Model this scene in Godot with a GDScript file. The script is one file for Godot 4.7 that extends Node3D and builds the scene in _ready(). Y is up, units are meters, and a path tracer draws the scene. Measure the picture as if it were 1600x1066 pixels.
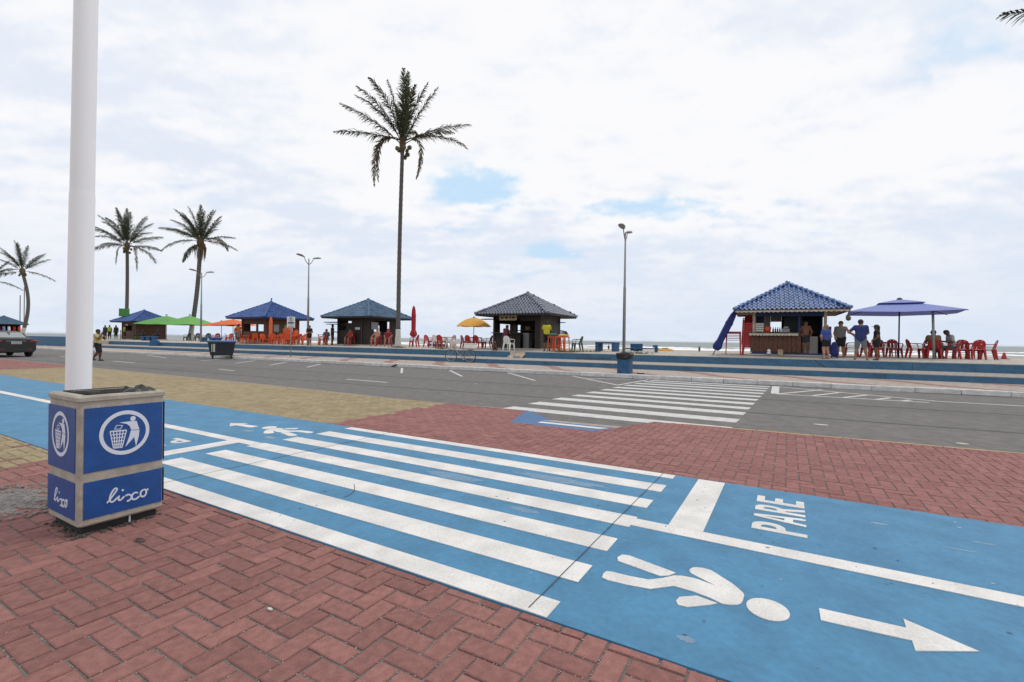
extends Node3D
# Seaside avenue: blue path and brick pavement in front, road, painted steps, promenade with tiled kiosks, sea.
# The shore frame S: su runs along the shore to the right, sv away from the camera; the path frame has u along the blue path, v across it.

const CA := 27.3
const PA := 30.1
var SU := Vector3(cos(deg_to_rad(CA)), 0, sin(deg_to_rad(CA)))
var SV := Vector3(sin(deg_to_rad(CA)), 0, -cos(deg_to_rad(CA)))
var PU := Vector3(cos(deg_to_rad(PA)), 0, sin(deg_to_rad(PA)))
var PV := Vector3(sin(deg_to_rad(PA)), 0, -cos(deg_to_rad(PA)))
var rng := RandomNumberGenerator.new()
var used := {}
var M := {}
var T := {}
const ROAD := -0.14
const EYE := 1.2

func S(su: float, sv: float, y: float = 0.0) -> Vector3:
	return SU * su + SV * sv + Vector3(0, y, 0)

func W(u: float, v: float, y: float = 0.0) -> Vector3:
	return PU * u + PV * v + Vector3(0, y, 0)

func plaza(sv: float) -> float:
	return lerpf(0.56, 0.63, clampf((sv - 23.8) / 2.4, 0, 1))

# ---------------------------------------------------------------- names and nodes
func numbered(called: String) -> String:
	if not used.has(called):
		used[called] = 0
		return called
	used[called] += 1
	return "%s_%03d" % [called, used[called]]

func thing(called: String, label: String, category: String, at := Vector3.ZERO, turn := 0.0, group := "") -> Node3D:
	var o := Node3D.new()
	o.name = numbered(called)
	add_child(o)
	o.position = at
	o.rotation.y = turn
	tag(o, label, category, group)
	return o

func tag(o: Node, label: String, category: String, group := "", kind := ""):
	o.set_meta("label", label)
	o.set_meta("category", category)
	if group != "":
		o.set_meta("group", group)
	if kind != "":
		o.set_meta("kind", kind)

func obj(called: String, st: SurfaceTool, mat: Material, parent: Node) -> MeshInstance3D:
	st.generate_normals()
	var mesh := st.commit()
	return inst(called, mesh, mat, parent)

func inst(called: String, mesh: Mesh, mat: Material, parent: Node) -> MeshInstance3D:
	var o := MeshInstance3D.new()
	o.mesh = mesh
	if mat != null:
		o.material_override = mat
	o.name = called if parent != self else numbered(called)
	parent.add_child(o, true)
	return o

func struct(called: String, st: SurfaceTool, mat: Material, label: String, category: String) -> MeshInstance3D:
	var o := obj(called, st, mat, self)
	tag(o, label, category, "", "structure")
	return o

func dup(root: Node3D, base: String, at: Vector3, turn: float, label: String, group := "") -> Node3D:
	var r: Node3D = root.duplicate()
	r.name = numbered(base)
	add_child(r)
	r.position = at
	r.rotation.y = turn
	r.set_meta("label", label)
	if group != "":
		r.set_meta("group", group)
	return r

# ---------------------------------------------------------------- shapes
func begin(smooth := false) -> SurfaceTool:
	var st := SurfaceTool.new()
	st.begin(Mesh.PRIMITIVE_TRIANGLES)
	st.set_smooth_group(0 if smooth else -1)
	return st

func tri(st: SurfaceTool, a: Vector3, b: Vector3, c: Vector3):   # counter-clockwise seen from outside
	st.add_vertex(a); st.add_vertex(c); st.add_vertex(b)

func quad(st: SurfaceTool, a: Vector3, b: Vector3, c: Vector3, d: Vector3):
	tri(st, a, b, c); tri(st, a, c, d)

func box(st: SurfaceTool, c: Vector3, s: Vector3, b := Basis.IDENTITY):
	var p := []
	for i in 8:
		p.append(c + b * Vector3((-0.5 if i & 1 == 0 else 0.5) * s.x, (-0.5 if i & 2 == 0 else 0.5) * s.y, (-0.5 if i & 4 == 0 else 0.5) * s.z))
	quad(st, p[4], p[5], p[7], p[6]); quad(st, p[1], p[0], p[2], p[3])
	quad(st, p[5], p[1], p[3], p[7]); quad(st, p[0], p[4], p[6], p[2])
	quad(st, p[6], p[7], p[3], p[2]); quad(st, p[0], p[1], p[5], p[4])

func cbox(st: SurfaceTool, c: Vector3, s: Vector3, ch: float, b := Basis.IDENTITY):   # box with chamfered edges
	var h := s * 0.5
	var f := func(x: float, y: float, z: float) -> Vector3: return c + b * Vector3(x, y, z)
	var e := h - Vector3(ch, ch, ch)
	for q in [1.0, -1.0]:
		var g: float = q
		var a := [f.call(g * h.x, -e.y, -e.z), f.call(g * h.x, e.y, -e.z), f.call(g * h.x, e.y, e.z), f.call(g * h.x, -e.y, e.z)]
		var d := [f.call(-e.x, g * h.y, -e.z), f.call(-e.x, g * h.y, e.z), f.call(e.x, g * h.y, e.z), f.call(e.x, g * h.y, -e.z)]
		var k := [f.call(-e.x, -e.y, g * h.z), f.call(e.x, -e.y, g * h.z), f.call(e.x, e.y, g * h.z), f.call(-e.x, e.y, g * h.z)]
		for w in [a, d, k]:
			if g > 0: quad(st, w[0], w[1], w[2], w[3])
			else: quad(st, w[3], w[2], w[1], w[0])
	for sx in [-1.0, 1.0]:
		for sy in [-1.0, 1.0]:
			quad(st, f.call(sx * h.x, sy * e.y, -e.z), f.call(sx * h.x, sy * e.y, e.z), f.call(sx * e.x, sy * h.y, e.z), f.call(sx * e.x, sy * h.y, -e.z))
			quad(st, f.call(sx * h.x, -e.y, sy * e.z), f.call(sx * h.x, e.y, sy * e.z), f.call(sx * e.x, e.y, sy * h.z), f.call(sx * e.x, -e.y, sy * h.z))
			quad(st, f.call(-e.x, sx * h.y, sy * e.z), f.call(e.x, sx * h.y, sy * e.z), f.call(e.x, sx * e.y, sy * h.z), f.call(-e.x, sx * e.y, sy * h.z))
			for sz in [-1.0, 1.0]:
				tri(st, f.call(sx * h.x, sy * e.y, sz * e.z), f.call(sx * e.x, sy * h.y, sz * e.z), f.call(sx * e.x, sy * e.y, sz * h.z))

func tube(st: SurfaceTool, pts: Array, radii: Array, sides := 8, caps := true, flat := 1.0):
	var rings := []
	var up := Vector3.UP
	for i in pts.size():
		var d: Vector3 = (pts[mini(i + 1, pts.size() - 1)] - pts[maxi(i - 1, 0)]).normalized()
		if i == 0:
			up = Vector3.UP if absf(d.y) < 0.9 else Vector3.FORWARD
		var sx := d.cross(up).normalized()
		up = sx.cross(d).normalized()
		var ring := []
		var r: float = radii[mini(i, radii.size() - 1)]
		for k in sides:
			var a := TAU * k / sides
			ring.append(pts[i] + sx * cos(a) * r + up * sin(a) * r * flat)
		rings.append(ring)
	for i in pts.size() - 1:
		for k in sides:
			var n := (k + 1) % sides
			quad(st, rings[i][k], rings[i][n], rings[i + 1][n], rings[i + 1][k])
	if caps:
		var l := pts.size() - 1
		for k in range(1, sides - 1):
			tri(st, rings[0][0], rings[0][k + 1], rings[0][k])
			tri(st, rings[l][0], rings[l][k], rings[l][k + 1])

func lathe(st: SurfaceTool, prof: Array, sides := 16, c := Vector3.ZERO, wob := []):
	for i in prof.size() - 1:
		var p: Vector2 = prof[i]
		var q: Vector2 = prof[i + 1]
		for k in sides:
			var a := TAU * k / sides
			var b := TAU * (k + 1) / sides
			var w1 := 1.0 if wob.is_empty() else float(wob[k % wob.size()])
			var w2 := 1.0 if wob.is_empty() else float(wob[(k + 1) % wob.size()])
			quad(st, c + Vector3(cos(a) * p.x * w1, p.y, -sin(a) * p.x * w1), c + Vector3(cos(b) * p.x * w2, p.y, -sin(b) * p.x * w2),
				c + Vector3(cos(b) * q.x * w2, q.y, -sin(b) * q.x * w2), c + Vector3(cos(a) * q.x * w1, q.y, -sin(a) * q.x * w1))

func ball(st: SurfaceTool, c: Vector3, r: Vector3, n := 10):
	var prof := []
	for i in n + 1:
		var a := -PI / 2 + PI * i / n
		prof.append(Vector2(cos(a), sin(a)))
	for i in n:
		for k in n + 2:
			var a := TAU * k / (n + 2)
			var b := TAU * (k + 1) / (n + 2)
			var f := func(p: Vector2, t: float) -> Vector3: return c + Vector3(cos(t) * p.x * r.x, p.y * r.y, -sin(t) * p.x * r.z)
			quad(st, f.call(prof[i], a), f.call(prof[i], b), f.call(prof[i + 1], b), f.call(prof[i + 1], a))

# a flat outline (list of Vector2) raised from lo to hi, put in place by the three axes of fr
func slab(st: SurfaceTool, poly: Array, lo: float, hi: float, fr: Transform3D):
	var pp := PackedVector2Array(poly)
	if Geometry2D.is_polygon_clockwise(pp):
		pp.reverse()
	var f := func(p: Vector2, h: float) -> Vector3: return fr * Vector3(p.x, p.y, h)
	var t := Geometry2D.triangulate_polygon(pp)
	for i in range(0, t.size(), 3):
		var a := pp[t[i]]
		var b := pp[t[i + 1]]
		var c := pp[t[i + 2]]
		if (b - a).cross(c - a) < 0:
			var s := b
			b = c
			c = s
		tri(st, f.call(a, hi), f.call(b, hi), f.call(c, hi))
	for i in pp.size():
		var a := pp[i]
		var b := pp[(i + 1) % pp.size()]
		quad(st, f.call(a, lo), f.call(b, lo), f.call(b, hi), f.call(a, hi))

func ground_uv(y := 0.0) -> Transform3D:   # outline in path coordinates (u, v), raised upwards
	return Transform3D(Basis(PU, PV, Vector3.UP), Vector3(0, y, 0))

func ground_s(y := 0.0) -> Transform3D:
	return Transform3D(Basis(SU, SV, Vector3.UP), Vector3(0, y, 0))

func rect(a: float, b: float, c: float, d: float) -> Array:   # x from a to b, y from c to d
	return [Vector2(a, c), Vector2(b, c), Vector2(b, d), Vector2(a, d)]

func v2(a: Array) -> Array:   # flat list of numbers to points
	var out := []
	for i in range(0, a.size(), 2):
		out.append(Vector2(a[i], a[i + 1]))
	return out

# a brush stroke: a band of half width w along a line of points
func stroke(pts: Array, w: float) -> Array:
	var l := []
	var r := []
	for i in pts.size():
		var d: Vector2 = (pts[mini(i + 1, pts.size() - 1)] - pts[maxi(i - 1, 0)]).normalized()
		var n := Vector2(-d.y, d.x) * w
		l.append(pts[i] + n)
		r.append(pts[i] - n)
	r.reverse()
	return l + r

# a raised band along a line that may cross itself, piece by piece
func ribbon(st: SurfaceTool, pts: Array, w: float, lo: float, hi: float, fr: Transform3D):
	var l := []
	var r := []
	for i in pts.size():
		var d: Vector2 = (pts[mini(i + 1, pts.size() - 1)] - pts[maxi(i - 1, 0)]).normalized()
		var n := Vector2(-d.y, d.x) * w * (0.55 if i == 0 or i == pts.size() - 1 else 1.0)
		l.append(pts[i] + n)
		r.append(pts[i] - n)
	var f := func(p: Vector2, h: float) -> Vector3: return fr * Vector3(p.x, p.y, h)
	for i in pts.size() - 1:
		var a := hi + i * 0.00004
		var b := hi + (i + 1) * 0.00004
		quad(st, f.call(r[i], a), f.call(r[i + 1], b), f.call(l[i + 1], b), f.call(l[i], a))
		quad(st, f.call(r[i], lo), f.call(r[i + 1], lo), f.call(r[i + 1], b), f.call(r[i], a))
		quad(st, f.call(l[i + 1], lo), f.call(l[i], lo), f.call(l[i], a), f.call(l[i + 1], b))

func smooth_line(pts: Array, n := 4) -> Array:
	var out := []
	for i in pts.size() - 1:
		var p0: Vector2 = pts[maxi(i - 1, 0)]
		var p3: Vector2 = pts[mini(i + 2, pts.size() - 1)]
		for k in n:
			out.append(pts[i].cubic_interpolate(pts[i + 1], p0, p3, float(k) / n))
	out.append(pts[-1])
	return out

func ring2(c: Vector2, rx: float, ry: float, n := 28) -> Array:
	var out := []
	for i in n:
		out.append(c + Vector2(cos(TAU * i / n) * rx, sin(TAU * i / n) * ry))
	return out

# one smooth skin round tapered bones [from, to, radius, radius]: surface nets on a grid
func skin(st: SurfaceTool, bones: Array, cell: float, k := 42.0):
	var lo := Vector3(1e9, 1e9, 1e9)
	var hi := -lo
	for b in bones:
		var r := maxf(b[2], b[3]) + cell * 2.5
		for q in 2:
			lo = lo.min(b[q] - Vector3(r, r, r))
			hi = hi.max(b[q] + Vector3(r, r, r))
	var nx := int((hi.x - lo.x) / cell) + 2
	var ny := int((hi.y - lo.y) / cell) + 2
	var nz := int((hi.z - lo.z) / cell) + 2
	var acc := PackedFloat32Array()
	acc.resize(nx * ny * nz)
	for b in bones:
		var a: Vector3 = b[0]
		var ab: Vector3 = b[1] - a
		var l2 := maxf(ab.length_squared(), 1e-9)
		var m := maxf(b[2], b[3]) + 0.075 + cell
		var mn: Vector3 = (a.min(b[1]) - Vector3(m, m, m) - lo) / cell
		var mx: Vector3 = (a.max(b[1]) + Vector3(m, m, m) - lo) / cell
		for z in range(maxi(0, int(mn.z)), mini(nz, int(mx.z) + 2)):
			for y in range(maxi(0, int(mn.y)), mini(ny, int(mx.y) + 2)):
				var row := (z * ny + y) * nx
				for x in range(maxi(0, int(mn.x)), mini(nx, int(mx.x) + 2)):
					var p := lo + Vector3(x, y, z) * cell - a
					var t := clampf(p.dot(ab) / l2, 0, 1)
					var d := (p - ab * t).length() - lerpf(b[2], b[3], t)
					if d < m:
						acc[row + x] += exp(-k * d)
	var ids := {}
	var vs := PackedVector3Array()
	var st3 := [1, nx, nx * ny]
	for z in nz - 1:
		for y in ny - 1:
			for x in nx - 1:
				var i := (z * ny + y) * nx + x
				var n := 0
				for c in 8:
					if acc[i + (c & 1) + ((c >> 1) & 1) * nx + (c >> 2) * nx * ny] > 1.0:
						n += 1
				if n == 0 or n == 8:
					continue
				var sum := Vector3.ZERO
				var cnt := 0
				for c in 8:
					for ax in 3:
						if (c >> ax) & 1:
							continue
						var c2 := c | (1 << ax)
						var g1 := log(maxf(acc[i + (c & 1) + ((c >> 1) & 1) * nx + (c >> 2) * nx * ny], 1e-5))
						var g2 := log(maxf(acc[i + (c2 & 1) + ((c2 >> 1) & 1) * nx + (c2 >> 2) * nx * ny], 1e-5))
						if (g1 > 0) != (g2 > 0):
							var t := g1 / (g1 - g2)
							var p := Vector3(c & 1, (c >> 1) & 1, c >> 2)
							p[ax] = t
							sum += p
							cnt += 1
				ids[i] = vs.size()
				vs.append(lo + (Vector3(x, y, z) + sum / cnt) * cell)
	for i in ids:
		var p0: bool = acc[i] > 1.0
		for ax in 3:
			if (acc[i + st3[ax]] > 1.0) == p0:
				continue
			var s1: int = st3[(ax + 1) % 3]
			var s2: int = st3[(ax + 2) % 3]
			if not (ids.has(i - s1) and ids.has(i - s2) and ids.has(i - s1 - s2)):
				continue
			var a := vs[ids[i]]
			var b := vs[ids[i - s1]]
			var c := vs[ids[i - s1 - s2]]
			var d := vs[ids[i - s2]]
			if p0: quad(st, a, b, c, d)
			else: quad(st, d, c, b, a)

# ---------------------------------------------------------------- textures and materials
func noise_image(size: int, freq: float, octaves: int, seed_: int, kind := FastNoiseLite.TYPE_SIMPLEX_SMOOTH) -> Image:
	var n := FastNoiseLite.new()
	n.noise_type = kind
	n.seed = seed_
	n.frequency = freq
	n.fractal_octaves = octaves
	n.fractal_gain = 0.6
	return n.get_seamless_image(size, size)

func grain(size: int, layers: Array, lo: float, hi: float) -> ImageTexture:   # layers of [frequency, octaves, weight, contrast]
	var imgs := []
	for i in layers.size():
		imgs.append(noise_image(size, layers[i][0], layers[i][1], 11 + 7 * i + size).get_data())
	var out := PackedByteArray()
	out.resize(size * size)
	for p in size * size:
		var s := 0.0
		for i in layers.size():
			s += layers[i][2] * clampf(0.5 + (imgs[i][p] / 255.0 - 0.5) * layers[i][3], 0, 1)
		out[p] = int(clampf(lerpf(lo, hi, s), 0, 1) * 255)
	var im := Image.create_from_data(size, size, false, Image.FORMAT_L8, out)
	im.convert(Image.FORMAT_RGB8)
	return ImageTexture.create_from_image(im)

func bumps(size: int, freq: float, octaves: int, strength: float, seed_ := 5) -> ImageTexture:
	var im := noise_image(size, freq, octaves, seed_)
	im.convert(Image.FORMAT_RGBA8)
	im.bump_map_to_normal_map(strength)
	return ImageTexture.create_from_image(im)

func lin(r: float, g: float, b: float) -> Color:
	return Color(r, g, b).linear_to_srgb()

# colour in real (linear) base values; tex / nrm are world-mapped over "size" metres
func mat(c: Color, rough := 0.8, tex: Texture2D = null, size := 1.0, nrm: Texture2D = null, nscale := 1.0, metal := 0.0, world := false) -> StandardMaterial3D:
	var m := StandardMaterial3D.new()
	m.albedo_color = c.linear_to_srgb()
	m.roughness = rough
	m.metallic = metal
	if tex != null:
		m.albedo_texture = tex
	if nrm != null:
		m.normal_enabled = true
		m.normal_texture = nrm
		m.normal_scale = nscale
	if tex != null or nrm != null:
		m.uv1_triplanar = true
		m.uv1_world_triplanar = world
		m.uv1_scale = Vector3.ONE / size
	return m

func palette():
	T.fine = grain(512, [[0.09, 3, 0.6, 1.6], [0.012, 3, 0.4, 1.6]], 0.72, 1.0)
	T.brick = grain(512, [[0.33, 2, 0.66, 2.4], [0.02, 4, 0.34, 1.6]], 0.66, 1.0)
	T.asphalt = grain(1024, [[0.24, 2, 0.72, 2.4], [0.006, 5, 0.28, 1.4]], 0.58, 1.0)
	T.paint = grain(1024, [[0.006, 5, 0.55, 1.8], [0.05, 4, 0.45, 1.4]], 0.84, 1.0)
	T.worn = grain(512, [[0.16, 3, 0.45, 1.8], [0.008, 5, 0.55, 1.8]], 0.86, 1.0)
	T.stain = grain(512, [[0.01, 5, 0.6, 1.7], [0.14, 3, 0.4, 1.8]], 0.74, 1.0)
	T.wood = grain(256, [[0.02, 4, 0.6, 2.0], [0.1, 3, 0.4, 2.0]], 0.5, 1.0)
	T.nrough = bumps(512, 0.12, 3, 3.0)
	T.nfine = bumps(512, 0.25, 2, 2.0)
	T.nsoft = bumps(512, 0.02, 4, 5.0)
	T.nwave = bumps(512, 0.014, 4, 9.0, 9)
	M.white_paint = mat(Color(0.80, 0.78, 0.75), 0.75, T.worn, 1.7, T.nfine, 0.3, 0, true)
	M.road_paint = mat(Color(0.66, 0.66, 0.65), 0.8, T.worn, 1.1, T.nrough, 0.3, 0, true)
	M.blue_path = mat(Color(0.068, 0.248, 0.43), 0.66, T.paint, 2.6, T.nsoft, 0.15, 0, true)
	M.steps_blue = mat(Color(0.062, 0.178, 0.31), 0.75, T.stain, 1.9, T.nrough, 0.3, 0, true)
	M.ramp_blue = mat(Color(0.075, 0.17, 0.35), 0.7, T.worn, 1.0, T.nrough, 0.3, 0, true)
	M.concrete = mat(Color(0.47, 0.42, 0.37), 0.9, T.stain, 1.4, T.nrough, 0.5, 0, true)
	M.slab = mat(Color(0.60, 0.55, 0.49), 0.9, T.stain, 2.2, T.nrough, 0.5, 0, true)
	M.walk = mat(Color(0.52, 0.44, 0.38), 0.9, T.stain, 1.7, T.nrough, 0.4, 0, true)
	M.walk_red = mat(Color(0.40, 0.22, 0.19), 0.9, T.stain, 1.1, T.nrough, 0.4, 0, true)
	M.kerb = mat(Color(0.80, 0.79, 0.77), 0.85, T.stain, 1.3, T.nrough, 0.6, 0, true)
	M.yellow_paint = mat(Color(0.55, 0.40, 0.17), 0.8, T.worn, 0.7, null, 1, 0, true)
	M.asphalt = mat(Color(0.262, 0.246, 0.236), 0.9, T.asphalt, 2.1, T.nrough, 0.8, 0, true)
	M.asphalt.vertex_color_use_as_albedo = true
	M.sand_joint = mat(Color(0.27, 0.245, 0.225), 0.95, T.asphalt, 0.5, T.nrough, 1.0, 0, true)
	M.sand = mat(Color(0.55, 0.47, 0.37), 0.95, T.fine, 3.0, T.nsoft, 0.6, 0, true)
	M.bin_concrete = mat(Color(0.51, 0.465, 0.39), 0.9, T.stain, 0.55, T.nrough, 0.7, 0, true)
	M.panel_blue = mat(Color(0.010, 0.082, 0.32), 0.42, T.paint, 0.8)
	M.print_white = mat(Color(0.66, 0.70, 0.78), 0.6)
	M.black_bag = mat(Color(0.012, 0.012, 0.013), 0.35, null, 1, T.nsoft, 0.6)
	M.black = mat(Color(0.015, 0.015, 0.016), 0.6)
	M.rubber = mat(Color(0.02, 0.02, 0.02), 0.85)
	M.pole_white = mat(Color(0.86, 0.86, 0.865), 0.5)
	M.galv = mat(Color(0.36, 0.36, 0.37), 0.5, T.fine, 0.6, null, 1, 0.4)
	M.steel = mat(Color(0.5, 0.5, 0.52), 0.35, null, 1, null, 1, 0.8)
	M.dark_wood = mat(Color(0.045, 0.03, 0.024), 0.7, T.wood, 0.6, T.nrough, 0.5)
	M.brown_wood = mat(Color(0.185, 0.064, 0.032), 0.6, T.wood, 0.6, T.nrough, 0.5)
	M.grey_wood = mat(Color(0.13, 0.115, 0.105), 0.8, T.wood, 0.6, T.nrough, 0.5)
	M.soffit = mat(Color(0.30, 0.17, 0.10), 0.8, T.wood, 0.6)
	M.cream = mat(Color(0.62, 0.56, 0.44), 0.7, T.stain, 1.0)
	M.tan_board = mat(Color(0.45, 0.36, 0.2), 0.7, T.stain, 1.0)
	M.white_plastic = mat(Color(0.74, 0.73, 0.70), 0.45)
	M.red_plastic = mat(Color(0.46, 0.014, 0.014), 0.38, T.paint, 0.5)
	M.orange_plastic = mat(Color(0.78, 0.105, 0.018), 0.42, T.paint, 0.5)
	M.dark_plastic = mat(Color(0.02, 0.045, 0.04), 0.45)
	M.navy = mat(Color(0.012, 0.03, 0.13), 0.6, T.paint, 0.8)
	M.blue_cloth = mat(Color(0.015, 0.03, 0.20), 0.8, T.fine, 0.5)
	M.tarp = mat(Color(0.245, 0.30, 0.66), 0.7, T.paint, 1.0)
	M.tarp.backlight_enabled = true
	M.tarp.backlight = Color(0.12, 0.15, 0.4)
	M.yellow_cloth = mat(Color(0.86, 0.47, 0.08), 0.8, T.paint, 0.6)
	M.yellow_cloth.backlight_enabled = true
	M.yellow_cloth.backlight = Color(0.5, 0.22, 0.02)
	M.orange_cloth = mat(Color(0.85, 0.19, 0.06), 0.8, T.paint, 0.6)
	M.orange_cloth.backlight_enabled = true
	M.orange_cloth.backlight = Color(0.4, 0.07, 0.02)
	M.green_cloth = mat(Color(0.17, 0.46, 0.11), 0.8, T.paint, 0.6)
	M.grey_cloth = mat(Color(0.09, 0.09, 0.10), 0.8)
	M.red_cloth = mat(Color(0.40, 0.012, 0.018), 0.75, T.paint, 0.6)
	M.green_sign = mat(Color(0.06, 0.27, 0.05), 0.6, T.paint, 0.7)
	M.paper = mat(Color(0.66, 0.64, 0.58), 0.8, T.paint, 0.3)
	M.bench_blue = mat(Color(0.036, 0.125, 0.27), 0.75, T.stain, 1.0, T.nrough, 0.3)
	M.trunk = mat(Color(0.15, 0.138, 0.126), 0.95, T.stain, 0.8, T.nrough, 1.0)
	M.whitewash = mat(Color(0.70, 0.68, 0.64), 0.9, T.stain, 0.9, T.nrough, 0.6)
	M.leaf = []
	for c in [Color(0.030, 0.040, 0.014), Color(0.042, 0.050, 0.018), Color(0.056, 0.056, 0.022), Color(0.095, 0.072, 0.038)]:
		var lm := mat(c, 0.8)
		lm.cull_mode = BaseMaterial3D.CULL_DISABLED
		lm.backlight_enabled = true
		lm.backlight = Color(c.r * 0.9, c.g * 1.1, c.b * 0.5).linear_to_srgb() * 0.5
		M.leaf.append(lm)
	M.husk = mat(Color(0.12, 0.075, 0.04), 0.9)
	M.coconut = mat(Color(0.10, 0.085, 0.03), 0.6)
	M.glass_dark = mat(Color(0.03, 0.04, 0.045), 0.08)
	M.car = mat(Color(0.010, 0.013, 0.014), 0.5)
	M.car.clearcoat_enabled = true
	M.car.clearcoat = 0.15
	M.car.clearcoat_roughness = 0.06
	M.tail_light = mat(Color(0.22, 0.008, 0.012), 0.2)
	M.chrome = mat(Color(0.7, 0.7, 0.72), 0.15, null, 1, null, 1, 1.0)
	M.plate = mat(Color(0.5, 0.5, 0.5), 0.5)
	M.dumpster = mat(Color(0.030, 0.034, 0.042), 0.55, T.paint, 0.9)
	M.lid_blue = mat(Color(0.02, 0.10, 0.40), 0.5, T.paint, 0.9)

# ---------------------------------------------------------------- sky
func build_sky() -> Image:
	var w := 1800
	var h := 900
	var mk := func(seed_: int, freq: float, oct: int, gain: float, warp: float) -> FastNoiseLite:
		var n := FastNoiseLite.new()
		n.seed = seed_
		n.frequency = freq
		n.fractal_octaves = oct
		n.fractal_gain = gain
		if warp > 0:
			n.domain_warp_enabled = true
			n.domain_warp_amplitude = warp
			n.domain_warp_frequency = freq
		return n
	var n1: FastNoiseLite = mk.call(21, 0.55, 5, 0.55, 0.6)
	var n2: FastNoiseLite = mk.call(5, 1.7, 4, 0.55, 0.0)
	var n3: FastNoiseLite = mk.call(33, 5.5, 4, 0.65, 0.12)
	# thin places where the blue shows: azimuth, height, half sizes (degrees), strength
	var holes := [[-4.0, 17.6, 7.5, 2.4, 1.25], [14.5, 15.0, 7.5, 1.5, 0.8], [5.4, 10.6, 5.0, 1.2, 0.75], [-18.0, 23.0, 8.0, 2.4, 0.35], [43.0, 24.0, 8.0, 7.0, 0.35],
		[-40.0, 7.0, 14.0, 2.2, 0.30], [0.0, 8.0, 9.0, 0.8, 0.5], [-8.0, 13.0, 5.0, 1.0, 0.4], [-34.0, 14.0, 9.0, 1.6, 0.25], [26.0, 14.0, 9.0, 1.8, 0.35], [35.0, 11.0, 8.0, 1.4, 0.25], [95.0, 20.0, 12.0, 4.0, 0.6], [-110.0, 22.0, 14.0, 4.0, 0.6], [170.0, 26.0, 16.0, 5.0, 0.6], [140.0, 14.0, 12.0, 2.0, 0.5]]
	var white := Color(0.985, 0.985, 0.995)
	var pale := Color(0.885, 0.918, 0.972)
	var blue := Color(0.765, 0.885, 0.985)
	var low := Color(0.835, 0.885, 0.955)
	var out := PackedByteArray()
	out.resize(w * h * 3)
	for y in h:
		var el := PI / 2 - PI * (y + 0.5) / h
		var ed := rad_to_deg(el)
		for x in w:
			var c: Color
			var i := (y * w + x) * 3
			if el < -0.02:
				c = Color(0.55, 0.53, 0.51)
			else:
				var az := TAU * (x + 0.5) / w
				var up := maxf(sin(el), 0.0)
				var q := cos(el) / (up + 0.20)
				var px := sin(az) * q
				var py := -cos(az) * q
				var a := n1.get_noise_2d(px, py * 1.3)
				var b := n2.get_noise_2d(px * 1.1 + 40, py * 1.7)
				var d := n3.get_noise_2d(px * 0.9, py * 1.5 + 9)
				var ad := rad_to_deg(az)
				if ad > 180: ad -= 360
				var hole := 0.0
				for k in holes:
					var dx: float = (ad - k[0]) / k[2]
					if absf(dx) < 2.6:
						var dy: float = (ed - k[1]) / k[3]
						hole += k[4] * exp(-dx * dx - dy * dy)
				var thin := clampf((hole * 1.5 - 0.42 + 0.75 * b + 0.8 * d + 0.3 * a) * 1.0, 0, 1) * clampf(hole * 2.2, 0, 1)
				thin = thin * thin * (3.0 - 2.0 * thin)
				var shade := clampf(0.36 + 1.0 * a + 0.65 * b + 0.6 * d, 0, 1)
				shade = shade * shade * (3.0 - 2.0 * shade)
				c = white.lerp(pale, shade * (0.55 + 0.45 * clampf(1.4 - ed / 30.0, 0, 1)))
				c = c.lerp(blue, thin * 0.92)
				c = c.lerp(low, clampf(1.0 - ed / 13.0, 0, 1) * (0.72 - 0.5 * b - 0.4 * d))
			out[i] = int(clampf(c.r, 0, 1) * 255)
			out[i + 1] = int(clampf(c.g, 0, 1) * 255)
			out[i + 2] = int(clampf(c.b, 0, 1) * 255)
	return Image.create_from_data(w, h, false, Image.FORMAT_RGB8, out)

func setup():
	var cam := Camera3D.new()
	cam.name = "camera"
	add_child(cam)
	cam.position = Vector3(0, EYE, 0)
	cam.rotation = Vector3(-atan(1.6 / 744.0), 0, atan(0.0137))
	cam.fov = rad_to_deg(2.0 * atan(533.0 / 744.0))
	cam.near = 0.05
	cam.far = 40000
	cam.current = true
	var env := Environment.new()
	env.background_mode = Environment.BG_SKY
	var sky := Sky.new()
	var pm := PanoramaSkyMaterial.new()
	pm.panorama = ImageTexture.create_from_image(build_sky())
	pm.energy_multiplier = 1.0
	sky.sky_material = pm
	env.sky = sky
	env.ambient_light_source = Environment.AMBIENT_SOURCE_SKY
	env.tonemap_mode = Environment.TONE_MAPPER_LINEAR
	env.tonemap_exposure = 1.0
	env.sdfgi_enabled = true
	env.ssao_enabled = true
	env.ssil_enabled = true
	var we := WorldEnvironment.new()
	we.name = "environment"
	we.environment = env
	add_child(we)
	var sun := DirectionalLight3D.new()
	sun.name = "sun"
	sun.light_energy = 0.3
	sun.light_angular_distance = 14.0
	sun.light_color = Color(1.0, 0.97, 0.92)
	sun.shadow_enabled = true
	add_child(sun)
	sun.look_at_from_position(Vector3(0.65, 1.25, -0.15), Vector3.ZERO)

# ---------------------------------------------------------------- ground, road, path
func sheet_s(called: String, a: float, b: float, c: float, d: float, y: float, m: Material, label: String, category: String) -> MeshInstance3D:
	var st := begin()
	slab(st, rect(a, b, c, d), -0.02, 0.0, ground_s(y))
	return struct(called, st, m, label, category)

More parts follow.
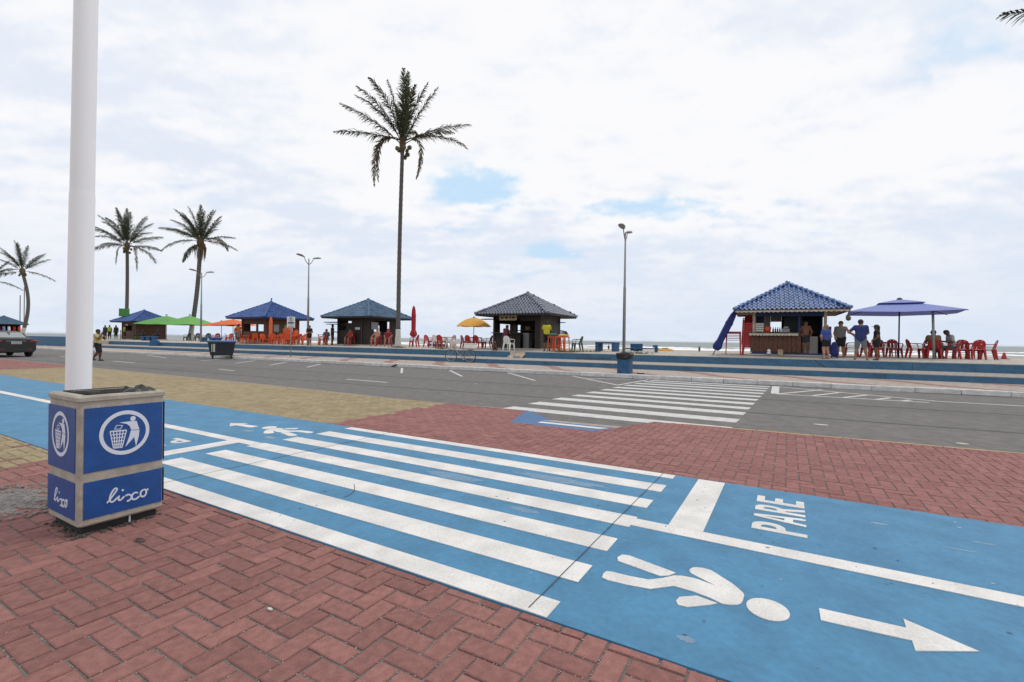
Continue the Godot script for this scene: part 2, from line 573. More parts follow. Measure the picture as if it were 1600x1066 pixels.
func build_ground():
	var st := begin()
	slab(st, rect(-400, 400, -400, 20), -0.2, 0, ground_s(-0.33))
	struct("ground", st, M.sand, "sandy ground under the avenue", "ground")
	# road with mottled asphalt
	st = begin()
	var n := FastNoiseLite.new()
	n.seed = 3
	n.frequency = 0.12
	n.fractal_octaves = 4
	var cols := []
	var su := -260.0
	while su < 70.0:
		cols.append(su)
		su += 0.8 if su > -60 else 6.0
	var rows := []
	for i in 16:
		rows.append(6.9 + i * (17.42 - 6.9) / 15.0)
	var tone := func(a: float, b: float) -> Color:
		var t := 1.0 + 0.16 * n.get_noise_2d(a * 0.35, b * 1.6) + 0.08 * n.get_noise_2d(a * 2, b * 2 + 50)
		t -= 0.10 * exp(-pow((b - 10.2 - 0.25 * sin(a * 0.2)) / 0.16, 2)) + 0.07 * exp(-pow((b - 12.6) / 0.5, 2))
		t *= lerpf(1.0, 1.06, clampf((b - 13.0) / 3.0, 0, 1))
		return Color(t, t, t)
	for i in cols.size() - 1:
		for k in rows.size() - 1:
			var q := [Vector2(cols[i], rows[k]), Vector2(cols[i + 1], rows[k]), Vector2(cols[i + 1], rows[k + 1]), Vector2(cols[i], rows[k + 1])]
			for j in [0, 2, 1, 0, 3, 2]:
				st.set_color(tone.call(q[j].x, q[j].y))
				st.add_vertex(S(q[j].x, q[j].y, ROAD))
	var road := struct("road", st, M.asphalt, "grey asphalt road between the brick pavement and the white kerb", "road")
	# tar seams that run along the road
	for seam in [[-60.0, 10.25, 0.05], [-60.0, 12.9, 0.03]]:
		var pts := []
		for i in 70:
			pts.append(Vector2(seam[0] + i, seam[1] + 0.10 * n.get_noise_1d(i * 3.0) + 0.05 * sin(i * 0.35)))
		st = begin()
		slab(st, stroke(pts, seam[2]), 0.0, 0.003, ground_s(ROAD + 0.001))
		obj("tar_seam", st, mat(Color(0.10, 0.098, 0.095), 0.9), road)
	# zebra crossing over the road: bars follow the road, their ends step along a slant
	var lefts := [[8.05, 8.42, -4.42], [8.95, 9.38, -4.28], [9.95, 10.36, -4.16], [10.84, 11.19, -4.02], [11.70, 12.08, -3.93], [12.58, 12.95, -3.82], [13.42, 13.76, -3.72], [14.30, 14.62, -3.62], [15.14, 15.46, -3.5], [15.98, 16.28, -3.40], [16.72, 16.98, -3.34]]
	for i in lefts.size():
		var a: float = lefts[i][0]
		var b: float = lefts[i][1]
		var r0 := -0.36 + (a - 8.32) * 0.082
		var slope := 0.055
		st = begin()
		slab(st, v2([lefts[i][2], a + slope * 2.0, r0, a - slope * 2.0, r0 + 0.05, b - slope * 2.0, lefts[i][2] + 0.08, b + slope * 2.0]), 0, 0.004, ground_s(ROAD + 0.001))
		obj("zebra_bar", st, M.road_paint, road)
	# thin lines: parking bays, edge line, hatching
	var lines := [[-14.31, 16.89, -12.24, 14.43], [-11.73, 16.94, -9.46, 14.43], [-9.06, 17.2, -6.55, 14.4], [-6.23, 17.1, -3.79, 14.43], [-3.79, 14.43, -3.42, 17.1], [-26.42, 15.0, -27.9, 17.2], [-22.91, 14.66, -24.74, 16.92],
		[-20.35, 14.68, -22.25, 17.02], [-17.77, 14.63, -19.35, 16.72], [-5.4, 16.2, -4.0, 17.0], [-35.6, 16.8, -31.0, 15.6], [0.45, 14.46, 3.6, 14.46], [0.6, 16.9, 3.9, 14.9], [0.5, 14.5, 1.69, 16.6], [1.3, 14.58, 2.12, 16.1], [1.95, 14.52, 2.6, 15.6], [2.62, 14.5, 3.0, 15.15], [3.12, 14.5, 3.35, 14.85], [3.9, 14.9, 9.0, 14.86],
		[-11.75, 11.2, -9.95, 11.08], [-19.28, 11.62, -17.92, 11.42], [-28.9, 12.1, -26.4, 11.92], [-37.0, 12.9, -34.5, 12.7], [-45.5, 13.6, -43.0, 13.4]]
	for l in lines:
		var a := Vector2(l[0], l[1])
		var b := Vector2(l[2], l[3])
		st = begin()
		slab(st, stroke([a, b], 0.047), 0, 0.004, ground_s(ROAD + 0.0015))
		obj("painted_line", st, M.road_paint, road)
	st = begin()
	slab(st, v2([0.33, 14.5, 0.52, 14.5, 0.62, 17.0, 0.42, 17.0]), 0, 0.004, ground_s(ROAD + 0.003))
	obj("stop_line", st, M.road_paint, road)
	for l in [[0.95, 9.35, 0.11, 0.05], [2.5, 8.6, 0.07, 0.04], [-7.5, 12.2, 0.06, 0.03]]:
		st = begin()
		slab(st, ring2(Vector2(l[0], l[1]), l[2], l[3], 8), 0, 0.01, ground_s(ROAD + 0.002))
		obj("litter_scrap", st, M.paper, road)

const KERB_EDGE := [-120.0, 14.0, -60.0, 10.6, -31.1, 8.75, -25.6, 8.55, -18.0, 8.1, -11.6, 7.8, -8.3, 7.55, -5.8, 7.35, -3.5, 7.38]

func near_edge(su: float) -> float:
	if su > -3.5:
		return 7.38 + 0.008 * (su + 3.5)
	for i in range(0, KERB_EDGE.size() - 2, 2):
		if su <= KERB_EDGE[i + 2]:
			return lerpf(KERB_EDGE[i + 1], KERB_EDGE[i + 3], clampf((su - KERB_EDGE[i]) / (KERB_EDGE[i + 2] - KERB_EDGE[i]), 0, 1))
	return 7.4

# the dropped kerb cut into the brick pavement in front of the zebra crossing (shore coordinates)
var NOTCH := [Vector2(-3.2, 6.17), Vector2(-1.92, 6.15), Vector2(-1.35, 7.39), Vector2(-3.5, 7.38)]

func build_pavement():
	# base of sandy joints
	var st := begin()
	var edge := []
	for p in [[-120.0, 0], [-60.0, 0], [-31.1, 0], [-18.0, 0], [-8.3, 0], [-3.5, 0]]:
		edge.append(Vector2(p[0], near_edge(p[0]) - 0.02))
	var far_poly := []
	var toS := func(u: float, v: float) -> Vector2:
		var p := W(u, v)
		return Vector2(p.dot(SU), p.dot(SV))
	far_poly.append(toS.call(-110.0, 4.45))
	far_poly += edge
	far_poly += [NOTCH[0], NOTCH[1], NOTCH[2], Vector2(20, near_edge(20.0) - 0.02), toS.call(20.0, 4.45)]
	slab(st, far_poly, -0.3, -0.007, ground_s())
	var far := struct("brick_pavement", st, M.sand_joint, "red and yellow brick pavement between the blue path and the road", "pavement")
	st = begin()
	slab(st, rect(-110, 20, -30, 1.86), -0.3, -0.007, ground_uv())
	var near := struct("brick_pavement", st, M.sand_joint, "red herringbone brick pavement round the litter bin on the near side of the blue path", "pavement")
	# bricks: chamfered blocks laid in herringbone along the path
	st = begin()
	var e := 0.004
	var P := func(x: float, y: float, z: float) -> Vector3: return Vector3(x, y, z)
	var hx := 0.5
	# unit block 1 x 1 in plan, top at 0; chamfer as a share of a 0.194 x 0.094 brick
	var cx := 0.5 - e * 1.1 / 0.194
	var cz := 0.5 - e * 1.1 / 0.094
	quad(st, P.call(-cx, 0, cz), P.call(cx, 0, cz), P.call(cx, 0, -cz), P.call(-cx, 0, -cz))
	quad(st, P.call(-hx, -e, hx), P.call(hx, -e, hx), P.call(cx, 0, cz), P.call(-cx, 0, cz))
	quad(st, P.call(hx, -e, hx), P.call(hx, -e, -hx), P.call(cx, 0, -cz), P.call(cx, 0, cz))
	quad(st, P.call(hx, -e, -hx), P.call(-hx, -e, -hx), P.call(-cx, 0, -cz), P.call(cx, 0, -cz))
	quad(st, P.call(-hx, -e, -hx), P.call(-hx, -e, hx), P.call(-cx, 0, cz), P.call(-cx, 0, -cz))
	quad(st, P.call(-hx, -0.025, hx), P.call(hx, -0.025, hx), P.call(hx, -e, hx), P.call(-hx, -e, hx))
	quad(st, P.call(hx, -0.025, hx), P.call(hx, -0.025, -hx), P.call(hx, -e, -hx), P.call(hx, -e, hx))
	quad(st, P.call(hx, -0.025, -hx), P.call(-hx, -0.025, -hx), P.call(-hx, -e, -hx), P.call(hx, -e, -hx))
	quad(st, P.call(-hx, -0.025, -hx), P.call(-hx, -0.025, hx), P.call(-hx, -e, hx), P.call(-hx, -e, -hx))
	st.generate_normals()
	var block := st.commit()
	rng.seed = 77
	var sets := {"near": [], "red": [], "yellow": []}
	var a := 0.1
	var n := FastNoiseLite.new()
	n.seed = 8
	n.frequency = 0.35
	var cut_st := begin()
	var cut_y := begin()
	for ori in 2:
		for i in range(-460, 560):
			for j in range(-140, 160):
				# lattice of the herringbone: steps (-1, 1) and (4, 0)
				var bu := (-i + 4 * j) * a
				var bv := i * a
				var lo := Vector2(bu, bv) if ori == 0 else Vector2(bu + 2 * a, bv)
				var sz := Vector2(2 * a, a) if ori == 0 else Vector2(a, 2 * a)
				if lo.x < -34 or lo.x > 7 or lo.y < -4.0 or lo.y > 17:
					continue
				var hi := lo + sz
				var side := ""
				if lo.y < 1.85:
					if lo.x < -20: continue
					hi.y = minf(hi.y, 1.85)
					side = "near"
				elif hi.y > 4.45:
					lo.y = maxf(lo.y, 4.45)
					side = "far"
				else:
					continue
				if hi.x - lo.x < 0.02 or hi.y - lo.y < 0.02:
					continue
				var c := (lo + hi) * 0.5
				var yellow := c.x < -5.58 + 0.12 * rng.randf()
				if side == "far":
					var s: Vector2 = toS.call(c.x, c.y)
					if s.y > near_edge(s.x) + 0.12:
						continue
					var poly := PackedVector2Array()
					for q in [lo, Vector2(hi.x, lo.y), hi, Vector2(lo.x, hi.y)]:
						poly.append(toS.call(q.x + (0.005 if q.x == lo.x else -0.005), q.y + (0.005 if q.y == lo.y else -0.005)))
					var touched := false
					for cut in [PackedVector2Array(NOTCH), PackedVector2Array([Vector2(s.x - 1, near_edge(s.x - 1) - 0.03), Vector2(s.x + 1, near_edge(s.x + 1) - 0.03), Vector2(s.x + 1, s.y + 2), Vector2(s.x - 1, s.y + 2)])]:
						if not Geometry2D.intersect_polygons(poly, cut).is_empty():
							touched = true
							var left := Geometry2D.clip_polygons(poly, cut)
							poly = left[0] if not left.is_empty() else PackedVector2Array()
							if poly.is_empty(): break
					if touched:
						if poly.size() > 2:
							slab(cut_y if yellow and c.x > -22.3 else cut_st, Array(poly), -0.02, 0.0, ground_s(0.0))
						continue
					if c.x < -22.3: yellow = false
				else:
					yellow = c.x < -6.0 + 0.2 * (c.y - 1.6) and rng.randf() < 0.93
				var seat := Vector3(rng.randf_range(-0.012, 0.012), rng.randf_range(-0.02, 0.02), rng.randf_range(-0.012, 0.012))
				var at := W(c.x, c.y, rng.randf_range(-0.0018, 0.0018))
				if at.z > 3.0:
					continue
				var b := Basis(PU, Vector3.UP, -PV)
				var L := (hi - lo) - Vector2(0.0095, 0.0095)
				if ori == 1:
					b = Basis(PV, Vector3.UP, PU)
					L = Vector2(L.y, L.x)
				b = b * Basis.from_euler(seat)
				b = b * Basis.from_scale(Vector3(L.x, 1, L.y))
				var key := "near" if side == "near" else ("yellow" if yellow else "red")
				var tone := clampf(0.5 + 0.50 * rng.randfn(0, 0.6) + 0.35 * n.get_noise_2d(c.x, c.y), 0, 1)
				if side == "near" and yellow: key = "near_yellow"
				if not sets.has(key): sets[key] = []
				sets[key].append([Transform3D(b, at), tone])
	var colors := {"near": [Color(0.315, 0.138, 0.122), Color(0.45, 0.203, 0.178)], "red": [Color(0.355, 0.153, 0.140), Color(0.475, 0.212, 0.192)], "yellow": [Color(0.42, 0.33, 0.185), Color(0.55, 0.45, 0.27)], "near_yellow": [Color(0.40, 0.31, 0.17), Color(0.52, 0.42, 0.25)]}
	var mm_mat := mat(Color(1, 1, 1), 0.92, T.brick, 0.6, T.nrough, 0.9, 0, true)
	mm_mat.vertex_color_use_as_albedo = true
	for key in sets:
		var list: Array = sets[key]
		var parent: Node = near if key.begins_with("near") else far
		var rank := func(q) -> float:
			var p: Vector3 = q[0].origin
			var seen := p.z < -0.8 and absf(p.x) < -p.z * 1.09 + 0.05
			return -p.z if seen else 1000.0 + p.length()
		list.sort_custom(func(p, q): return rank.call(p) < rank.call(q))
		var limit := 300 if key in ["near", "red"] else (120 if key == "yellow" else 60)
		limit = mini(limit, list.size())
		if key == "red": limit = 200
		if key == "yellow": limit = 100
		var mats := []
		for i in 7:
			var c: Color = colors[key][0].lerp(colors[key][1], (i + 0.5) / 7.0)
			mats.append(mat(c, 0.92, T.brick, 0.6, T.nrough, 0.9, 0, true))
		if key == "near": limit = 240
		for i in limit:
			var o := inst("brick", block, mats[int(clampf(list[i][1] * 7, 0, 6))], parent)
			o.transform = list[i][0]
		var mm := MultiMesh.new()
		mm.transform_format = MultiMesh.TRANSFORM_3D
		mm.use_colors = true
		mm.mesh = block
		mm.instance_count = list.size() - limit
		for i in range(limit, list.size()):
			mm.set_instance_transform(i - limit, list[i][0])
			mm.set_instance_color(i - limit, colors[key][0].lerp(colors[key][1], list[i][1]))
		var mi := MultiMeshInstance3D.new()
		mi.multimesh = mm
		mi.material_override = mm_mat
		mi.name = "bricks"
		mi.set_meta("kind", "stuff")
		parent.add_child(mi, true)
	var cb := obj("cut_bricks", cut_st, mat(Color(0.415, 0.18, 0.165), 0.92, T.brick, 0.6, T.nrough, 0.9, 0, true), far)
	cb.set_meta("kind", "stuff")
	cb = obj("cut_bricks", cut_y, mat(Color(0.49, 0.39, 0.23), 0.92, T.brick, 0.6, T.nrough, 0.9, 0, true), far)
	cb.set_meta("kind", "stuff")
	# light sand grains left in the joints near the camera
	var grain_st := begin(true)
	ball(grain_st, Vector3.ZERO, Vector3(1, 0.6, 1), 3)
	grain_st.generate_normals()
	var gm := MultiMesh.new()
	gm.transform_format = MultiMesh.TRANSFORM_3D
	gm.mesh = grain_st.commit()
	gm.instance_count = 9000
	var near_list: Array = sets.near
	var seen_n := mini(1500, near_list.size())
	for i in 9000:
		var q: Transform3D = near_list[int(seen_n * pow(rng.randf(), 1.3))][0]
		var e1 := rng.randf_range(-0.52, 0.52)
		var e2 := (0.5 + rng.randf_range(0.0, 0.05)) * (1 if rng.randi() % 2 == 0 else -1)
		var loc := q * (Vector3(e1, -0.005, e2 + 0.03 * signf(e2)) if rng.randi() % 3 > 0 else Vector3(e2, -0.005, e1))
		gm.set_instance_transform(i, Transform3D(Basis.from_scale(Vector3.ONE * rng.randf_range(0.0014, 0.0042)), loc))
	var gi := MultiMeshInstance3D.new()
	gi.multimesh = gm
	gi.material_override = mat(Color(0.40, 0.37, 0.34), 0.95)
	gi.name = "sand_grains"
	gi.set_meta("kind", "stuff")
	near.add_child(gi, true)
	# kerb along the road, its top edge painted yellow in part
	var x := -60.0
	while x < 14.0:
		var x2 := x + 1.0
		if not (x2 > -3.5 and x < -1.35):
			st = begin()
			cbox(st, S((x + x2) / 2, (near_edge(x) + near_edge(x2)) / 2 + 0.02, -0.046), Vector3(0.995, 0.075, 0.1), 0.008, Basis(Vector3.UP, deg_to_rad(-CA) + atan(near_edge(x2) - near_edge(x))))
			obj("kerb_stone", st, M.yellow_paint if (x > -1.6 and fmod(absf(x), 5.0) < 4.0) else M.concrete, far)
		x = x2
	# sloped slab of the dropped kerb
	st = begin()
	var A := S(-3.2, 6.17, 0.0)
	var D := S(-1.92, 6.15, 0.0)
	var Bt := S(-3.5, 7.38, 0.0)
	var Et := S(-1.35, 7.39, 0.0)
	var lowL := S(-3.05, 7.42, ROAD + 0.004)
	var lowR := S(-1.80, 7.44, ROAD + 0.004)
	var mL := A.lerp(lowL, 0.72)
	var mR := D.lerp(lowR, 0.72)
	quad(st, A, D, mR, mL)
	tri(st, A, lowL, Bt)
	tri(st, A, mL, lowL)
	obj("ramp_slab", st, M.ramp_blue, far)
	st = begin()
	quad(st, mL, mR, lowR, lowL)
	tri(st, D, Et, lowR)
	obj("ramp_gutter", st, M.concrete, far)
	st = begin()
	var o4 := Vector3(0, 0.004, 0)
	quad(st, A.lerp(mL, 0.42).lerp(D.lerp(mR, 0.42), 0.18) + o4, A.lerp(mL, 0.42).lerp(D.lerp(mR, 0.42), 0.93) + o4, A.lerp(mL, 0.72).lerp(D.lerp(mR, 0.72), 0.97) + o4, A.lerp(mL, 0.72).lerp(D.lerp(mR, 0.72), 0.10) + o4)
	obj("ramp_stripe", st, M.white_paint, far)
	# grey gravel where bricks are broken beside the bin
	st = begin(true)
	rng.seed = 5
	for i in 420:
		var r := 0.42 * sqrt(rng.randf())
		var t := rng.randf() * TAU
		var p := W(-4.78 + cos(t) * r * 1.25, 1.17 + sin(t) * r * 0.85, 0.004)
		ball(st, p, Vector3(1, 0.7, 1) * rng.randf_range(0.006, 0.017), 4)
	var g := obj("gravel", st, mat(Color(0.33, 0.305, 0.29), 0.95, T.brick, 0.2), self)
	tag(g, "loose grey gravel spilled over the bricks left of the litter bin", "gravel", "", "stuff")
	st = begin(true)
	for i in 130:
		var q := rng.randi() % 2
		var p := W(-4.03 + 0.45 * rng.randf(), 1.165 + rng.randfn(0, 0.022), 0.002) if q == 0 else W(-3.625 + rng.randfn(0, 0.022), 1.17 + 0.42 * rng.randf(), 0.002)
		ball(st, p, Vector3(1.2, 0.7, 1.2) * rng.randf_range(0.004, 0.014), 4)
	g = obj("grit", st, mat(Color(0.10, 0.09, 0.08), 0.95, T.brick, 0.2), self)
	tag(g, "dark grit and crumbs gathered round the foot of the litter bin", "grit", "", "stuff")
	st = begin()
	var pts := []
	for i in 22:
		var t := TAU * i / 22
		pts.append(Vector2(-4.78 + cos(t) * (0.31 + 0.13 * sin(i * 2.3)), 1.17 + sin(t) * (0.20 + 0.09 * cos(i * 1.7))))
	slab(st, pts, 0.0, 0.004, ground_uv(0.0))
	obj("sand_patch", st, mat(Color(0.31, 0.285, 0.27), 0.95, T.brick, 0.4, T.nrough, 1.0), near)
	for l in [[-3.25, 1.32, 0.045, 0.016, 0.3], [-1.95, 1.28, 0.016, 0.007, 0.1]]:
		st = begin()
		slab(st, ring2(Vector2(l[0], l[1]), l[2], l[3], 7), 0, 0.005, ground_uv(0.003))
		obj("litter_scrap", st, M.paper if l[2] < 0.04 else M.grey_wood, near)

func build_path():
	var st := begin()
	slab(st, rect(-110, 20, 1.853, 4.447), -0.3, 0.003, ground_uv())
	var path := struct("path", st, M.blue_path, "blue painted path with white markings running across the picture", "path")
	var mark := func(called: String, poly: Array, lift := 0.0) -> void:
		var s := begin()
		slab(s, poly, 0.0, 0.004, ground_uv(0.0035 + lift))
		obj(called, s, M.white_paint, path)
	for r in [[1.856, 2.0, -4.6, -0.885], [2.208, 2.41, -5.11, -0.884], [2.62, 2.82, -5.09, -0.876], [3.036, 3.236, -5.08, -0.87], [3.45, 3.645, -5.06, -0.863], [3.88, 4.08, -5.03, -0.86], [4.31, 4.43, -5.02, -0.856]]:
		mark.call("zebra_bar", rect(r[2], r[3], r[0], r[1]))
	mark.call("centre_line", rect(-0.87, 16, 3.075, 3.205))
	mark.call("centre_line", rect(-80, -5.082, 3.09, 3.215))
	mark.call("stop_bar", rect(-0.66, -0.448, 3.207, 4.42))
	mark.call("stop_bar", rect(-5.53, -5.325, 1.87, 3.088))
	var man := [[-0.164, 2.495, -0.17, 2.422, -0.202, 2.389, -0.248, 2.374, -0.299, 2.398, -0.468, 2.421, -0.56, 2.331, -0.769, 2.306, -0.801, 2.335, -0.802, 2.379, -0.771, 2.399, -0.589, 2.417, -0.489, 2.528, -0.425, 2.551, -0.371, 2.551, -0.29, 2.531, -0.417, 2.6, -0.43, 2.645, -0.405, 2.685, -0.337, 2.691, -0.277, 2.642, -0.221, 2.595, -0.169, 2.527],
		[-0.8, 2.574, -0.788, 2.621, -0.751, 2.632, -0.487, 2.563, -0.512, 2.514, -0.548, 2.486, -0.785, 2.536], [-0.432, 2.288, -0.424, 2.33, -0.358, 2.384, -0.265, 2.366, -0.291, 2.335, -0.375, 2.262, -0.416, 2.257]]
	var arrow := v2([0.137, 2.565, 0.139, 2.458, 0.45, 2.484, 0.447, 2.408, 0.663, 2.535, 0.452, 2.661, 0.448, 2.581])
	for turned in 2:
		var f := func(q: Array) -> Array:
			var out := []
			for p in q:
				out.append(p if turned == 0 else Vector2(-5.94 - p.x, 6.25 - p.y))
			return out
		mark.call("walker_body", f.call(smooth_line(v2(man[0]) + [Vector2(-0.164, 2.495)], 2).slice(0, -1)))
		mark.call("walker_leg", f.call(v2(man[1])))
		mark.call("walker_arm", f.call(v2(man[2])))
		mark.call("walker_head", f.call(ring2(Vector2(-0.063, 2.433), 0.087, 0.093, 20)))
		mark.call("arrow", f.call(arrow))
	# lettering, one mesh a letter
	var font := SystemFont.new()
	font.font_names = PackedStringArray(["Droid Sans"])
	font.font_weight = 700
	for side in 2:
		var word := "PARE"
		for i in 4:
			var tm := TextMesh.new()
			tm.text = word[i]
			tm.font = font
			tm.font_size = 64
			tm.pixel_size = 0.01
			tm.depth = 0.004
			var o := inst("letter", tm, M.white_paint, path)
			var ab := tm.get_aabb()
			var s := Vector3(0.158 / ab.size.x, 0.31 / ab.size.y, 1.0)
			var along := PV if side == 0 else -PV
			var upw := -PU if side == 0 else PU
			var b := Basis(along * s.x, upw * s.y, Vector3.UP * 1.0)
			var c := W(-0.035, 3.53 + 0.201 * i, 0.0055) if side == 0 else W(-5.975, 2.765 - 0.2 * i, 0.0055)
			o.transform = Transform3D(b, c - b * (ab.position + ab.size * 0.5))
	# sawn joints across the concrete
	for j in [[-0.985, 1.88, 4.43, 0.02], [-4.35, 1.88, 4.43, 0.02], [2.6, 1.88, 4.43, 0.0]]:
		st = begin()
		slab(st, v2([j[0] - 0.0028, j[1], j[0] + 0.0028, j[1], j[0] + 0.0028 + j[3], j[2], j[0] - 0.0028 + j[3], j[2]]), 0, 0.0012, ground_uv(0.0075))
		obj("sawn_joint", st, mat(Color(0.06, 0.085, 0.11), 0.95), path)
	# chips in the white paint, and grit
	rng.seed = 90
	var chips := begin()
	for i in 420:
		var c := Vector2(rng.randf_range(-6.0, 2.2), rng.randf_range(1.9, 4.4))
		var r := 0.0022 + 0.0085 * pow(rng.randf(), 4)
		var pts := []
		var a0 := rng.randf() * TAU
		var el := rng.randf_range(0.4, 1.0)
		for k in 6:
			var t := TAU * k / 6
			pts.append(c + (Vector2(cos(t) * r * rng.randf_range(0.7, 1.3), sin(t) * r * el * rng.randf_range(0.7, 1.3))).rotated(a0))
		slab(chips, pts, 0.0, 0.0006, ground_uv(0.0076))
	var cc := obj("paint_chips", chips, mat(Color(0.13, 0.20, 0.27), 0.9), path)
	cc.set_meta("kind", "stuff")
	var light := begin()
	for i in 200:
		var c := Vector2(rng.randf_range(-6.0, 2.2), rng.randf_range(1.9, 4.4))
		var r := 0.002 + 0.010 * pow(rng.randf(), 5)
		var pts := []
		for k in 6:
			var t := TAU * k / 6
			pts.append(c + Vector2(cos(t) * r * rng.randf_range(0.7, 1.6), sin(t) * r * rng.randf_range(0.5, 1.0)))
		slab(light, pts, 0.0, 0.0006, ground_uv(0.0033))
	cc = obj("grit", light, mat(Color(0.36, 0.40, 0.42), 0.9), path)
	cc.set_meta("kind", "stuff")
	# dried puddle and scuffs
	rng.seed = 31
	for q in [[-2.0, 3.545, 0.5, 0.085, 0.30], [-1.7, 3.75, 0.42, 0.075, 0.2], [-2.5, 3.34, 0.3, 0.07, 0.14], [-1.45, 3.54, 0.18, 0.05, 0.2], [-1.6, 2.95, 0.12, 0.04, 0.2], [0.9, 3.75, 0.08, 0.012, 0.32], [1.05, 3.95, 0.06, 0.012, 0.3], [0.55, 4.0, 0.05, 0.02, 0.3], [-0.34, 2.02, 0.035, 0.02, 0.34], [-5.3, 3.45, 0.09, 0.05, 0.3], [-5.9, 3.55, 0.08, 0.04, 0.3]]:
		var pts := []
		for i in 18:
			var t := TAU * i / 18
			var r := 1.0 + rng.randf_range(-0.25, 0.25)
			pts.append(Vector2(q[0] + cos(t) * q[2] * r, q[1] + sin(t) * q[3] * r))
		st = begin()
		slab(st, pts, 0, 0.0008, ground_uv(0.0032))
		obj("stain", st, mat(Color(0.068, 0.248, 0.43).lerp(Color(0.30, 0.34, 0.40), q[4] * 1.7), 0.45, T.worn, 0.5, null, 1, 0, true), path)
	st = begin()
	ribbon(st, smooth_line(v2([-3.05, 2.72, -2.94, 2.63, -2.87, 2.53, -2.86, 2.45])), 0.0025, 0, 0.0006, ground_uv(0.0078))
	obj("stain", st, M.grey_wood, path)

func build_far_side():
	var st := begin()
	slab(st, rect(-260, 70, 17.4, 21.02), -0.3, 0.0, ground_s())
	var walk := struct("sidewalk", st, M.walk, "tan sidewalk between the white kerb and the blue steps", "sidewalk")
	for i in range(-13, 4):
		st = begin()
		var x := i * 3.1
		slab(st, smooth_line(v2([x, 20.9, x + 0.9, 19.9, x + 1.6, 18.6, x + 3.0, 17.5]), 3) + smooth_line(v2([x + 3.5, 17.5, x + 2.1, 18.7, x + 1.35, 20.0, x + 0.6, 20.9]), 3), 0, 0.003, ground_s(0.001))
		obj("red_band", st, M.walk_red, walk)
	rng.seed = 12
	var x := -70.0
	var shades := [M.kerb, mat(Color(0.74, 0.73, 0.71), 0.85, T.stain, 1.1, T.nrough, 0.6, 0, true), mat(Color(0.84, 0.835, 0.82), 0.85, T.stain, 1.5, T.nrough, 0.6, 0, true)]
	while x < 14.0:
		st = begin()
		cbox(st, S(x + 0.5, 17.4 + rng.randf_range(-0.01, 0.01), -0.066 + rng.randf_range(-0.006, 0.006)), Vector3(0.99, 0.15, 0.2), 0.012, Basis(Vector3.UP, deg_to_rad(-CA)))
		obj("kerb_stone", st, shades[rng.randi() % 3], walk)
		x += 1.0
	# two long steps up to the promenade; the upper one is broken through once
	st = begin()
	slab(st, rect(-57.5, 70, 21.0, 23.9), -0.2, 0.22, ground_s())
	var s1 := struct("steps", st, M.concrete, "long lower step with a blue painted front below the kiosks", "steps")
	st = begin()
	slab(st, rect(-57.5, 70, 20.975, 21.0), -0.05, 0.198, ground_s())
	obj("blue_riser", st, M.steps_blue, s1)
	st = begin()
	slab(st, v2([-57.5, 23.8, -12.4, 23.8, -12.1, 24.6, -11.7, 24.6, -11.45, 23.8, 70, 23.8, 70, 26.25, -57.5, 26.25]), 0.0, 0.56, ground_s())
	for q in [[-57.5, 70.0]]:
		quad(st, S(q[0], 26.25, 0.63), S(q[0], 24.7, 0.575), S(q[1], 24.7, 0.575), S(q[1], 26.25, 0.63))
		quad(st, S(q[0], 24.7, 0.575), S(q[0], 24.62, 0.561), S(q[1], 24.62, 0.561), S(q[1], 24.7, 0.575))
	var s2 := struct("steps", st, M.slab, "upper step with a blue painted front, broken open before the slate roofed kiosk", "steps")
	for q in [[-57.5, -12.4], [-11.45, 70.0]]:
		st = begin()
		slab(st, rect(q[0], q[1], 23.775, 23.8), 0.22, 0.535, ground_s())
		obj("blue_riser", st, M.steps_blue, s2)
	st = begin(true)
	for i in 6:
		for k in 5:
			var f := func(a: int, b: int) -> Vector3:
				return S(-12.38 + 0.92 * a / 6.0, 23.35 + 1.3 * b / 5.0, 0.225 + 0.33 * b / 5.0 + 0.03 * sin(a * 2.1 + b * 1.3))
			quad(st, f.call(i, k), f.call(i + 1, k), f.call(i + 1, k + 1), f.call(i, k + 1))
	obj("sand_slope", st, M.sand, s2)
	st = begin()
	cbox(st, S(-11.7, 23.25, 0.29), Vector3(0.42, 0.13, 0.1), 0.01, Basis(Vector3.UP, deg_to_rad(-CA)))
	obj("concrete_block", st, M.concrete, s2)
	# cracks in the risers
	for q in [[2.15, 23.772, 0.53, 2.55, 0.25, 0.02], [-17.6, 23.772, 0.53, -17.45, 0.3, 0.015], [-8.5, 23.772, 0.30, -6.6, 0.33, 0.02], [-31.5, 23.772, 0.40, -29.0, 0.43, 0.03], [5.4, 23.772, 0.50, 5.42, 0.24, 0.008], [-1.2, 23.772, 0.50, -1.19, 0.24, 0.008], [4.0, 20.972, 0.19, 4.01, 0.01, 0.008], [-9.0, 20.972, 0.19, -9.02, 0.01, 0.008]]:
		st = begin()
		var fr := Transform3D(Basis(SU, Vector3.UP, -SV), SV * q[1])
		slab(st, stroke(smooth_line([Vector2(q[0], q[2]), Vector2(lerpf(q[0], q[3], 0.4), lerpf(q[2], q[4], 0.5)), Vector2(q[3], q[4])], 3), q[5]), -0.01, 0.0015, fr)
		obj("crack", st, M.grey_wood, s2 if q[1] > 22 else s1)
	st = begin()
	slab(st, rect(-260, 70, 26.25, 31.0), 0.0, 0.63, ground_s())
	slab(st, rect(-260, -57.5, 21.3, 26.25), 0.0, 0.6, ground_s())
	struct("promenade", st, M.slab, "pale concrete promenade on which the kiosks stand", "pavement")
	st = begin()
	slab(st, rect(-200, -55.5, 20.9, 21.2), -0.1, 0.93, ground_s())
	var wl := obj("blue_wall", st, M.steps_blue, self)
	tag(wl, "long blue painted wall behind the dark car", "wall")
	# beach, sea and surf
	st = begin(true)
	var n := FastNoiseLite.new()
	n.seed = 4
	n.frequency = 0.08
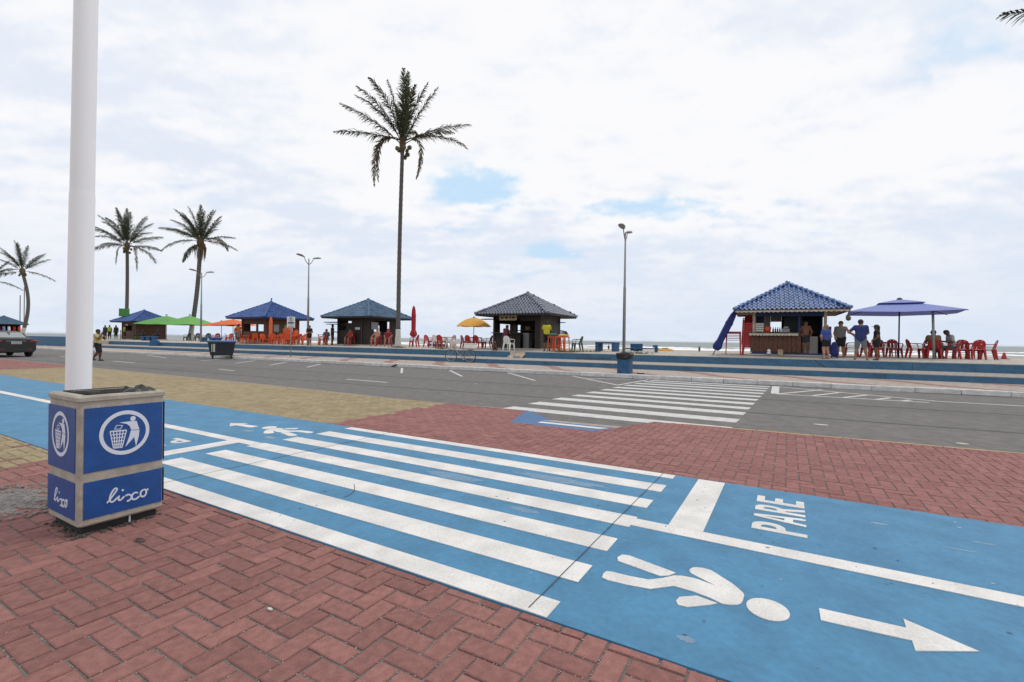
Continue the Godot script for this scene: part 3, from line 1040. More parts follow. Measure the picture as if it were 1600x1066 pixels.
	var svs := [30.9, 31.3, 33.0, 36.0, 40.0, 46.0, 54.0, 66.0, 82.0, 105.0, 135.0, 170.0, 205.0, 240.0]
	var ys := [0.60, 0.56, 0.42, 0.25, 0.12, 0.0, -0.15, -0.4, -0.7, -1.05, -1.4, -1.7, -1.95, -2.4]
	var hgt := func(i: int, k: int) -> Vector3:
		var su := -420.0 + i * 4.0
		return S(su, svs[k], ys[k] + (0.12 * n.get_noise_2d(su, svs[k]) if k > 0 and k < 9 else 0.0))
	for i in 180:
		for k in svs.size() - 1:
			quad(st, hgt.call(i, k), hgt.call(i + 1, k), hgt.call(i + 1, k + 1), hgt.call(i, k + 1))
	struct("beach", st, M.sand, "flat sandy beach behind the promenade", "beach")
	st = begin()
	slab(st, rect(-30000, 30000, 185, 26000), -0.5, 0, ground_s(-1.85))
	var wm := mat(Color(0.13, 0.165, 0.155), 0.35, null, 14.0, T.nwave, 1.0, 0, true)
	var sea := struct("sea", st, wm, "grey green sea to the horizon", "sea")
	rng.seed = 40
	for q in [[196.0, 0.30, 5.0, 30], [214.0, 0.42, 5.0, 26], [238.0, 0.5, 6.0, 20], [275.0, 0.55, 7.0, 14], [330.0, 0.5, 8.0, 9]]:
		for i in q[3]:
			var c := rng.randf_range(-330, 130)
			var half := rng.randf_range(6, 26)
			var s0: float = q[0] + rng.randf_range(-9, 9)
			st = begin(true)
			var m := 16
			for k in m:
				var f := func(t: float, j: int) -> Vector3:
					var e := sin(PI * t)
					var su := c + (t * 2 - 1) * half
					var o := 1.2 * sin(su * 0.21) + 0.7 * sin(su * 0.53 + 1.0)
					var w: float = q[2] * (0.25 + 0.75 * e)
					return S(su, s0 + o + [-0.5, -0.12, 0.1, 0.5][j] * w, -1.86 + [0.0, 0.9, 1.0, 0.0][j] * q[1] * e * (0.75 + 0.25 * sin(su * 1.3)))
				for j in 3:
					quad(st, f.call(float(k) / m, j), f.call(float(k + 1) / m, j), f.call(float(k + 1) / m, j + 1), f.call(float(k) / m, j + 1))
			obj("breaking_wave", st, M.foam, sea)
	# grass tufts and leaves at the sandy edge of the promenade
	rng.seed = 14
	st = begin()
	for i in 900:
		var g := rng.randi() % 9
		var c: Vector2 = [Vector2(-9.6, 24.6), Vector2(-8.9, 24.9), Vector2(-9.3, 24.3), Vector2(-6.0, 25.0), Vector2(-5.3, 24.8), Vector2(-21.7, 25.0), Vector2(-17.6, 24.6), Vector2(-8.1, 25.4), Vector2(-21.3, 24.8)][g]
		var p := S(c.x + rng.randfn(0, 0.28), c.y + rng.randfn(0, 0.16), plaza(c.y) - 0.01)
		var d := Vector3(rng.randfn(0, 0.06), rng.randf_range(0.04, 0.16), rng.randfn(0, 0.06))
		var sd := Vector3(rng.randf_range(-1, 1), 0, rng.randf_range(-1, 1)).normalized() * 0.016
		tri(st, p - sd, p + sd, p + d)
	var gr := obj("grass", st, mat(Color(0.10, 0.11, 0.035), 0.8), self)
	tag(gr, "low green weeds on the sandy edge of the promenade", "grass", "", "stuff")

# ---------------------------------------------------------------- litter bin and pole in front
func build_bin():
	var at := W(-3.83, 1.3675)
	var t := thing("litter_bin", "square concrete litter bin with blue printed panels beside the white pole", "litter bin", at, deg_to_rad(-PA))
	# local x = u, local z = -v
	var hx := 0.23
	var hz := 0.2225
	var st := begin()
	var prof := [[0.05, -0.012], [0.062, 0.0], [0.795, 0.0], [0.80, 0.008], [0.822, 0.008], [0.832, -0.002]]
	var ring := func(q: Array, inset := 0.0) -> Array:
		var r := 0.022
		var x: float = hx + q[1] - inset
		var z: float = hz + q[1] - inset
		var out := []
		for c in [[1, 1, 0], [1, -1, 1], [-1, -1, 2], [-1, 1, 3]]:
			for k in 4:
				var a = PI / 2 - PI / 2 * k / 3.0 - PI / 2 * c[2]
				out.append(Vector3(c[0] * (x - r) + cos(a) * r, q[0], c[1] * (z - r) + sin(a) * r))
		return out
	var prev := []
	for q in prof + [[0.832, -0.050], [0.80, -0.054], [0.5, -0.058]]:
		var cur: Array = ring.call(q)
		if not prev.is_empty():
			for i in cur.size():
				var j := (i + 1) % cur.size()
				quad(st, prev[j], prev[i], cur[i], cur[j])
		prev = cur
	for i in range(1, prev.size() - 1):
		tri(st, prev[0], prev[i], prev[i + 1])
	obj("body", st, M.bin_concrete, t)
	st = begin()
	box(st, Vector3(0.0, 0.027, 0.0), Vector3(0.40, 0.054, 0.385))
	obj("foot", st, mat(Color(0.03, 0.028, 0.026), 0.9, T.stain, 0.3, T.nrough, 0.8), t)
	st = begin(true)
	# black bag lining: a loose collar over the rim and a crumpled bunch
	rng.seed = 9
	var inner := []
	for lvl in [[0.70, -0.075], [0.805, -0.060], [0.829, -0.053], [0.836, -0.047]]:
		var cur: Array = ring.call(lvl)
		for i in cur.size():
			cur[i] += Vector3(rng.randf_range(-0.004, 0.004), rng.randf_range(-0.005, 0.006), rng.randf_range(-0.004, 0.004))
		if not inner.is_empty():
			for i in cur.size():
				var j := (i + 1) % cur.size()
				quad(st, inner[j], inner[i], cur[i], cur[j])
		inner = cur
	var fl: Array = ring.call([0.72, -0.062])
	for i in range(1, fl.size() - 1):
		tri(st, fl[0], fl[i], fl[i + 1])
	var bag := obj("bin_bag", st, M.black_bag, t)
	st = begin()
	var nn := FastNoiseLite.new()
	nn.seed = 2
	nn.frequency = 9.0
	var lump := func(i: int, k: int) -> Vector3:
		var a := TAU * i / 22.0
		var r := float(k) / 6.0
		var x := 0.055 + cos(a) * r * 0.055
		var z := -0.115 + sin(a) * r * 0.10
		var hgt := 0.828 + 0.034 * (1 - r * r) + 0.03 * nn.get_noise_2d(x * 1.6, z * 1.6) * (1.15 - r)
		return Vector3(x + 0.1, hgt, z)
	for i in 22:
		for k in 6:
			quad(st, lump.call(i, k + 1), lump.call(i + 1, k + 1), lump.call(i + 1, k), lump.call(i, k))
	obj("crumple", st, M.black_bag, bag)
	# panels with the tidy figure and the word, on the two faces one sees
	for face in 4:
		var wd := hz if face % 2 == 0 else hx
		var off := hx if face % 2 == 0 else hz
		var rot := Basis(Vector3.UP, [PI / 2, PI, -PI / 2, 0.0][face])   # local x to the right along the face, z outwards
		var o := rot * Vector3(0, 0, off)
		var fr := Transform3D(Basis(rot.x, Vector3.UP, rot.z), o)
		var k := 1.0 if face % 2 == 0 else 1.02
		var x0 := -0.197 * k if face % 2 == 0 else -0.225
		var x1 := 0.21 * k if face % 2 == 0 else 0.192
		for p in [[0.372, 0.757], [0.095, 0.316]]:
			st = begin()
			slab(st, rect(x0, x1, p[0], p[1]), 0.0, 0.004, fr)
			obj("panel", st, M.panel_blue, t)
		var mid := (x0 + x1) / 2
		# marks were measured on the wide face with its middle at 1.3685
		var g := func(q: Array) -> Array:
			var out := []
			for v in q:
				out.append(Vector2((v.x - 1.3685) * k + mid - (0.0 if face % 2 == 0 else 0.006), v.y))
			return out
		var pr := func(called: String, q: Array, par: Node) -> MeshInstance3D:
			var s := begin()
			slab(s, q, 0.0035, 0.0055, fr)
			return obj(called, s, M.print_white, par)
		var big: Array = g.call(ring2(Vector2(1.366, 0.586), 0.131, 0.138, 40))
		var small: Array = g.call(ring2(Vector2(1.366, 0.586), 0.111, 0.114, 40))
		st = begin()
		for i in 40:
			var j := (i + 1) % 40
			var q := [fr * Vector3(big[i].x, big[i].y, 0.0055), fr * Vector3(big[j].x, big[j].y, 0.0055), fr * Vector3(small[j].x, small[j].y, 0.0055), fr * Vector3(small[i].x, small[i].y, 0.0055)]
			quad(st, q[0], q[1], q[2], q[3])
		obj("ring_mark", st, M.print_white, t)
		pr.call("figure_head", g.call(ring2(Vector2(1.4065, 0.668), 0.0145, 0.016, 14)), t)
		pr.call("figure_body", g.call(v2([1.336, 0.652, 1.39, 0.653, 1.426, 0.650, 1.442, 0.593, 1.397, 0.598, 1.39, 0.622, 1.374, 0.638])), t)
		pr.call("figure_legs", g.call(v2([1.396, 0.594, 1.442, 0.589, 1.438, 0.548, 1.424, 0.489, 1.414, 0.55, 1.368, 0.495, 1.389, 0.562])), t)
		# basket: outline bars and a grid
		var bl := [Vector2(1.289, 0.603), Vector2(1.373, 0.599), Vector2(1.351, 0.495), Vector2(1.307, 0.498)]
		st = begin()
		for i in 6:
			var f := i / 5.0
			slab(st, g.call(stroke([bl[0].lerp(bl[1], f), bl[3].lerp(bl[2], f)], 0.0026)), 0.0035, 0.0054, fr)
		for i in 6:
			var f := i / 5.0
			slab(st, g.call(stroke([bl[0].lerp(bl[3], f), bl[1].lerp(bl[2], f)], 0.0026 if i > 0 else 0.004)), 0.0035, 0.0056, fr)
		obj("basket_mark", st, M.print_white, t)
		st = begin()
		var pap := [Vector2(1.322, 0.637), Vector2(1.352, 0.632), Vector2(1.341, 0.611), Vector2(1.311, 0.615)]
		for i in 4:
			slab(st, g.call(stroke([pap[i], pap[(i + 1) % 4]], 0.0018)), 0.0035, 0.0054 + 0.0001 * i, fr)
		obj("paper_mark", st, M.print_white, t)
		# the handwritten word "lixo"
		st = begin()
		var n := 0
		for q in [[1.277, 0.166, 1.306, 0.203, 1.327, 0.236, 1.322, 0.246, 1.311, 0.241, 1.296, 0.214, 1.291, 0.184, 1.299, 0.168, 1.312, 0.170, 1.333, 0.190], [1.339, 0.197, 1.335, 0.176, 1.342, 0.166, 1.353, 0.172, 1.366, 0.186],
			[1.371, 0.184, 1.385, 0.190, 1.399, 0.182, 1.403, 0.168, 1.395, 0.154, 1.378, 0.149], [1.438, 0.187, 1.423, 0.192, 1.409, 0.184, 1.404, 0.168, 1.411, 0.153, 1.428, 0.151, 1.446, 0.164],
			[1.470, 0.199, 1.456, 0.192, 1.451, 0.173, 1.459, 0.157, 1.474, 0.158, 1.483, 0.176, 1.479, 0.195, 1.468, 0.200], [1.476, 0.196, 1.487, 0.193, 1.494, 0.199]]:
			ribbon(st, g.call(smooth_line(v2(q), 5)), 0.0046, 0.0035, 0.0050 + 0.0006 * n, fr)
			n += 1
		slab(st, g.call(ring2(Vector2(1.357, 0.225), 0.006, 0.007, 10)), 0.0035, 0.0052, fr)
		obj("lettering", st, M.print_white, t)
	st = begin()
	slab(st, v2([0.04, 0.0, 0.052, 0.0, 0.05, 0.05, 0.043, 0.05]), 0.0, 0.003, Transform3D(Basis(Vector3(0, 0, -1), Vector3.UP, Vector3(1, 0, 0)), Vector3(0.2, 0, 0)))
	obj("paint_drip", st, M.print_white, t)
	# pole
	var p := thing("lamp_pole", "tall thick white painted steel pole behind the litter bin", "pole", W(-4.386, 1.3875))
	st = begin(true)
	lathe(st, [Vector2(0.0725, 0), Vector2(0.0715, 2.18)], 28)
	lathe(st, [Vector2(0.0715, 2.18), Vector2(0.069, 2.215)], 28)
	obj("lower_tube", st, M.pole_white, p)
	st = begin(true)
	lathe(st, [Vector2(0.0688, 2.18), Vector2(0.062, 7.5), Vector2(0.045, 7.55), Vector2(0.0, 7.56)], 28)
	obj("upper_tube", st, M.pole_white, p)
	st = begin()
	lathe(st, [Vector2(0.0, 0.012), Vector2(0.125, 0.012), Vector2(0.125, 0.0)], 20)
	obj("base_plate", st, M.pole_white, p)
	p.rotation.z = -0.008

# ---------------------------------------------------------------- people
func person(label: String, at: Vector3, turn: float, h: float, pose: Dictionary, wear: Dictionary, cell := 0.03) -> Node3D:
	var t := thing("person", label, "person", at, turn)
	var s := h / 1.7
	var J := {"pelvis": Vector3(0, 0.93, 0), "waist": Vector3(0, 1.07, 0.0), "chest": Vector3(0, 1.28, 0.0), "neck": Vector3(0, 1.44, -0.01), "head": Vector3(0, 1.585, 0.02),
		"el": Vector3(-0.25, 1.13, -0.03), "wl": Vector3(-0.25, 0.89, 0.05), "er": Vector3(0.25, 1.13, -0.03), "wr": Vector3(0.25, 0.89, 0.05),
		"kl": Vector3(-0.105, 0.49, 0.03), "al": Vector3(-0.115, 0.08, -0.03), "kr": Vector3(0.105, 0.49, 0.03), "ar": Vector3(0.115, 0.08, -0.03)}
	for k in pose:
		if pose[k] is Vector3: J[k] = pose[k]
	var wide: float = wear.get("wide", 1.0)
	var look: float = pose.get("look", 0.0)
	var side: Vector3 = Vector3(1, 0, 0).rotated(Vector3.UP, pose.get("twist", 0.0))
	J.sl = J.chest + Vector3(0, 0.115, 0) - side * 0.175 * wide
	J.sr = J.chest + Vector3(0, 0.115, 0) + side * 0.175 * wide
	J.hl = J.pelvis + Vector3(-0.085 * wide, -0.03, 0)
	J.hr = J.pelvis + Vector3(0.085 * wide, -0.03, 0)
	for k in J:
		J[k] *= s
	var R := func(r: float) -> float: return r * s
	var bones := []
	var torso := []
	var tw := wide
	for q in [-1.0, 1.0]:
		torso.append([J.pelvis + side * 0.06 * q * s * tw, J.waist + side * 0.045 * q * s * tw, R.call(0.108 * tw), R.call(0.098 * tw)])
		torso.append([J.waist + side * 0.045 * q * s * tw, J.chest + side * 0.075 * q * s * tw + Vector3(0, 0.03, 0) * s, R.call(0.098 * tw), R.call(0.105 * tw)])
	torso.append([J.chest + Vector3(0, 0.08, 0) * s, J.sl + side * 0.03 * s, R.call(0.075), R.call(0.058)])
	torso.append([J.chest + Vector3(0, 0.08, 0) * s, J.sr - side * 0.03 * s, R.call(0.075), R.call(0.058)])
	var fwd := Vector3(0, 0, 1).rotated(Vector3.UP, look)
	var up: Vector3 = (J.head - J.neck).normalized()
	bones += torso
	bones.append([J.chest + Vector3(0, 0.12, 0) * s, J.head - up * 0.05 * s, R.call(0.055), R.call(0.05)])
	bones.append([J.head + up * 0.02 * s - fwd * 0.012 * s, J.head + up * 0.02 * s + fwd * 0.012 * s, R.call(0.086), R.call(0.08)])
	bones.append([J.head - up * 0.05 * s + fwd * 0.025 * s, J.head - up * 0.06 * s + fwd * 0.045 * s, R.call(0.055), R.call(0.042)])
	var arms := []
	var legs := []
	for q in ["l", "r"]:
		arms.append([J["s" + q], J["e" + q], R.call(0.050), R.call(0.041)])
		bones.append([J["e" + q], J["w" + q], R.call(0.040), R.call(0.027)])
		var hd: Vector3 = (J["w" + q] - J["e" + q]).normalized()
		bones.append([J["w" + q], J["w" + q] + hd * 0.07 * s, R.call(0.027), R.call(0.033)])
		legs.append([J["h" + q], J["k" + q], R.call(0.088 * minf(wide, 1.15)), R.call(0.057)])
		bones.append([J["k" + q], (J["k" + q] * 0.6 + J["a" + q] * 0.4) + Vector3(0, 0, -0.012) * s, R.call(0.054), R.call(0.053)])
		bones.append([(J["k" + q] * 0.6 + J["a" + q] * 0.4) + Vector3(0, 0, -0.012) * s, J["a" + q], R.call(0.053), R.call(0.036)])
		var toe: Vector3 = pose.get("toe_" + q, Vector3(-0.03 if q == "l" else 0.03, -0.055, 0.15)) * s
		bones.append([J["a" + q] + Vector3(0, -0.04, -0.03) * s, J["a" + q] + toe, R.call(0.036), R.call(0.026)])
	bones += arms
	bones += legs
	var st := begin(true)
	skin(st, bones, cell * s)
	# nose, ears, eyes' brow, fingers
	var ex := up.cross(fwd).normalized()
	tube(st, [J.head + up * 0.03 * s + fwd * 0.085 * s, J.head - up * 0.012 * s + fwd * 0.108 * s, J.head - up * 0.025 * s + fwd * 0.085 * s], [0.008 * s, 0.016 * s, 0.012 * s], 6)
	for q in [-1.0, 1.0]:
		tube(st, [J.head + ex * q * 0.08 * s + up * 0.02 * s, J.head + ex * q * 0.097 * s + up * 0.03 * s - fwd * 0.01 * s, J.head + ex * q * 0.085 * s - up * 0.02 * s], [0.012 * s, 0.018 * s, 0.012 * s], 6)
	for q in ["l", "r"]:
		var hd: Vector3 = (J["w" + q] - J["e" + q]).normalized()
		var sx := hd.cross(Vector3(0.3, 0.2, 0.9)).normalized()
		var pn := hd.cross(sx)
		for i in 4:
			var b: Vector3 = J["w" + q] + hd * 0.085 * s + sx * (i - 1.5) * 0.019 * s
			var l: float = [0.055, 0.068, 0.064, 0.048][i] * s
			tube(st, [b, b + hd * l * 0.55 + pn * 0.006 * s, b + hd * l * 0.85 + pn * 0.03 * s], [0.0095 * s, 0.009 * s, 0.007 * s], 5)
		var tb: Vector3 = J["w" + q] + hd * 0.035 * s - sx * 0.025 * s
		tube(st, [tb, tb - sx * 0.028 * s + hd * 0.025 * s, tb - sx * 0.03 * s + hd * 0.055 * s], [0.012 * s, 0.01 * s, 0.008 * s], 5)
	var skin_c: Color = wear.get("skin", Color(0.22, 0.105, 0.06))
	obj("body", st, mat(skin_c, 0.55), t)
	# clothes: the same limbs, a little larger, cut at the hems
	var grow := func(list: Array, d: float) -> Array:
		var o := []
		for b in list:
			o.append([b[0], b[1], b[2] + d * s, b[3] + d * s])
		return o
	if wear.has("shirt"):
		var b: Array = grow.call(torso, 0.014)
		var sleeve: float = wear.get("sleeve", 0.55)
		if sleeve > 0:
			for a in arms:
				b.append([a[0], a[0].lerp(a[1], minf(sleeve, 0.95)), a[2] + 0.016 * s, a[2] + 0.012 * s])
		if sleeve > 1:
			for q in ["l", "r"]:
				b.append([J["e" + q], J["w" + q], R.call(0.05), R.call(0.036)])
		if wear.get("long_top", 0.0) > 0:
			for q in [-1.0, 1.0]:
				b.append([J.pelvis + side * 0.07 * q * s, J.pelvis + side * 0.075 * q * s - Vector3(0, wear.long_top, 0) * s, R.call(0.125), R.call(0.12)])
		st = begin(true)
		skin(st, b, cell * s)
		obj("dress" if wear.get("long_top", 0.0) > 0.2 else "shirt", st, mat(wear.shirt, 0.85, T.fine, 0.4), t)
	if wear.has("shorts"):
		var len: float = wear.get("leg", 0.75)
		var b := []
		for q in [-1.0, 1.0]:
			b.append([J.pelvis + side * 0.06 * q * s * tw, J.pelvis + side * 0.055 * q * s * tw + (J.waist - J.pelvis) * 0.35, R.call(0.118 * tw), R.call(0.112 * tw)])
		for a in legs:
			b.append([a[0], a[0].lerp(a[1], minf(len, 1.0)), a[2] + 0.014 * s, lerpf(a[2], a[3], minf(len, 1.0)) + 0.024 * s])
		if len > 1:
			for q in ["l", "r"]:
				b.append([J["k" + q], J["k" + q].lerp(J["a" + q], len - 1.0), R.call(0.07), R.call(0.055)])
		st = begin(true)
		skin(st, b, cell * s)
		obj("shorts" if len <= 1 else "trousers", st, mat(wear.shorts, 0.85, T.fine, 0.4), t)
	if wear.has("hair"):
		st = begin(true)
		var hb := [[J.head + up * 0.05 * s - fwd * 0.025 * s, J.head + up * 0.055 * s + fwd * 0.01 * s, R.call(0.083), R.call(0.074)], [J.head + up * 0.0 - fwd * 0.04 * s, J.head + up * 0.04 * s - fwd * 0.03 * s, R.call(0.07), R.call(0.08)]]
		var hl: float = wear.get("hair_long", 0.0)
		if hl > 0:
			hb.append([J.head - fwd * 0.055 * s, J.head - fwd * 0.085 * s - Vector3(0, hl, 0) * s, R.call(0.075), R.call(0.055)])
		if wear.get("bun", false):
			hb.append([J.head + up * 0.03 * s - fwd * 0.11 * s, J.head + up * 0.03 * s - fwd * 0.12 * s, R.call(0.04), R.call(0.04)])
		skin(st, hb, minf(cell, 0.025) * s)
		obj("hair", st, mat(wear.hair, 0.6), t)
	if wear.has("cap"):
		st = begin(true)
		skin(st, [[J.head + up * 0.062 * s - fwd * 0.01 * s, J.head + up * 0.066 * s + fwd * 0.005 * s, R.call(0.088), R.call(0.084)]], 0.02 * s)
		tube(st, [J.head + up * 0.055 * s + fwd * 0.06 * s, J.head + up * 0.05 * s + fwd * 0.175 * s], [0.062 * s, 0.05 * s], 10, true, 0.18)
		obj("cap", st, mat(wear.cap, 0.8), t)
	if wear.has("glasses"):
		st = begin()
		box(st, J.head + up * 0.032 * s + fwd * 0.09 * s, Vector3(0.13, 0.03, 0.02) * s, Basis(Vector3.UP, look))
		obj("sunglasses", st, M.black, t)
	if wear.has("shoes"):
		st = begin(true)
		for q in ["l", "r"]:
			var toe: Vector3 = pose.get("toe_" + q, Vector3(-0.03 if q == "l" else 0.03, -0.055, 0.15)) * s
			tube(st, [J["a" + q] + Vector3(0, -0.035, -0.07) * s, J["a" + q] + Vector3(0, -0.035, -0.02) * s, J["a" + q] + toe * 0.7 + Vector3(0, -0.005, 0) * s, J["a" + q] + toe * 1.2], [0.03 * s, 0.047 * s, 0.044 * s, 0.02 * s], 8)
		obj("shoes", st, mat(wear.shoes, 0.6), t)
	return t

const SIT := {"pelvis": Vector3(0, 0.52, 0), "waist": Vector3(0, 0.66, -0.03), "chest": Vector3(0, 0.87, -0.05), "neck": Vector3(0, 1.03, -0.05), "head": Vector3(0, 1.17, -0.01),
	"el": Vector3(-0.26, 0.76, 0.05), "wl": Vector3(-0.2, 0.68, 0.28), "er": Vector3(0.26, 0.76, 0.05), "wr": Vector3(0.2, 0.68, 0.28),
	"kl": Vector3(-0.14, 0.53, 0.42), "al": Vector3(-0.15, 0.08, 0.44), "kr": Vector3(0.14, 0.53, 0.42), "ar": Vector3(0.15, 0.08, 0.44)}

func pose_with(base: Dictionary, over: Dictionary) -> Dictionary:
	var d := base.duplicate()
	d.merge(over, true)
	return d

# turn so that a figure's front (+z) looks along a direction of the shore frame
func face(su: float, sv: float) -> float:
	var d := SU * su + SV * sv
	return atan2(d.x, d.z)

# ---------------------------------------------------------------- plastic furniture
func make_chair(m: Material, label: String) -> Node3D:
	var t := thing("plastic_chair", label, "chair")
	var st := begin()
	cbox(st, Vector3(0, 0.42, 0.02), Vector3(0.46, 0.022, 0.44), 0.008, Basis(Vector3.RIGHT, -0.05))
	box(st, Vector3(0, 0.385, 0.235), Vector3(0.46, 0.07, 0.014))
	obj("seat", st, m, t)
	st = begin()
	# back: arched frame and slats, leaning back
	var f := func(x: float, y: float) -> Vector3: return Vector3(x, 0.42 + y, -0.20 - y * 0.26 - x * x * -0.35)
	var arch := []
	for i in 11:
		var a := PI * i / 10.0
		arch.append(f.call(-cos(a) * 0.215, 0.20 + sin(a) * 0.22) if i > 0 and i < 10 else f.call(-cos(a) * 0.22, 0.02))
	tube(st, arch, [0.022], 6, true, 0.7)
	for x in [-0.13, 0.0, 0.13]:
		var top := 0.20 + 0.22 * sqrt(maxf(0.0, 1.0 - pow(x / 0.215, 2)))
		var a: Vector3 = f.call(x - 0.052, 0.03)
		var b: Vector3 = f.call(x + 0.052, 0.03)
		var c: Vector3 = f.call(x + 0.052, top)
		var d: Vector3 = f.call(x - 0.052, top)
		var o := Vector3(0, 0, -0.012)
		quad(st, a, b, c, d); quad(st, d + o, c + o, b + o, a + o); quad(st, b, b + o, c + o, c); quad(st, a + o, a, d, d + o)
	var q := [f.call(-0.19, 0.26), f.call(0.19, 0.26), f.call(0.17, 0.37), f.call(-0.17, 0.37)]
	var fw := Vector3(0, 0.0, 0.006)
	quad(st, q[0] + fw, q[1] + fw, q[2] + fw, q[3] + fw)
	quad(st, q[3] - fw * 3, q[2] - fw * 3, q[1] - fw * 3, q[0] - fw * 3)
	obj("backrest", st, m, t)
	for sx in [-1.0, 1.0]:
		st = begin()
		tube(st, [Vector3(sx * 0.20, 0.42, 0.21), Vector3(sx * 0.245, 0.0, 0.25)], [0.06, 0.034], 6)
		obj("leg", st, m, t)
		st = begin()
		tube(st, [Vector3(sx * 0.20, 0.44, -0.19), Vector3(sx * 0.235, 0.0, -0.27)], [0.06, 0.034], 6)
		obj("leg", st, m, t)
		st = begin()
		tube(st, [Vector3(sx * 0.215, 0.42, 0.20), Vector3(sx * 0.265, 0.55, 0.20), Vector3(sx * 0.275, 0.635, 0.17), Vector3(sx * 0.275, 0.655, 0.10), Vector3(sx * 0.26, 0.66, -0.12), Vector3(sx * 0.215, 0.66, -0.25)], [0.02, 0.022, 0.026, 0.028, 0.026, 0.02], 6, true, 0.7)
		obj("armrest", st, m, t)
	return t

func make_table(m: Material, label: String) -> Node3D:
	var t := thing("plastic_table", label, "table")
	var st := begin()
	cbox(st, Vector3(0, 0.705, 0), Vector3(0.7, 0.025, 0.7), 0.01)
	for s in [-1.0, 1.0]:
		box(st, Vector3(s * 0.33, 0.672, 0), Vector3(0.02, 0.045, 0.66))
		box(st, Vector3(0, 0.672, s * 0.33), Vector3(0.64, 0.045, 0.02))
	obj("tabletop", st, m, t)
	for sx in [-1.0, 1.0]:
		for sz in [-1.0, 1.0]:
			st = begin()
			tube(st, [Vector3(sx * 0.30, 0.68, sz * 0.30), Vector3(sx * 0.33, 0.0, sz * 0.33)], [0.032, 0.022], 6)
			obj("leg", st, m, t)
	return t

var protos := {}
func chair(color: String, su: float, sv: float, look: Array, label: String, group := "", y := -1.0, tilt := 0.0):
	var at := S(su, sv, plaza(sv) if y < 0 else y)
	var turn := face(look[0], look[1])
	var o: Node3D
	if not protos.has(color):
		o = make_chair(M[color + "_plastic"], label)
		protos[color] = o
		o.position = at
		o.rotation.y = turn
		if group != "": o.set_meta("group", group)
	else:
		o = dup(protos[color], "plastic_chair", at, turn, label, group)
	o.rotation.x = tilt

func table(color: String, su: float, sv: float, look: Array, label: String, group := ""):
	var at := S(su, sv, plaza(sv))
	var key := "t" + color
	if not protos.has(key):
		protos[key] = make_table(M[color], label)
		protos[key].position = at
		protos[key].rotation.y = face(look[0], look[1])
		if group != "": protos[key].set_meta("group", group)
	else:
		dup(protos[key], "plastic_table", at, face(look[0], look[1]), label, group)

# ---------------------------------------------------------------- kiosks
const RH := 2.45     # half width of the roof
const EAVE := 2.12
const APEX := 3.52
const WH := 1.62     # half width of the walls
var roof_mesh: ArrayMesh
var ridge_mesh: ArrayMesh

func build_roof_meshes():
	rng.seed = 101
	var st := begin()
	var rise := APEX - EAVE
	var L := sqrt(RH * RH + rise * rise)
	var w := RH * 2 / 24.0
	var rowh := L / 9.5
	var prof := [[0.0, 0.006], [0.08, 0.05], [0.28, 0.072], [0.50, 0.05], [0.60, 0.004], [0.80, -0.004], [1.0, 0.006]]
	for f in 4:
		var rot := Basis(Vector3.UP, f * PI / 2)
		var P := func(x: float, s: float, lift: float) -> Vector3:
			var t := s / L
			var nrm := Vector3(0, RH, rise).normalized()
			return rot * (Vector3(x, EAVE + 0.03 + rise * t, RH * (1 - t)) + nrm * lift)
		for r in 10:
			for c in 24:
				var x0 := -RH + c * w
				var s0 := r * rowh - 0.06
				var s1 := minf((r + 1) * rowh + 0.02, L)
				var hw := RH * (1 - (s0 + rowh * 0.45) / L)
				if absf(x0 + w / 2) > hw + 0.02:
					continue
				var j := rng.randf_range(-0.006, 0.006)
				var lift := 0.032 + rng.randf_range(-0.004, 0.006)
				var tn := clampf(0.86 + rng.randfn(0, 0.13), 0.5, 1.0)
				st.set_color(Color(tn, tn, tn * lerpf(0.92, 1.0, rng.randf())))
				for k in 6:
					var a: float = x0 + prof[k][0] * w + j
					var b: float = x0 + prof[k + 1][0] * w + j
					var ha: float = prof[k][1]
					var hb: float = prof[k + 1][1]
					var q := [P.call(a, s0, ha + lift), P.call(b, s0, hb + lift), P.call(b, s1, hb), P.call(a, s1, ha)]
					quad(st, q[0], q[1], q[2], q[3])
					quad(st, P.call(a, s0, ha + lift - 0.022), P.call(b, s0, hb + lift - 0.022), q[1], q[0])
	st.generate_normals()
	roof_mesh = st.commit()
	st = begin()
	st.set_color(Color(0.9, 0.9, 0.9))
	for f in 4:
		var rot := Basis(Vector3.UP, f * PI / 2)
		var a := rot * Vector3(RH + 0.03, EAVE + 0.05, RH + 0.03)
		var b := Vector3(0, APEX + 0.06, 0)
		for i in 12:
			var p := a.lerp(b, i / 12.0)
			var q := a.lerp(b, (i + 1.15) / 12.0)
			tube(st, [p + Vector3(0, 0.035, 0), q + Vector3(0, 0.01, 0)], [0.10, 0.075], 8, true, 0.75)
	ball(st, Vector3(0, APEX + 0.10, 0), Vector3(0.13, 0.11, 0.13), 6)
	st.generate_normals()
	ridge_mesh = st.commit()

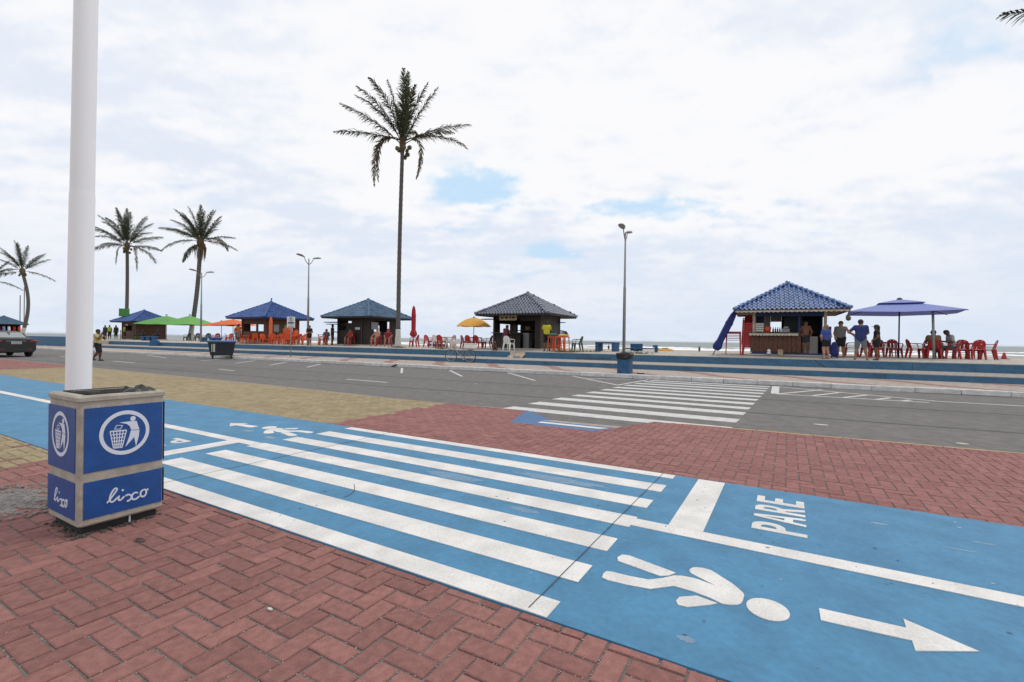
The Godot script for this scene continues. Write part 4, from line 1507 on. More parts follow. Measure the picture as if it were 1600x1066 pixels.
func kiosk(label: String, su: float, sv: float, tile: Material, wood: Material, post: Material) -> Node3D:
	var t := thing("kiosk", label, "kiosk", S(su, sv, 0.63), deg_to_rad(-CA))
	var o := inst("roof_tiles", roof_mesh, tile, t)
	o.set_meta("kind", "stuff")
	inst("hip_tiles", ridge_mesh, tile, t)
	# soffit pyramid, fascia boards, rafters
	var st := begin()
	for f in 4:
		var rot := Basis(Vector3.UP, f * PI / 2)
		var e := RH - 0.02
		tri(st, rot * Vector3(-e, EAVE, e), rot * Vector3(e, EAVE, e), Vector3(0, APEX - 0.02, 0))
		quad(st, rot * Vector3(e, EAVE - 0.03, e), rot * Vector3(-e, EAVE - 0.03, e), rot * Vector3(-WH, EAVE + 0.02, WH), rot * Vector3(WH, EAVE + 0.02, WH))
	obj("soffit", st, M.soffit if wood != M.dark_wood else M.dark_wood, t)
	for f in 4:
		st = begin()
		box(st, Vector3(0, EAVE - 0.02, RH - 0.01), Vector3(RH * 2 - 0.05, 0.12, 0.03), Basis.IDENTITY)
		var m := obj("fascia", st, wood, t)
		m.rotation.y = f * PI / 2
	for sx in [-1.0, 1.0]:
		for sz in [-1.0, 1.0]:
			st = begin()
			cbox(st, Vector3(sx * (WH - 0.06), EAVE / 2 + 0.02, sz * (WH - 0.06)), Vector3(0.13, EAVE + 0.04, 0.13), 0.01)
			obj("post", st, post, t)
	st = begin()
	box(st, Vector3(0, 0.035, 0), Vector3(WH * 2 + 0.25, 0.07, WH * 2 + 0.25))
	obj("plinth", st, M.slab, t)
	return t

# a wall of upright planks with an opening list [x0, x1, y0, y1]; side 0 faces the road, 1 the right, 2 the sea, 3 the left
func plank_wall(t: Node3D, side: int, m: Material, holes: Array, lo := 0.07, hi := EAVE, pw := 0.14, x_from := -WH, x_to := WH):
	var st := begin()
	var x := x_from + 0.07
	while x < x_to - 0.07:
		var x2 := minf(x + pw, x_to - 0.07)
		var cuts := [[lo, hi]]
		for h in holes:
			if (x + x2) / 2 > h[0] and (x + x2) / 2 < h[1]:
				var nc := []
				for c in cuts:
					if h[2] > c[0]: nc.append([c[0], minf(h[2], c[1])])
					if h[3] < c[1]: nc.append([maxf(h[3], c[0]), c[1]])
				cuts = nc
		for c in cuts:
			if c[1] - c[0] > 0.02:
				box(st, Vector3((x + x2) / 2, (c[0] + c[1]) / 2, WH - 0.06 + 0.006 * (int(x * 31.0) % 2)), Vector3(x2 - x - 0.008, c[1] - c[0], 0.035))
		x += pw
	var o := obj("plank_wall", st, m, t)
	o.rotation.y = side * PI / 2

func kbox(t: Node3D, called: String, c: Vector3, s: Vector3, m: Material, ch := 0.01, turn := 0.0) -> MeshInstance3D:
	var st := begin()
	cbox(st, c, s, minf(ch, minf(s.x, minf(s.y, s.z)) * 0.3), Basis(Vector3.UP, turn))
	return obj(called, st, m, t)

func item(called: String, label: String, category: String, t: Node3D, at: Vector3, st: SurfaceTool, m: Material, group := ""):
	var o := obj(called, st, m, self)
	o.position = t.transform * at
	o.rotation.y = t.rotation.y
	tag(o, label, category, group)

func bottle(h := 0.25, r := 0.035) -> SurfaceTool:
	var st := begin(true)
	lathe(st, [Vector2(0, 0), Vector2(r, 0), Vector2(r, h * 0.6), Vector2(r * 0.4, h * 0.78), Vector2(r * 0.4, h), Vector2(0, h)], 8)
	return st

func build_kiosks():
	build_roof_meshes()
	var bright := mat(Color(0.060, 0.165, 0.46), 0.36, T.paint, 0.5)
	bright.clearcoat_enabled = true
	bright.clearcoat = 0.7
	bright.clearcoat_roughness = 0.25
	bright.metallic_specular = 0.8
	var slate := mat(Color(0.12, 0.16, 0.25), 0.36, T.stain, 0.35)
	slate.clearcoat_enabled = true
	slate.clearcoat = 0.7
	slate.clearcoat_roughness = 0.22
	slate.metallic_specular = 0.8
	var faded := mat(Color(0.135, 0.245, 0.40), 0.6, T.stain, 0.7)
	var blue2 := mat(Color(0.06, 0.14, 0.42), 0.4, T.worn, 0.7)
	for m in [bright, slate, faded, blue2]:
		m.vertex_color_use_as_albedo = true
	# first: bright blue roof, cream posts, open counter
	var k := kiosk("kiosk with bright blue glazed roof and open counter on the right", 1.28, 27.3, bright, M.soffit, M.cream)
	k.scale = Vector3(0.93, 1, 0.93)
	for q in [[-1.5, -0.74, 0.07, EAVE, M.cream], [-0.74, -0.2, 0.07, 1.2, M.cream], [-0.74, -0.2, 1.72, EAVE, M.cream], [-0.2, 1.5, 0.07, EAVE, M.dark_wood]]:
		kbox(k, "back_wall", Vector3((q[0] + q[1]) / 2, (q[2] + q[3]) / 2, -WH + 0.06), Vector3(q[1] - q[0] - 0.004, q[3] - q[2], 0.05), q[4])
	kbox(k, "blue_curtain", Vector3(-1.28, 1.55, 0.5), Vector3(0.35, 0.8, 0.06), M.navy)
	plank_wall(k, 1, M.navy, [[-2, -0.4, 1.05, 1.85]], 0.07)
	plank_wall(k, 3, M.navy, [[-1.4, 1.4, 1.05, 1.9]], 0.07)
	kbox(k, "lintel", Vector3(0, 1.98, WH - 0.05), Vector3(3.1, 0.24, 0.08), M.navy)
	kbox(k, "base_board", Vector3(0, 0.10, WH + 0.10), Vector3(3.3, 0.09, 0.05), M.navy)
	var x := -1.72
	while x < 0.34:
		kbox(k, "plank", Vector3(x + 0.105, 0.58, WH + 0.03), Vector3(0.2, 0.86, 0.03), M.brown_wood)
		x += 0.206
	kbox(k, "counter_top", Vector3(-0.68, 1.075, WH + 0.0), Vector3(2.24, 0.045, 0.5), M.grey_wood)
	var st := begin()
	for i in 14:
		var a := -1.78 + i * 0.157
		slab(st, [Vector2(a, 1.05), Vector2(a + 0.155, 1.05), Vector2(a + 0.155, 0.97), Vector2(a + 0.12, 0.945), Vector2(a + 0.078, 0.935), Vector2(a + 0.035, 0.945), Vector2(a, 0.97)], 0, 0.012, Transform3D(Basis.IDENTITY, Vector3(0, 0, WH + 0.255)))
	obj("scalloped_valance", st, M.cream, k)
	st = begin()
	for i in 24:
		var a := -RH + 0.05 + i * 0.2
		slab(st, [Vector2(a, EAVE - 0.02), Vector2(a + 0.195, EAVE - 0.02), Vector2(a + 0.195, EAVE - 0.08), Vector2(a + 0.1, EAVE - 0.115), Vector2(a, EAVE - 0.08)], 0, 0.012, Transform3D(Basis.IDENTITY, Vector3(0, 0, RH + 0.01)))
	obj("eave_trim", st, M.cream, k)
	kbox(k, "inner_post", Vector3(0.46, 1.05, WH - 0.06), Vector3(0.09, 1.9, 0.09), M.navy)
	kbox(k, "blackboard", Vector3(0.28, 1.35, 0.3), Vector3(0.85, 1.2, 0.04), mat(Color(0.02, 0.03, 0.03), 0.6))
	kbox(k, "partition", Vector3(1.0, 1.07, -0.6), Vector3(1.0, 2.0, 0.06), M.dark_wood)
	item("freezer", "low white freezer behind the bare chested man in the kiosk doorway", "freezer", k, Vector3(1.02, 0.07, 0.35), _box_at(Vector3(0.62, 0.86, 0.6)), M.white_plastic)
	kbox(k, "door_leaf", Vector3(1.62, 0.75, WH + 0.13), Vector3(0.34, 1.25, 0.06), M.navy)
	st = begin()
	for i in 4: box(st, Vector3(0, 0.08 + i * 0.105, 0), Vector3(0.34, 0.085, 0.3))
	item("styrofoam_boxes", "pale boxes stacked at the left end of the bright blue kiosk counter", "box", k, Vector3(-1.3, 1.1, WH - 0.1), st, M.paper)
	st = begin(true)
	lathe(st, [Vector2(0, 0), Vector2(0.12, 0), Vector2(0.15, 0.2), Vector2(0.14, 0.26), Vector2(0.0, 0.26)], 12)
	item("orange_bucket", "orange bucket on the counter of the bright blue kiosk", "bucket", k, Vector3(-0.93, 1.1, WH - 0.05), st, M.orange_plastic)
	for i in 4:
		item("bottle", "%s dark bottle from the left on the bright blue kiosk counter" % ["first", "second", "third", "fourth"][i], "bottle", k, Vector3(-0.68 + i * 0.1, 1.1, WH - 0.1 + 0.03 * (i % 2)), bottle(), M.glass_dark, "dark bottles on the kiosk counter")
	st = begin()
	cbox(st, Vector3(0, 0.09, 0), Vector3(0.34, 0.2, 0.25), 0.02)
	cbox(st, Vector3(0.02, 0.24, 0), Vector3(0.2, 0.1, 0.2), 0.02)
	item("cash_register", "grey cash register at the right end of the bright blue kiosk counter", "cash register", k, Vector3(-0.13, 1.1, WH - 0.1), st, M.galv)
	item("cardboard_box", "brown cardboard box at the foot of the bright blue kiosk counter", "box", k, Vector3(-0.36, 0.0, WH + 0.4), _box_at(Vector3(0.22, 0.3, 0.2)), M.tan_board)
	st = begin(true)
	lathe(st, [Vector2(0, 0), Vector2(0.08, 0.0), Vector2(0.11, 0.05), Vector2(0.05, 0.10), Vector2(0.09, 0.15), Vector2(0.05, 0.22), Vector2(0, 0.24)], 12)
	item("white_ornament", "small white pot shape standing before the brown planks of the counter", "pot", k, Vector3(-0.86, 0.07, WH + 0.22), st, M.white_plastic)
	st = begin(true)
	ball(st, Vector3.ZERO, Vector3(0.10, 0.12, 0.10), 8)
	item("hanging_coconut", "green coconut hanging from the right eave corner of the bright blue kiosk", "coconut", k, Vector3(2.38, 1.72, RH - 0.1), st, M.coconut)
	st = begin()
	tube(st, [Vector3(2.38, 1.83, RH - 0.1), Vector3(2.36, EAVE + 0.0, RH - 0.12)], [0.008], 5)
	obj("hanger", st, M.black, k)
	st = begin()
	tube(st, [Vector3(-RH + 0.2, 1.88, RH - 0.35), Vector3(-WH, 1.9, RH - 0.4)], [0.03], 5)
	obj("bracket", st, M.dark_wood, k)
	# second: slate roof, seen at its corner
	k = kiosk("kiosk with dark slate coloured tile roof and brown walls, in the middle", -13.19, 27.7, slate, M.dark_wood, M.dark_wood)
	plank_wall(k, 0, M.dark_wood, [[-2, 0.28, 1.0, 1.85], [0.28, 1.25, 0.0, 1.75]], 0.07)
	plank_wall(k, 1, M.grey_wood, [], 0.07)
	plank_wall(k, 2, M.dark_wood, [[-0.2, 0.5, 1.1, 1.6], [0.95, 1.6, 1.1, 1.6]], 0.07)
	plank_wall(k, 3, M.dark_wood, [[-0.6, 0.9, 1.05, 1.6]], 0.07)
	kbox(k, "counter_top", Vector3(-0.6, 1.0, WH + 0.05), Vector3(2.0, 0.05, 0.5), M.grey_wood)
	kbox(k, "back_shelf", Vector3(-0.2, 1.2, -0.4), Vector3(1.4, 0.05, 0.4), M.brown_wood)
	kbox(k, "inner_wall", Vector3(0.3, 1.05, -0.7), Vector3(2.3, 2.0, 0.05), M.dark_wood)
	kbox(k, "awning_board", Vector3(-1.9, 1.86, WH + 0.05), Vector3(0.9, 0.05, 0.5), M.dark_wood)
	kbox(k, "side_shelf", Vector3(WH + 0.2, 1.75, -WH + 0.3), Vector3(0.4, 0.04, 0.5), M.dark_wood)
	var sg := kbox(k, "sign_board", Vector3(-0.35, 1.93, WH + 0.42), Vector3(1.2, 0.34, 0.03), M.tan_board)
	for q in [[-0.75, 0.2, 0.1], [-0.45, 0.16, 0.14], [-0.2, 0.12, 0.1], [0.02, 0.18, 0.12]]:
		kbox(sg, "sign_mark", Vector3(q[0], 1.93, WH + 0.437), Vector3(q[1], q[2], 0.006), M.dark_wood, 0.001)
	item("fridge", "narrow grey fridge in the doorway of the slate roofed kiosk", "fridge", k, Vector3(0.45, 0.07, 0.9), _box_at(Vector3(0.4, 0.95, 0.5)), M.galv)
	item("wooden_crate", "small brown box on the shelf inside the slate roofed kiosk", "box", k, Vector3(-0.1, 1.23, -0.35), _box_at(Vector3(0.35, 0.25, 0.3)), M.tan_board)
	# third: faded roof, cluttered dark front
	k = kiosk("kiosk with faded grey blue roof behind the tall palm trunk", -27.37, 28.2, faded, M.dark_wood, M.dark_wood)
	plank_wall(k, 0, M.dark_wood, [[-2, -0.75, 1.15, 1.5], [-1.4, -0.2, 1.7, 1.9]], 0.07)
	plank_wall(k, 1, M.dark_wood, [[-1.0, 0.65, 1.05, 1.9]], 0.07)
	plank_wall(k, 2, M.dark_wood, [[0.3, 1.6, 1.1, 1.6], [-1.55, -0.6, 1.05, 1.9]], 0.07)
	plank_wall(k, 3, M.dark_wood, [[-1.2, 0.6, 1.05, 1.9]], 0.07)
	kbox(k, "shutter_board", Vector3(-1.75, 1.75, WH + 0.2), Vector3(1.5, 0.05, 0.7), M.dark_wood)
	kbox(k, "shutter_board", Vector3(-1.6, 1.60, WH + 0.3), Vector3(1.3, 0.05, 0.5), M.dark_wood)
	kbox(k, "door_frame", Vector3(0.95, 0.95, WH + 0.0), Vector3(0.07, 1.75, 0.06), M.grey_wood)
	kbox(k, "notice", Vector3(0.5, 1.28, WH - 0.01), Vector3(0.5, 0.18, 0.02), M.paper)
	kbox(k, "notice", Vector3(WH - 0.01, 1.5, 0.95), Vector3(0.02, 0.55, 0.75), M.galv)
	kbox(k, "side_ledge", Vector3(WH + 0.15, 1.02, -0.2), Vector3(0.35, 0.04, 1.8), M.dark_wood)
	# fourth: blue roof, warm brown planks
	k = kiosk("kiosk with blue roof, brown plank walls and orange chairs in front", -37.82, 27.3, blue2, M.navy, M.brown_wood)
	plank_wall(k, 0, M.brown_wood, [[-1.35, 0.25, 1.0, 1.65], [0.6, 1.3, 1.0, 1.65]], 0.3)
	plank_wall(k, 1, M.brown_wood, [[0.35, 0.95, 1.0, 1.6]], 0.07)
	plank_wall(k, 2, M.brown_wood, [[-1.0, 0.9, 1.05, 1.65]], 0.07)
	plank_wall(k, 3, M.brown_wood, [[-1.0, 0.9, 1.05, 1.65]], 0.07)
	kbox(k, "white_base", Vector3(-0.25, 0.16, WH + 0.02), Vector3(2.6, 0.32, 0.1), M.cream)
	kbox(k, "white_base", Vector3(WH + 0.02, 0.16, -0.1), Vector3(0.1, 0.30, 2.6), M.cream)
	kbox(k, "poster", Vector3(WH - 0.02, 1.35, -0.35), Vector3(0.02, 0.5, 0.45), M.tan_board)
	kbox(k, "window_glass", Vector3(WH - 0.05, 1.3, 0.62), Vector3(0.02, 0.6, 0.5), mat(Color(0.25, 0.28, 0.3), 0.15))
	st = begin()
	tube(st, [Vector3(0, APEX + 0.1, 0), Vector3(0.02, APEX + 0.34, 0)], [0.05, 0.03], 6)
	ball(st, Vector3(0.04, APEX + 0.36, 0), Vector3(0.10, 0.06, 0.06), 5)
	obj("finial", st, M.navy, k)
	# fifth: far left, green sign on the roof
	k = kiosk("far kiosk with blue roof and a green box sign on it", -66.95, 31.2, blue2, M.dark_wood, M.brown_wood)
	plank_wall(k, 0, M.brown_wood, [[-1.3, 0.7, 1.05, 1.7]], 0.07)
	plank_wall(k, 1, M.brown_wood, [], 0.07)
	plank_wall(k, 2, M.brown_wood, [[-1.0, 0.9, 1.05, 1.65]], 0.07)
	plank_wall(k, 3, M.brown_wood, [], 0.07)
	kbox(k, "notice", Vector3(-0.4, 1.75, WH + 0.02), Vector3(0.6, 0.2, 0.02), M.paper)
	st = begin()
	cbox(st, Vector3.ZERO, Vector3(1.0, 0.95, 0.3), 0.02, Basis(Vector3.UP, 0.7))
	item("roof_sign", "green box sign standing on the roof edge of the far kiosk", "sign", k, Vector3(-1.1, 3.25, 1.6), st, M.green_sign)
	# sixth: at the left edge of the picture
	k = kiosk("farthest kiosk at the left edge, faded blue roof with bright goods hung under it", -118.3, 33.5, faded, M.dark_wood, M.dark_wood)
	plank_wall(k, 0, M.dark_wood, [[-1.4, 1.4, 0.9, 1.9]], 0.07)
	plank_wall(k, 1, M.dark_wood, [[-1.4, 1.4, 0.9, 1.9]], 0.07)
	plank_wall(k, 2, M.dark_wood, [], 0.07)
	plank_wall(k, 3, M.dark_wood, [], 0.07)
	var hung := [[M.yellow_cloth, "yellow"], [M.orange_cloth, "orange"], [M.tarp, "lilac"], [M.white_plastic, "white"], [M.red_cloth, "dark red"], [M.orange_plastic, "red orange"], [M.red_plastic, "bright red"]]
	for i in 7:
		st = begin(true)
		ball(st, Vector3(0, 0.0, 0), Vector3(0.32, 0.30, 0.2), 6)
		ball(st, Vector3(0.1, -0.3, 0), Vector3(0.28, 0.34, 0.2), 6)
		item("beach_toy", "%s beach toy hanging at the farthest kiosk on the left" % hung[i][1], "toy", k, Vector3(WH + 0.5, 1.5, 1.9 - i * 0.65), st, hung[i][0])

func _box_at(s: Vector3) -> SurfaceTool:
	var st := begin()
	cbox(st, Vector3(0, s.y / 2, 0), s, 0.02)
	return st

# ---------------------------------------------------------------- umbrellas
func round_umbrella(label: String, at: Vector3, r: float, top: float, rim: float, m: Material, tip: Material):
	var t := thing("beach_umbrella", label, "umbrella", at)
	var st := begin()
	for k in 8:
		var a := TAU * k / 8 + 0.2
		var n := 6
		var f := func(i: int, j: int) -> Vector3:
			var q := float(i) / n
			var b := a + TAU / 8 * j / 4.0
			var sag := sin(PI * j / 4.0) * 0.035 * q
			var rr := r * q * (1.0 - 0.05 * sin(PI * j / 4.0))
			var y := rim + (top - rim) * (1.0 - pow(q, 1.9)) - sag
			return Vector3(cos(b) * rr, y, -sin(b) * rr)
		for i in n:
			for j in 4:
				quad(st, f.call(i, j), f.call(i + 1, j), f.call(i + 1, j + 1), f.call(i, j + 1))
	var c := obj("canopy", st, m, t)
	for k in 8:
		var a := TAU * k / 8 + 0.2
		st = begin()
		tube(st, [Vector3(0, top - 0.02, 0), Vector3(cos(a) * r * 0.5, rim + (top - rim) * (1 - pow(0.5, 1.9)) - 0.015, -sin(a) * r * 0.5), Vector3(cos(a) * r * 0.99, rim - 0.01, -sin(a) * r * 0.99)], [0.011], 4)
		obj("rib", st, M.dark_wood, c)
	st = begin(true)
	tube(st, [Vector3.ZERO, Vector3(0, top + 0.02, 0)], [0.022], 8)
	obj("pole", st, M.dark_wood, t)
	st = begin(true)
	lathe(st, [Vector2(0.24, top - 0.05), Vector2(0.05, top + 0.03), Vector2(0.02, top + 0.09), Vector2(0, top + 0.1)], 8)
	obj("top_cap", st, tip, t)

func square_umbrella(label: String, at: Vector3, turn: float, half: float, top: float, rim: float, m: Material, pole: Material, vent := true, tilt := Vector3.ZERO):
	var t := thing("beach_umbrella", label, "umbrella", at, turn)
	var st := begin()
	var y_at := func(q: float) -> float: return rim + (top - rim) * (1.0 - pow(q, 1.12))
	var n := 6
	var part := func(q0: float, q1: float, lift: float, s: SurfaceTool) -> void:
		for side in 4:
			var rot := Basis(Vector3.UP, side * PI / 2)
			for i in n:
				for j in 8:
					var f := func(a: int, b: int) -> Vector3:
						var q: float = lerpf(q0, q1, float(a) / n)
						var w := (b - 4) / 4.0
						var p := Vector3(w * half * q, y_at.call(q) + lift - 0.10 * (1 - absf(w)) * q * q * 0.6, half * q)
						p.y += tilt.x * (rot * p).x + tilt.z * (rot * p).z
						return rot * p
					quad(s, f.call(i + 1, j), f.call(i + 1, j + 1), f.call(i, j + 1), f.call(i, j))
	if vent:
		part.call(0.26, 1.0, 0.0, st)
	else:
		part.call(0.0, 1.0, 0.0, st)
	var c := obj("canopy", st, m, t)
	if vent:
		st = begin()
		part.call(0.0, 0.42, 0.09, st)
		obj("vent_flap", st, m, t)
	for k in 4:
		var a := PI / 4 + PI / 2 * k
		var e := Vector3(sin(a), 0, cos(a)) * half * 1.414
		var pts := []
		for i in 6:
			var q := i / 5.0
			var p := Vector3(e.x * q, y_at.call(q) - 0.03, e.z * q)
			p.y += tilt.x * p.x + tilt.z * p.z
			pts.append(p)
		st = begin()
		tube(st, pts, [0.014], 4)
		obj("rib", st, M.dark_wood, c)
	st = begin(true)
	tube(st, [Vector3.ZERO, Vector3(0, top, 0)], [0.03], 8)
	obj("pole", st, pole, t)
	st = begin(true)
	lathe(st, [Vector2(0.12, top + 0.05), Vector2(0.10, top + 0.13), Vector2(0.03, top + 0.17), Vector2(0, top + 0.17)], 10)
	obj("top_cap", st, M.black, t)
	return t

func closed_umbrella(label: String, at: Vector3, b: Basis, lo: float, hi: float, r: float, m: Material, fat := 1.0):
	var t := thing("closed_umbrella", label, "umbrella", at)
	t.basis = b
	var st := begin()
	var wob := [1.0, 0.72, 1.08, 0.78, 0.95, 0.7, 1.1, 0.8, 1.0, 0.74]
	lathe(st, [Vector2(0, lo), Vector2(r * 0.8, lo), Vector2(r * 1.4 * fat, lo + 0.16), Vector2(r * 1.25 * fat, lo + 0.32), Vector2(r * 1.0, lo + 0.5), Vector2(r * 1.05, lerpf(lo, hi, 0.5)), Vector2(r * 1.05, lerpf(lo, hi, 0.7)), Vector2(r * 0.85, lerpf(lo, hi, 0.88)), Vector2(r * 0.5, hi - 0.05), Vector2(0.02, hi)], 10, Vector3.ZERO, wob)
	obj("folded_canopy", st, m, t)
	st = begin(true)
	tube(st, [Vector3.ZERO, Vector3(0, hi + 0.04, 0)], [0.024], 8)
	obj("pole", st, M.grey_wood, t)
	st = begin(true)
	lathe(st, [Vector2(r * 1.08, lerpf(lo, hi, 0.66)), Vector2(r * 1.1, lerpf(lo, hi, 0.66) + 0.04), Vector2(r * 1.06, lerpf(lo, hi, 0.66) + 0.08)], 10)
	obj("strap", st, m, t)

func build_umbrellas():
	square_umbrella("big lilac blue umbrella with a vent flap over the red chairs", S(5.85, 28.0, plaza(28)), deg_to_rad(-CA - 6), 2.0, 2.62, 2.08, M.tarp, M.navy)
	var t := thing("prop_pole", "grey steel pole that props the near edge of the lilac blue umbrella", "pole", S(6.74, 26.5, plaza(26.5)))
	var st := begin(true)
	tube(st, [Vector3.ZERO, Vector3(-0.08, 2.1, 0)], [0.05, 0.045], 8)
	obj("pole", st, M.galv, t)
	round_umbrella("open yellow umbrella left of the slate roofed kiosk", S(-16.81, 27, plaza(27)), 1.17, 2.02, 1.45, M.yellow_cloth, M.grey_cloth)
	closed_umbrella("tall closed red umbrella to the right of the tall palm", S(-21.46, 26.5, plaza(26.5)), Basis.IDENTITY, 0.68, 2.85, 0.15, M.red_cloth, 1.25)
	closed_umbrella("closed orange umbrella before the brown plank kiosk", S(-35.05, 25.3, plaza(25.3)), Basis.IDENTITY, 0.55, 2.2, 0.13, M.orange_cloth, 0.8)
	# folded blue umbrella that leans on the eave
	var a := S(-1.95, 25.3, plaza(25.3))
	var b := S(-1.0, 25.55, 2.72)
	var d := (b - a).normalized()
	var x := d.cross(Vector3(0, 0, 1)).normalized()
	closed_umbrella("folded dark blue umbrella leaning against the left eave of the bright blue kiosk", a, Basis(x, d, x.cross(d)), 0.28, 2.4, 0.17, M.blue_cloth, 1.0)
	square_umbrella("orange umbrella at the left of the brown plank kiosk, the nearer one", S(-49.0, 31.0, 0.63), deg_to_rad(-CA + 20), 1.7, 2.35, 1.75, M.orange_cloth, M.galv, false)
	square_umbrella("orange umbrella at the left of the brown plank kiosk, the farther and lower one", S(-52.0, 31.6, 0.63), deg_to_rad(-CA + 10), 1.5, 2.1, 1.72, M.orange_cloth, M.galv, false)
	square_umbrella("light green umbrella right beside the far kiosk with the green sign", S(-61.6, 31.0, 0.63), deg_to_rad(-CA + 15), 2.25, 2.85, 1.85, M.green_cloth, M.galv, false)
	square_umbrella("light green umbrella near the foot of the leaning palm", S(-56.9, 31.0, 0.63), deg_to_rad(-CA + 15), 2.0, 2.8, 1.78, M.green_cloth, M.galv, false)
	round_umbrella("grey umbrella over the people left of the far kiosk", S(-72.0, 33.5, 0.63), 1.7, 2.35, 1.9, M.grey_cloth, M.black)

# ---------------------------------------------------------------- palms
func frond(parent: Node, base: Vector3, az: float, e0: float, droop: float, length: float, m: Material, twist := 0.0):
	var st := begin()
	var dir_h := Vector3(cos(deg_to_rad(az)), 0, sin(deg_to_rad(az)))
	var n := 12
	var pts := [base]
	var dirs := []
	var e := deg_to_rad(e0)
	for i in n:
		var d := dir_h * cos(e) + Vector3(0, sin(e), 0)
		dirs.append(d)
		pts.append(pts[-1] + d * length / n)
		# old leaves fold over near their base and then hang; the others bend towards the tip
		e -= deg_to_rad(droop) * ((2.0 if i < 5 else 0.3) if droop > 95 else (0.5 + 1.0 * i / n)) / n
	dirs.append(dirs[-1])
	var rad := []
	for i in n + 1:
		rad.append(lerpf(0.042, 0.006, pow(float(i) / n, 0.7)))
	tube(st, pts, rad, 5)
	var count := 80
	for i in count:
		for q in [-1.0, 1.0]:
			var t := 0.14 + 0.86 * (i + rng.randf()) / count
			var fi := t * n
			var k := mini(int(fi), n - 1)
			var p: Vector3 = pts[k].lerp(pts[k + 1], fi - k)
			var d: Vector3 = dirs[k]
			var side := d.cross(Vector3.UP)
			if side.length() < 0.2: side = d.cross(dir_h.rotated(Vector3.UP, PI / 2)).cross(d)
			side = side.normalized().rotated(d, twist)
			var up := side.cross(d).normalized()
			var L := length * 0.185 * pow(sin(PI * clampf(t * 0.80 + 0.17, 0, 1)), 0.7) * rng.randf_range(0.7, 1.15) * (0.62 if droop > 95 else 1.0)
			var out: Vector3 = (d * rng.randf_range(0.7, 1.25) + side * q * rng.randf_range(0.45, 0.9) + up * rng.randf_range(-0.35, 0.5)).normalized()
			var m1 := p + out * L * 0.5 + Vector3(0, -0.05 * L, 0)
			var m2 := m1 + (out + Vector3(0, -rng.randf_range(0.5, 1.6), 0) + d * t * 0.7).normalized() * L * 0.5
			var w := d.cross(out).cross(out).normalized() * 0.026
			if w.length() < 0.01: w = up * 0.024
			tri(st, p - w * 0.6, p + w * 0.6, m1 + w)
			tri(st, p - w * 0.6, m1 + w, m1 - w)
			tri(st, m1 - w, m1 + w, m2)
	obj("frond", st, m, parent)

func palm(label: String, base: Vector3, top: Vector3, bend: Vector3, r0: float, r1: float, white: float, fronds: Array, seed_: int, nuts := 10, husk := 0.0, scale := 1.0):
	var t := thing("palm_tree", label, "palm tree", base)
	rng.seed = seed_
	var at := func(q: float) -> Vector3: return (top - base) * q + bend * sin(PI * q)
	var hgt: float = (top - base).length()
	var st := begin(true)
	var pts := []
	var rad := []
	var n := int(hgt / 0.22)
	var q0 := white / hgt
	for i in n + 1:
		var q := lerpf(q0, 1.0, float(i) / n)
		pts.append(at.call(q))
		rad.append(lerpf(r0, r1, pow(q, 0.7)) * (1.0 + (0.05 if i % 2 == 0 else -0.03)) + 0.09 * exp(-q * hgt * 1.5))
	tube(st, pts, rad, 10)
	obj("trunk", st, M.trunk, t)
	st = begin(true)
	pts = []
	rad = []
	for i in 9:
		var q := q0 * i / 8.0
		pts.append(at.call(q))
		rad.append(lerpf(r0, r1, pow(q, 0.7)) * 1.02 + 0.09 * exp(-q * hgt * 1.5) + 0.004)
	tube(st, pts, rad, 10)
	obj("whitewashed_base", st, M.whitewash, t)
	var c: Vector3 = top - base
	st = begin(true)
	lathe(st, [Vector2(r1 * 0.9, -0.5), Vector2(r1 * 1.5, -0.15), Vector2(r1 * 1.9, 0.2), Vector2(r1 * 1.2, 0.55), Vector2(0.03, 0.9)], 9, c)
	obj("crown_shaft", st, M.husk, t)
	for i in nuts:
		var a := rng.randf() * TAU
		st = begin(true)
		ball(st, c + Vector3(cos(a) * rng.randf_range(0.25, 0.65), rng.randf_range(-0.75, -0.05), sin(a) * rng.randf_range(0.25, 0.65)), Vector3(0.14, 0.17, 0.14) * scale, 6)
		obj("coconut", st, M.coconut, t)
	if husk > 0:
		for i in 26:
			var a := rng.randf() * TAU
			st = begin()
			var p := c + Vector3(cos(a) * 0.2, rng.randf_range(-0.2, 0.3), sin(a) * 0.2)
			tube(st, [p, p + Vector3(cos(a) * 0.35, -0.5, sin(a) * 0.35), p + Vector3(cos(a) * 0.3, -husk * rng.randf_range(0.6, 1.1), sin(a) * 0.3)], [0.05, 0.07, 0.015], 4)
			obj("dead_leaf", st, M.husk, t)
	for f in fronds:
		frond(t, c + Vector3(cos(deg_to_rad(f[0])) * 0.12, rng.randf_range(0.0, 0.4), sin(deg_to_rad(f[0])) * 0.12), f[0] + rng.randf_range(-8, 8), f[1] + rng.randf_range(-5, 5), f[2] * rng.randf_range(0.85, 1.25), f[3] * scale, M.leaf[f[4] if f.size() > 4 else rng.randi() % 3], rng.randf_range(-0.5, 0.5))

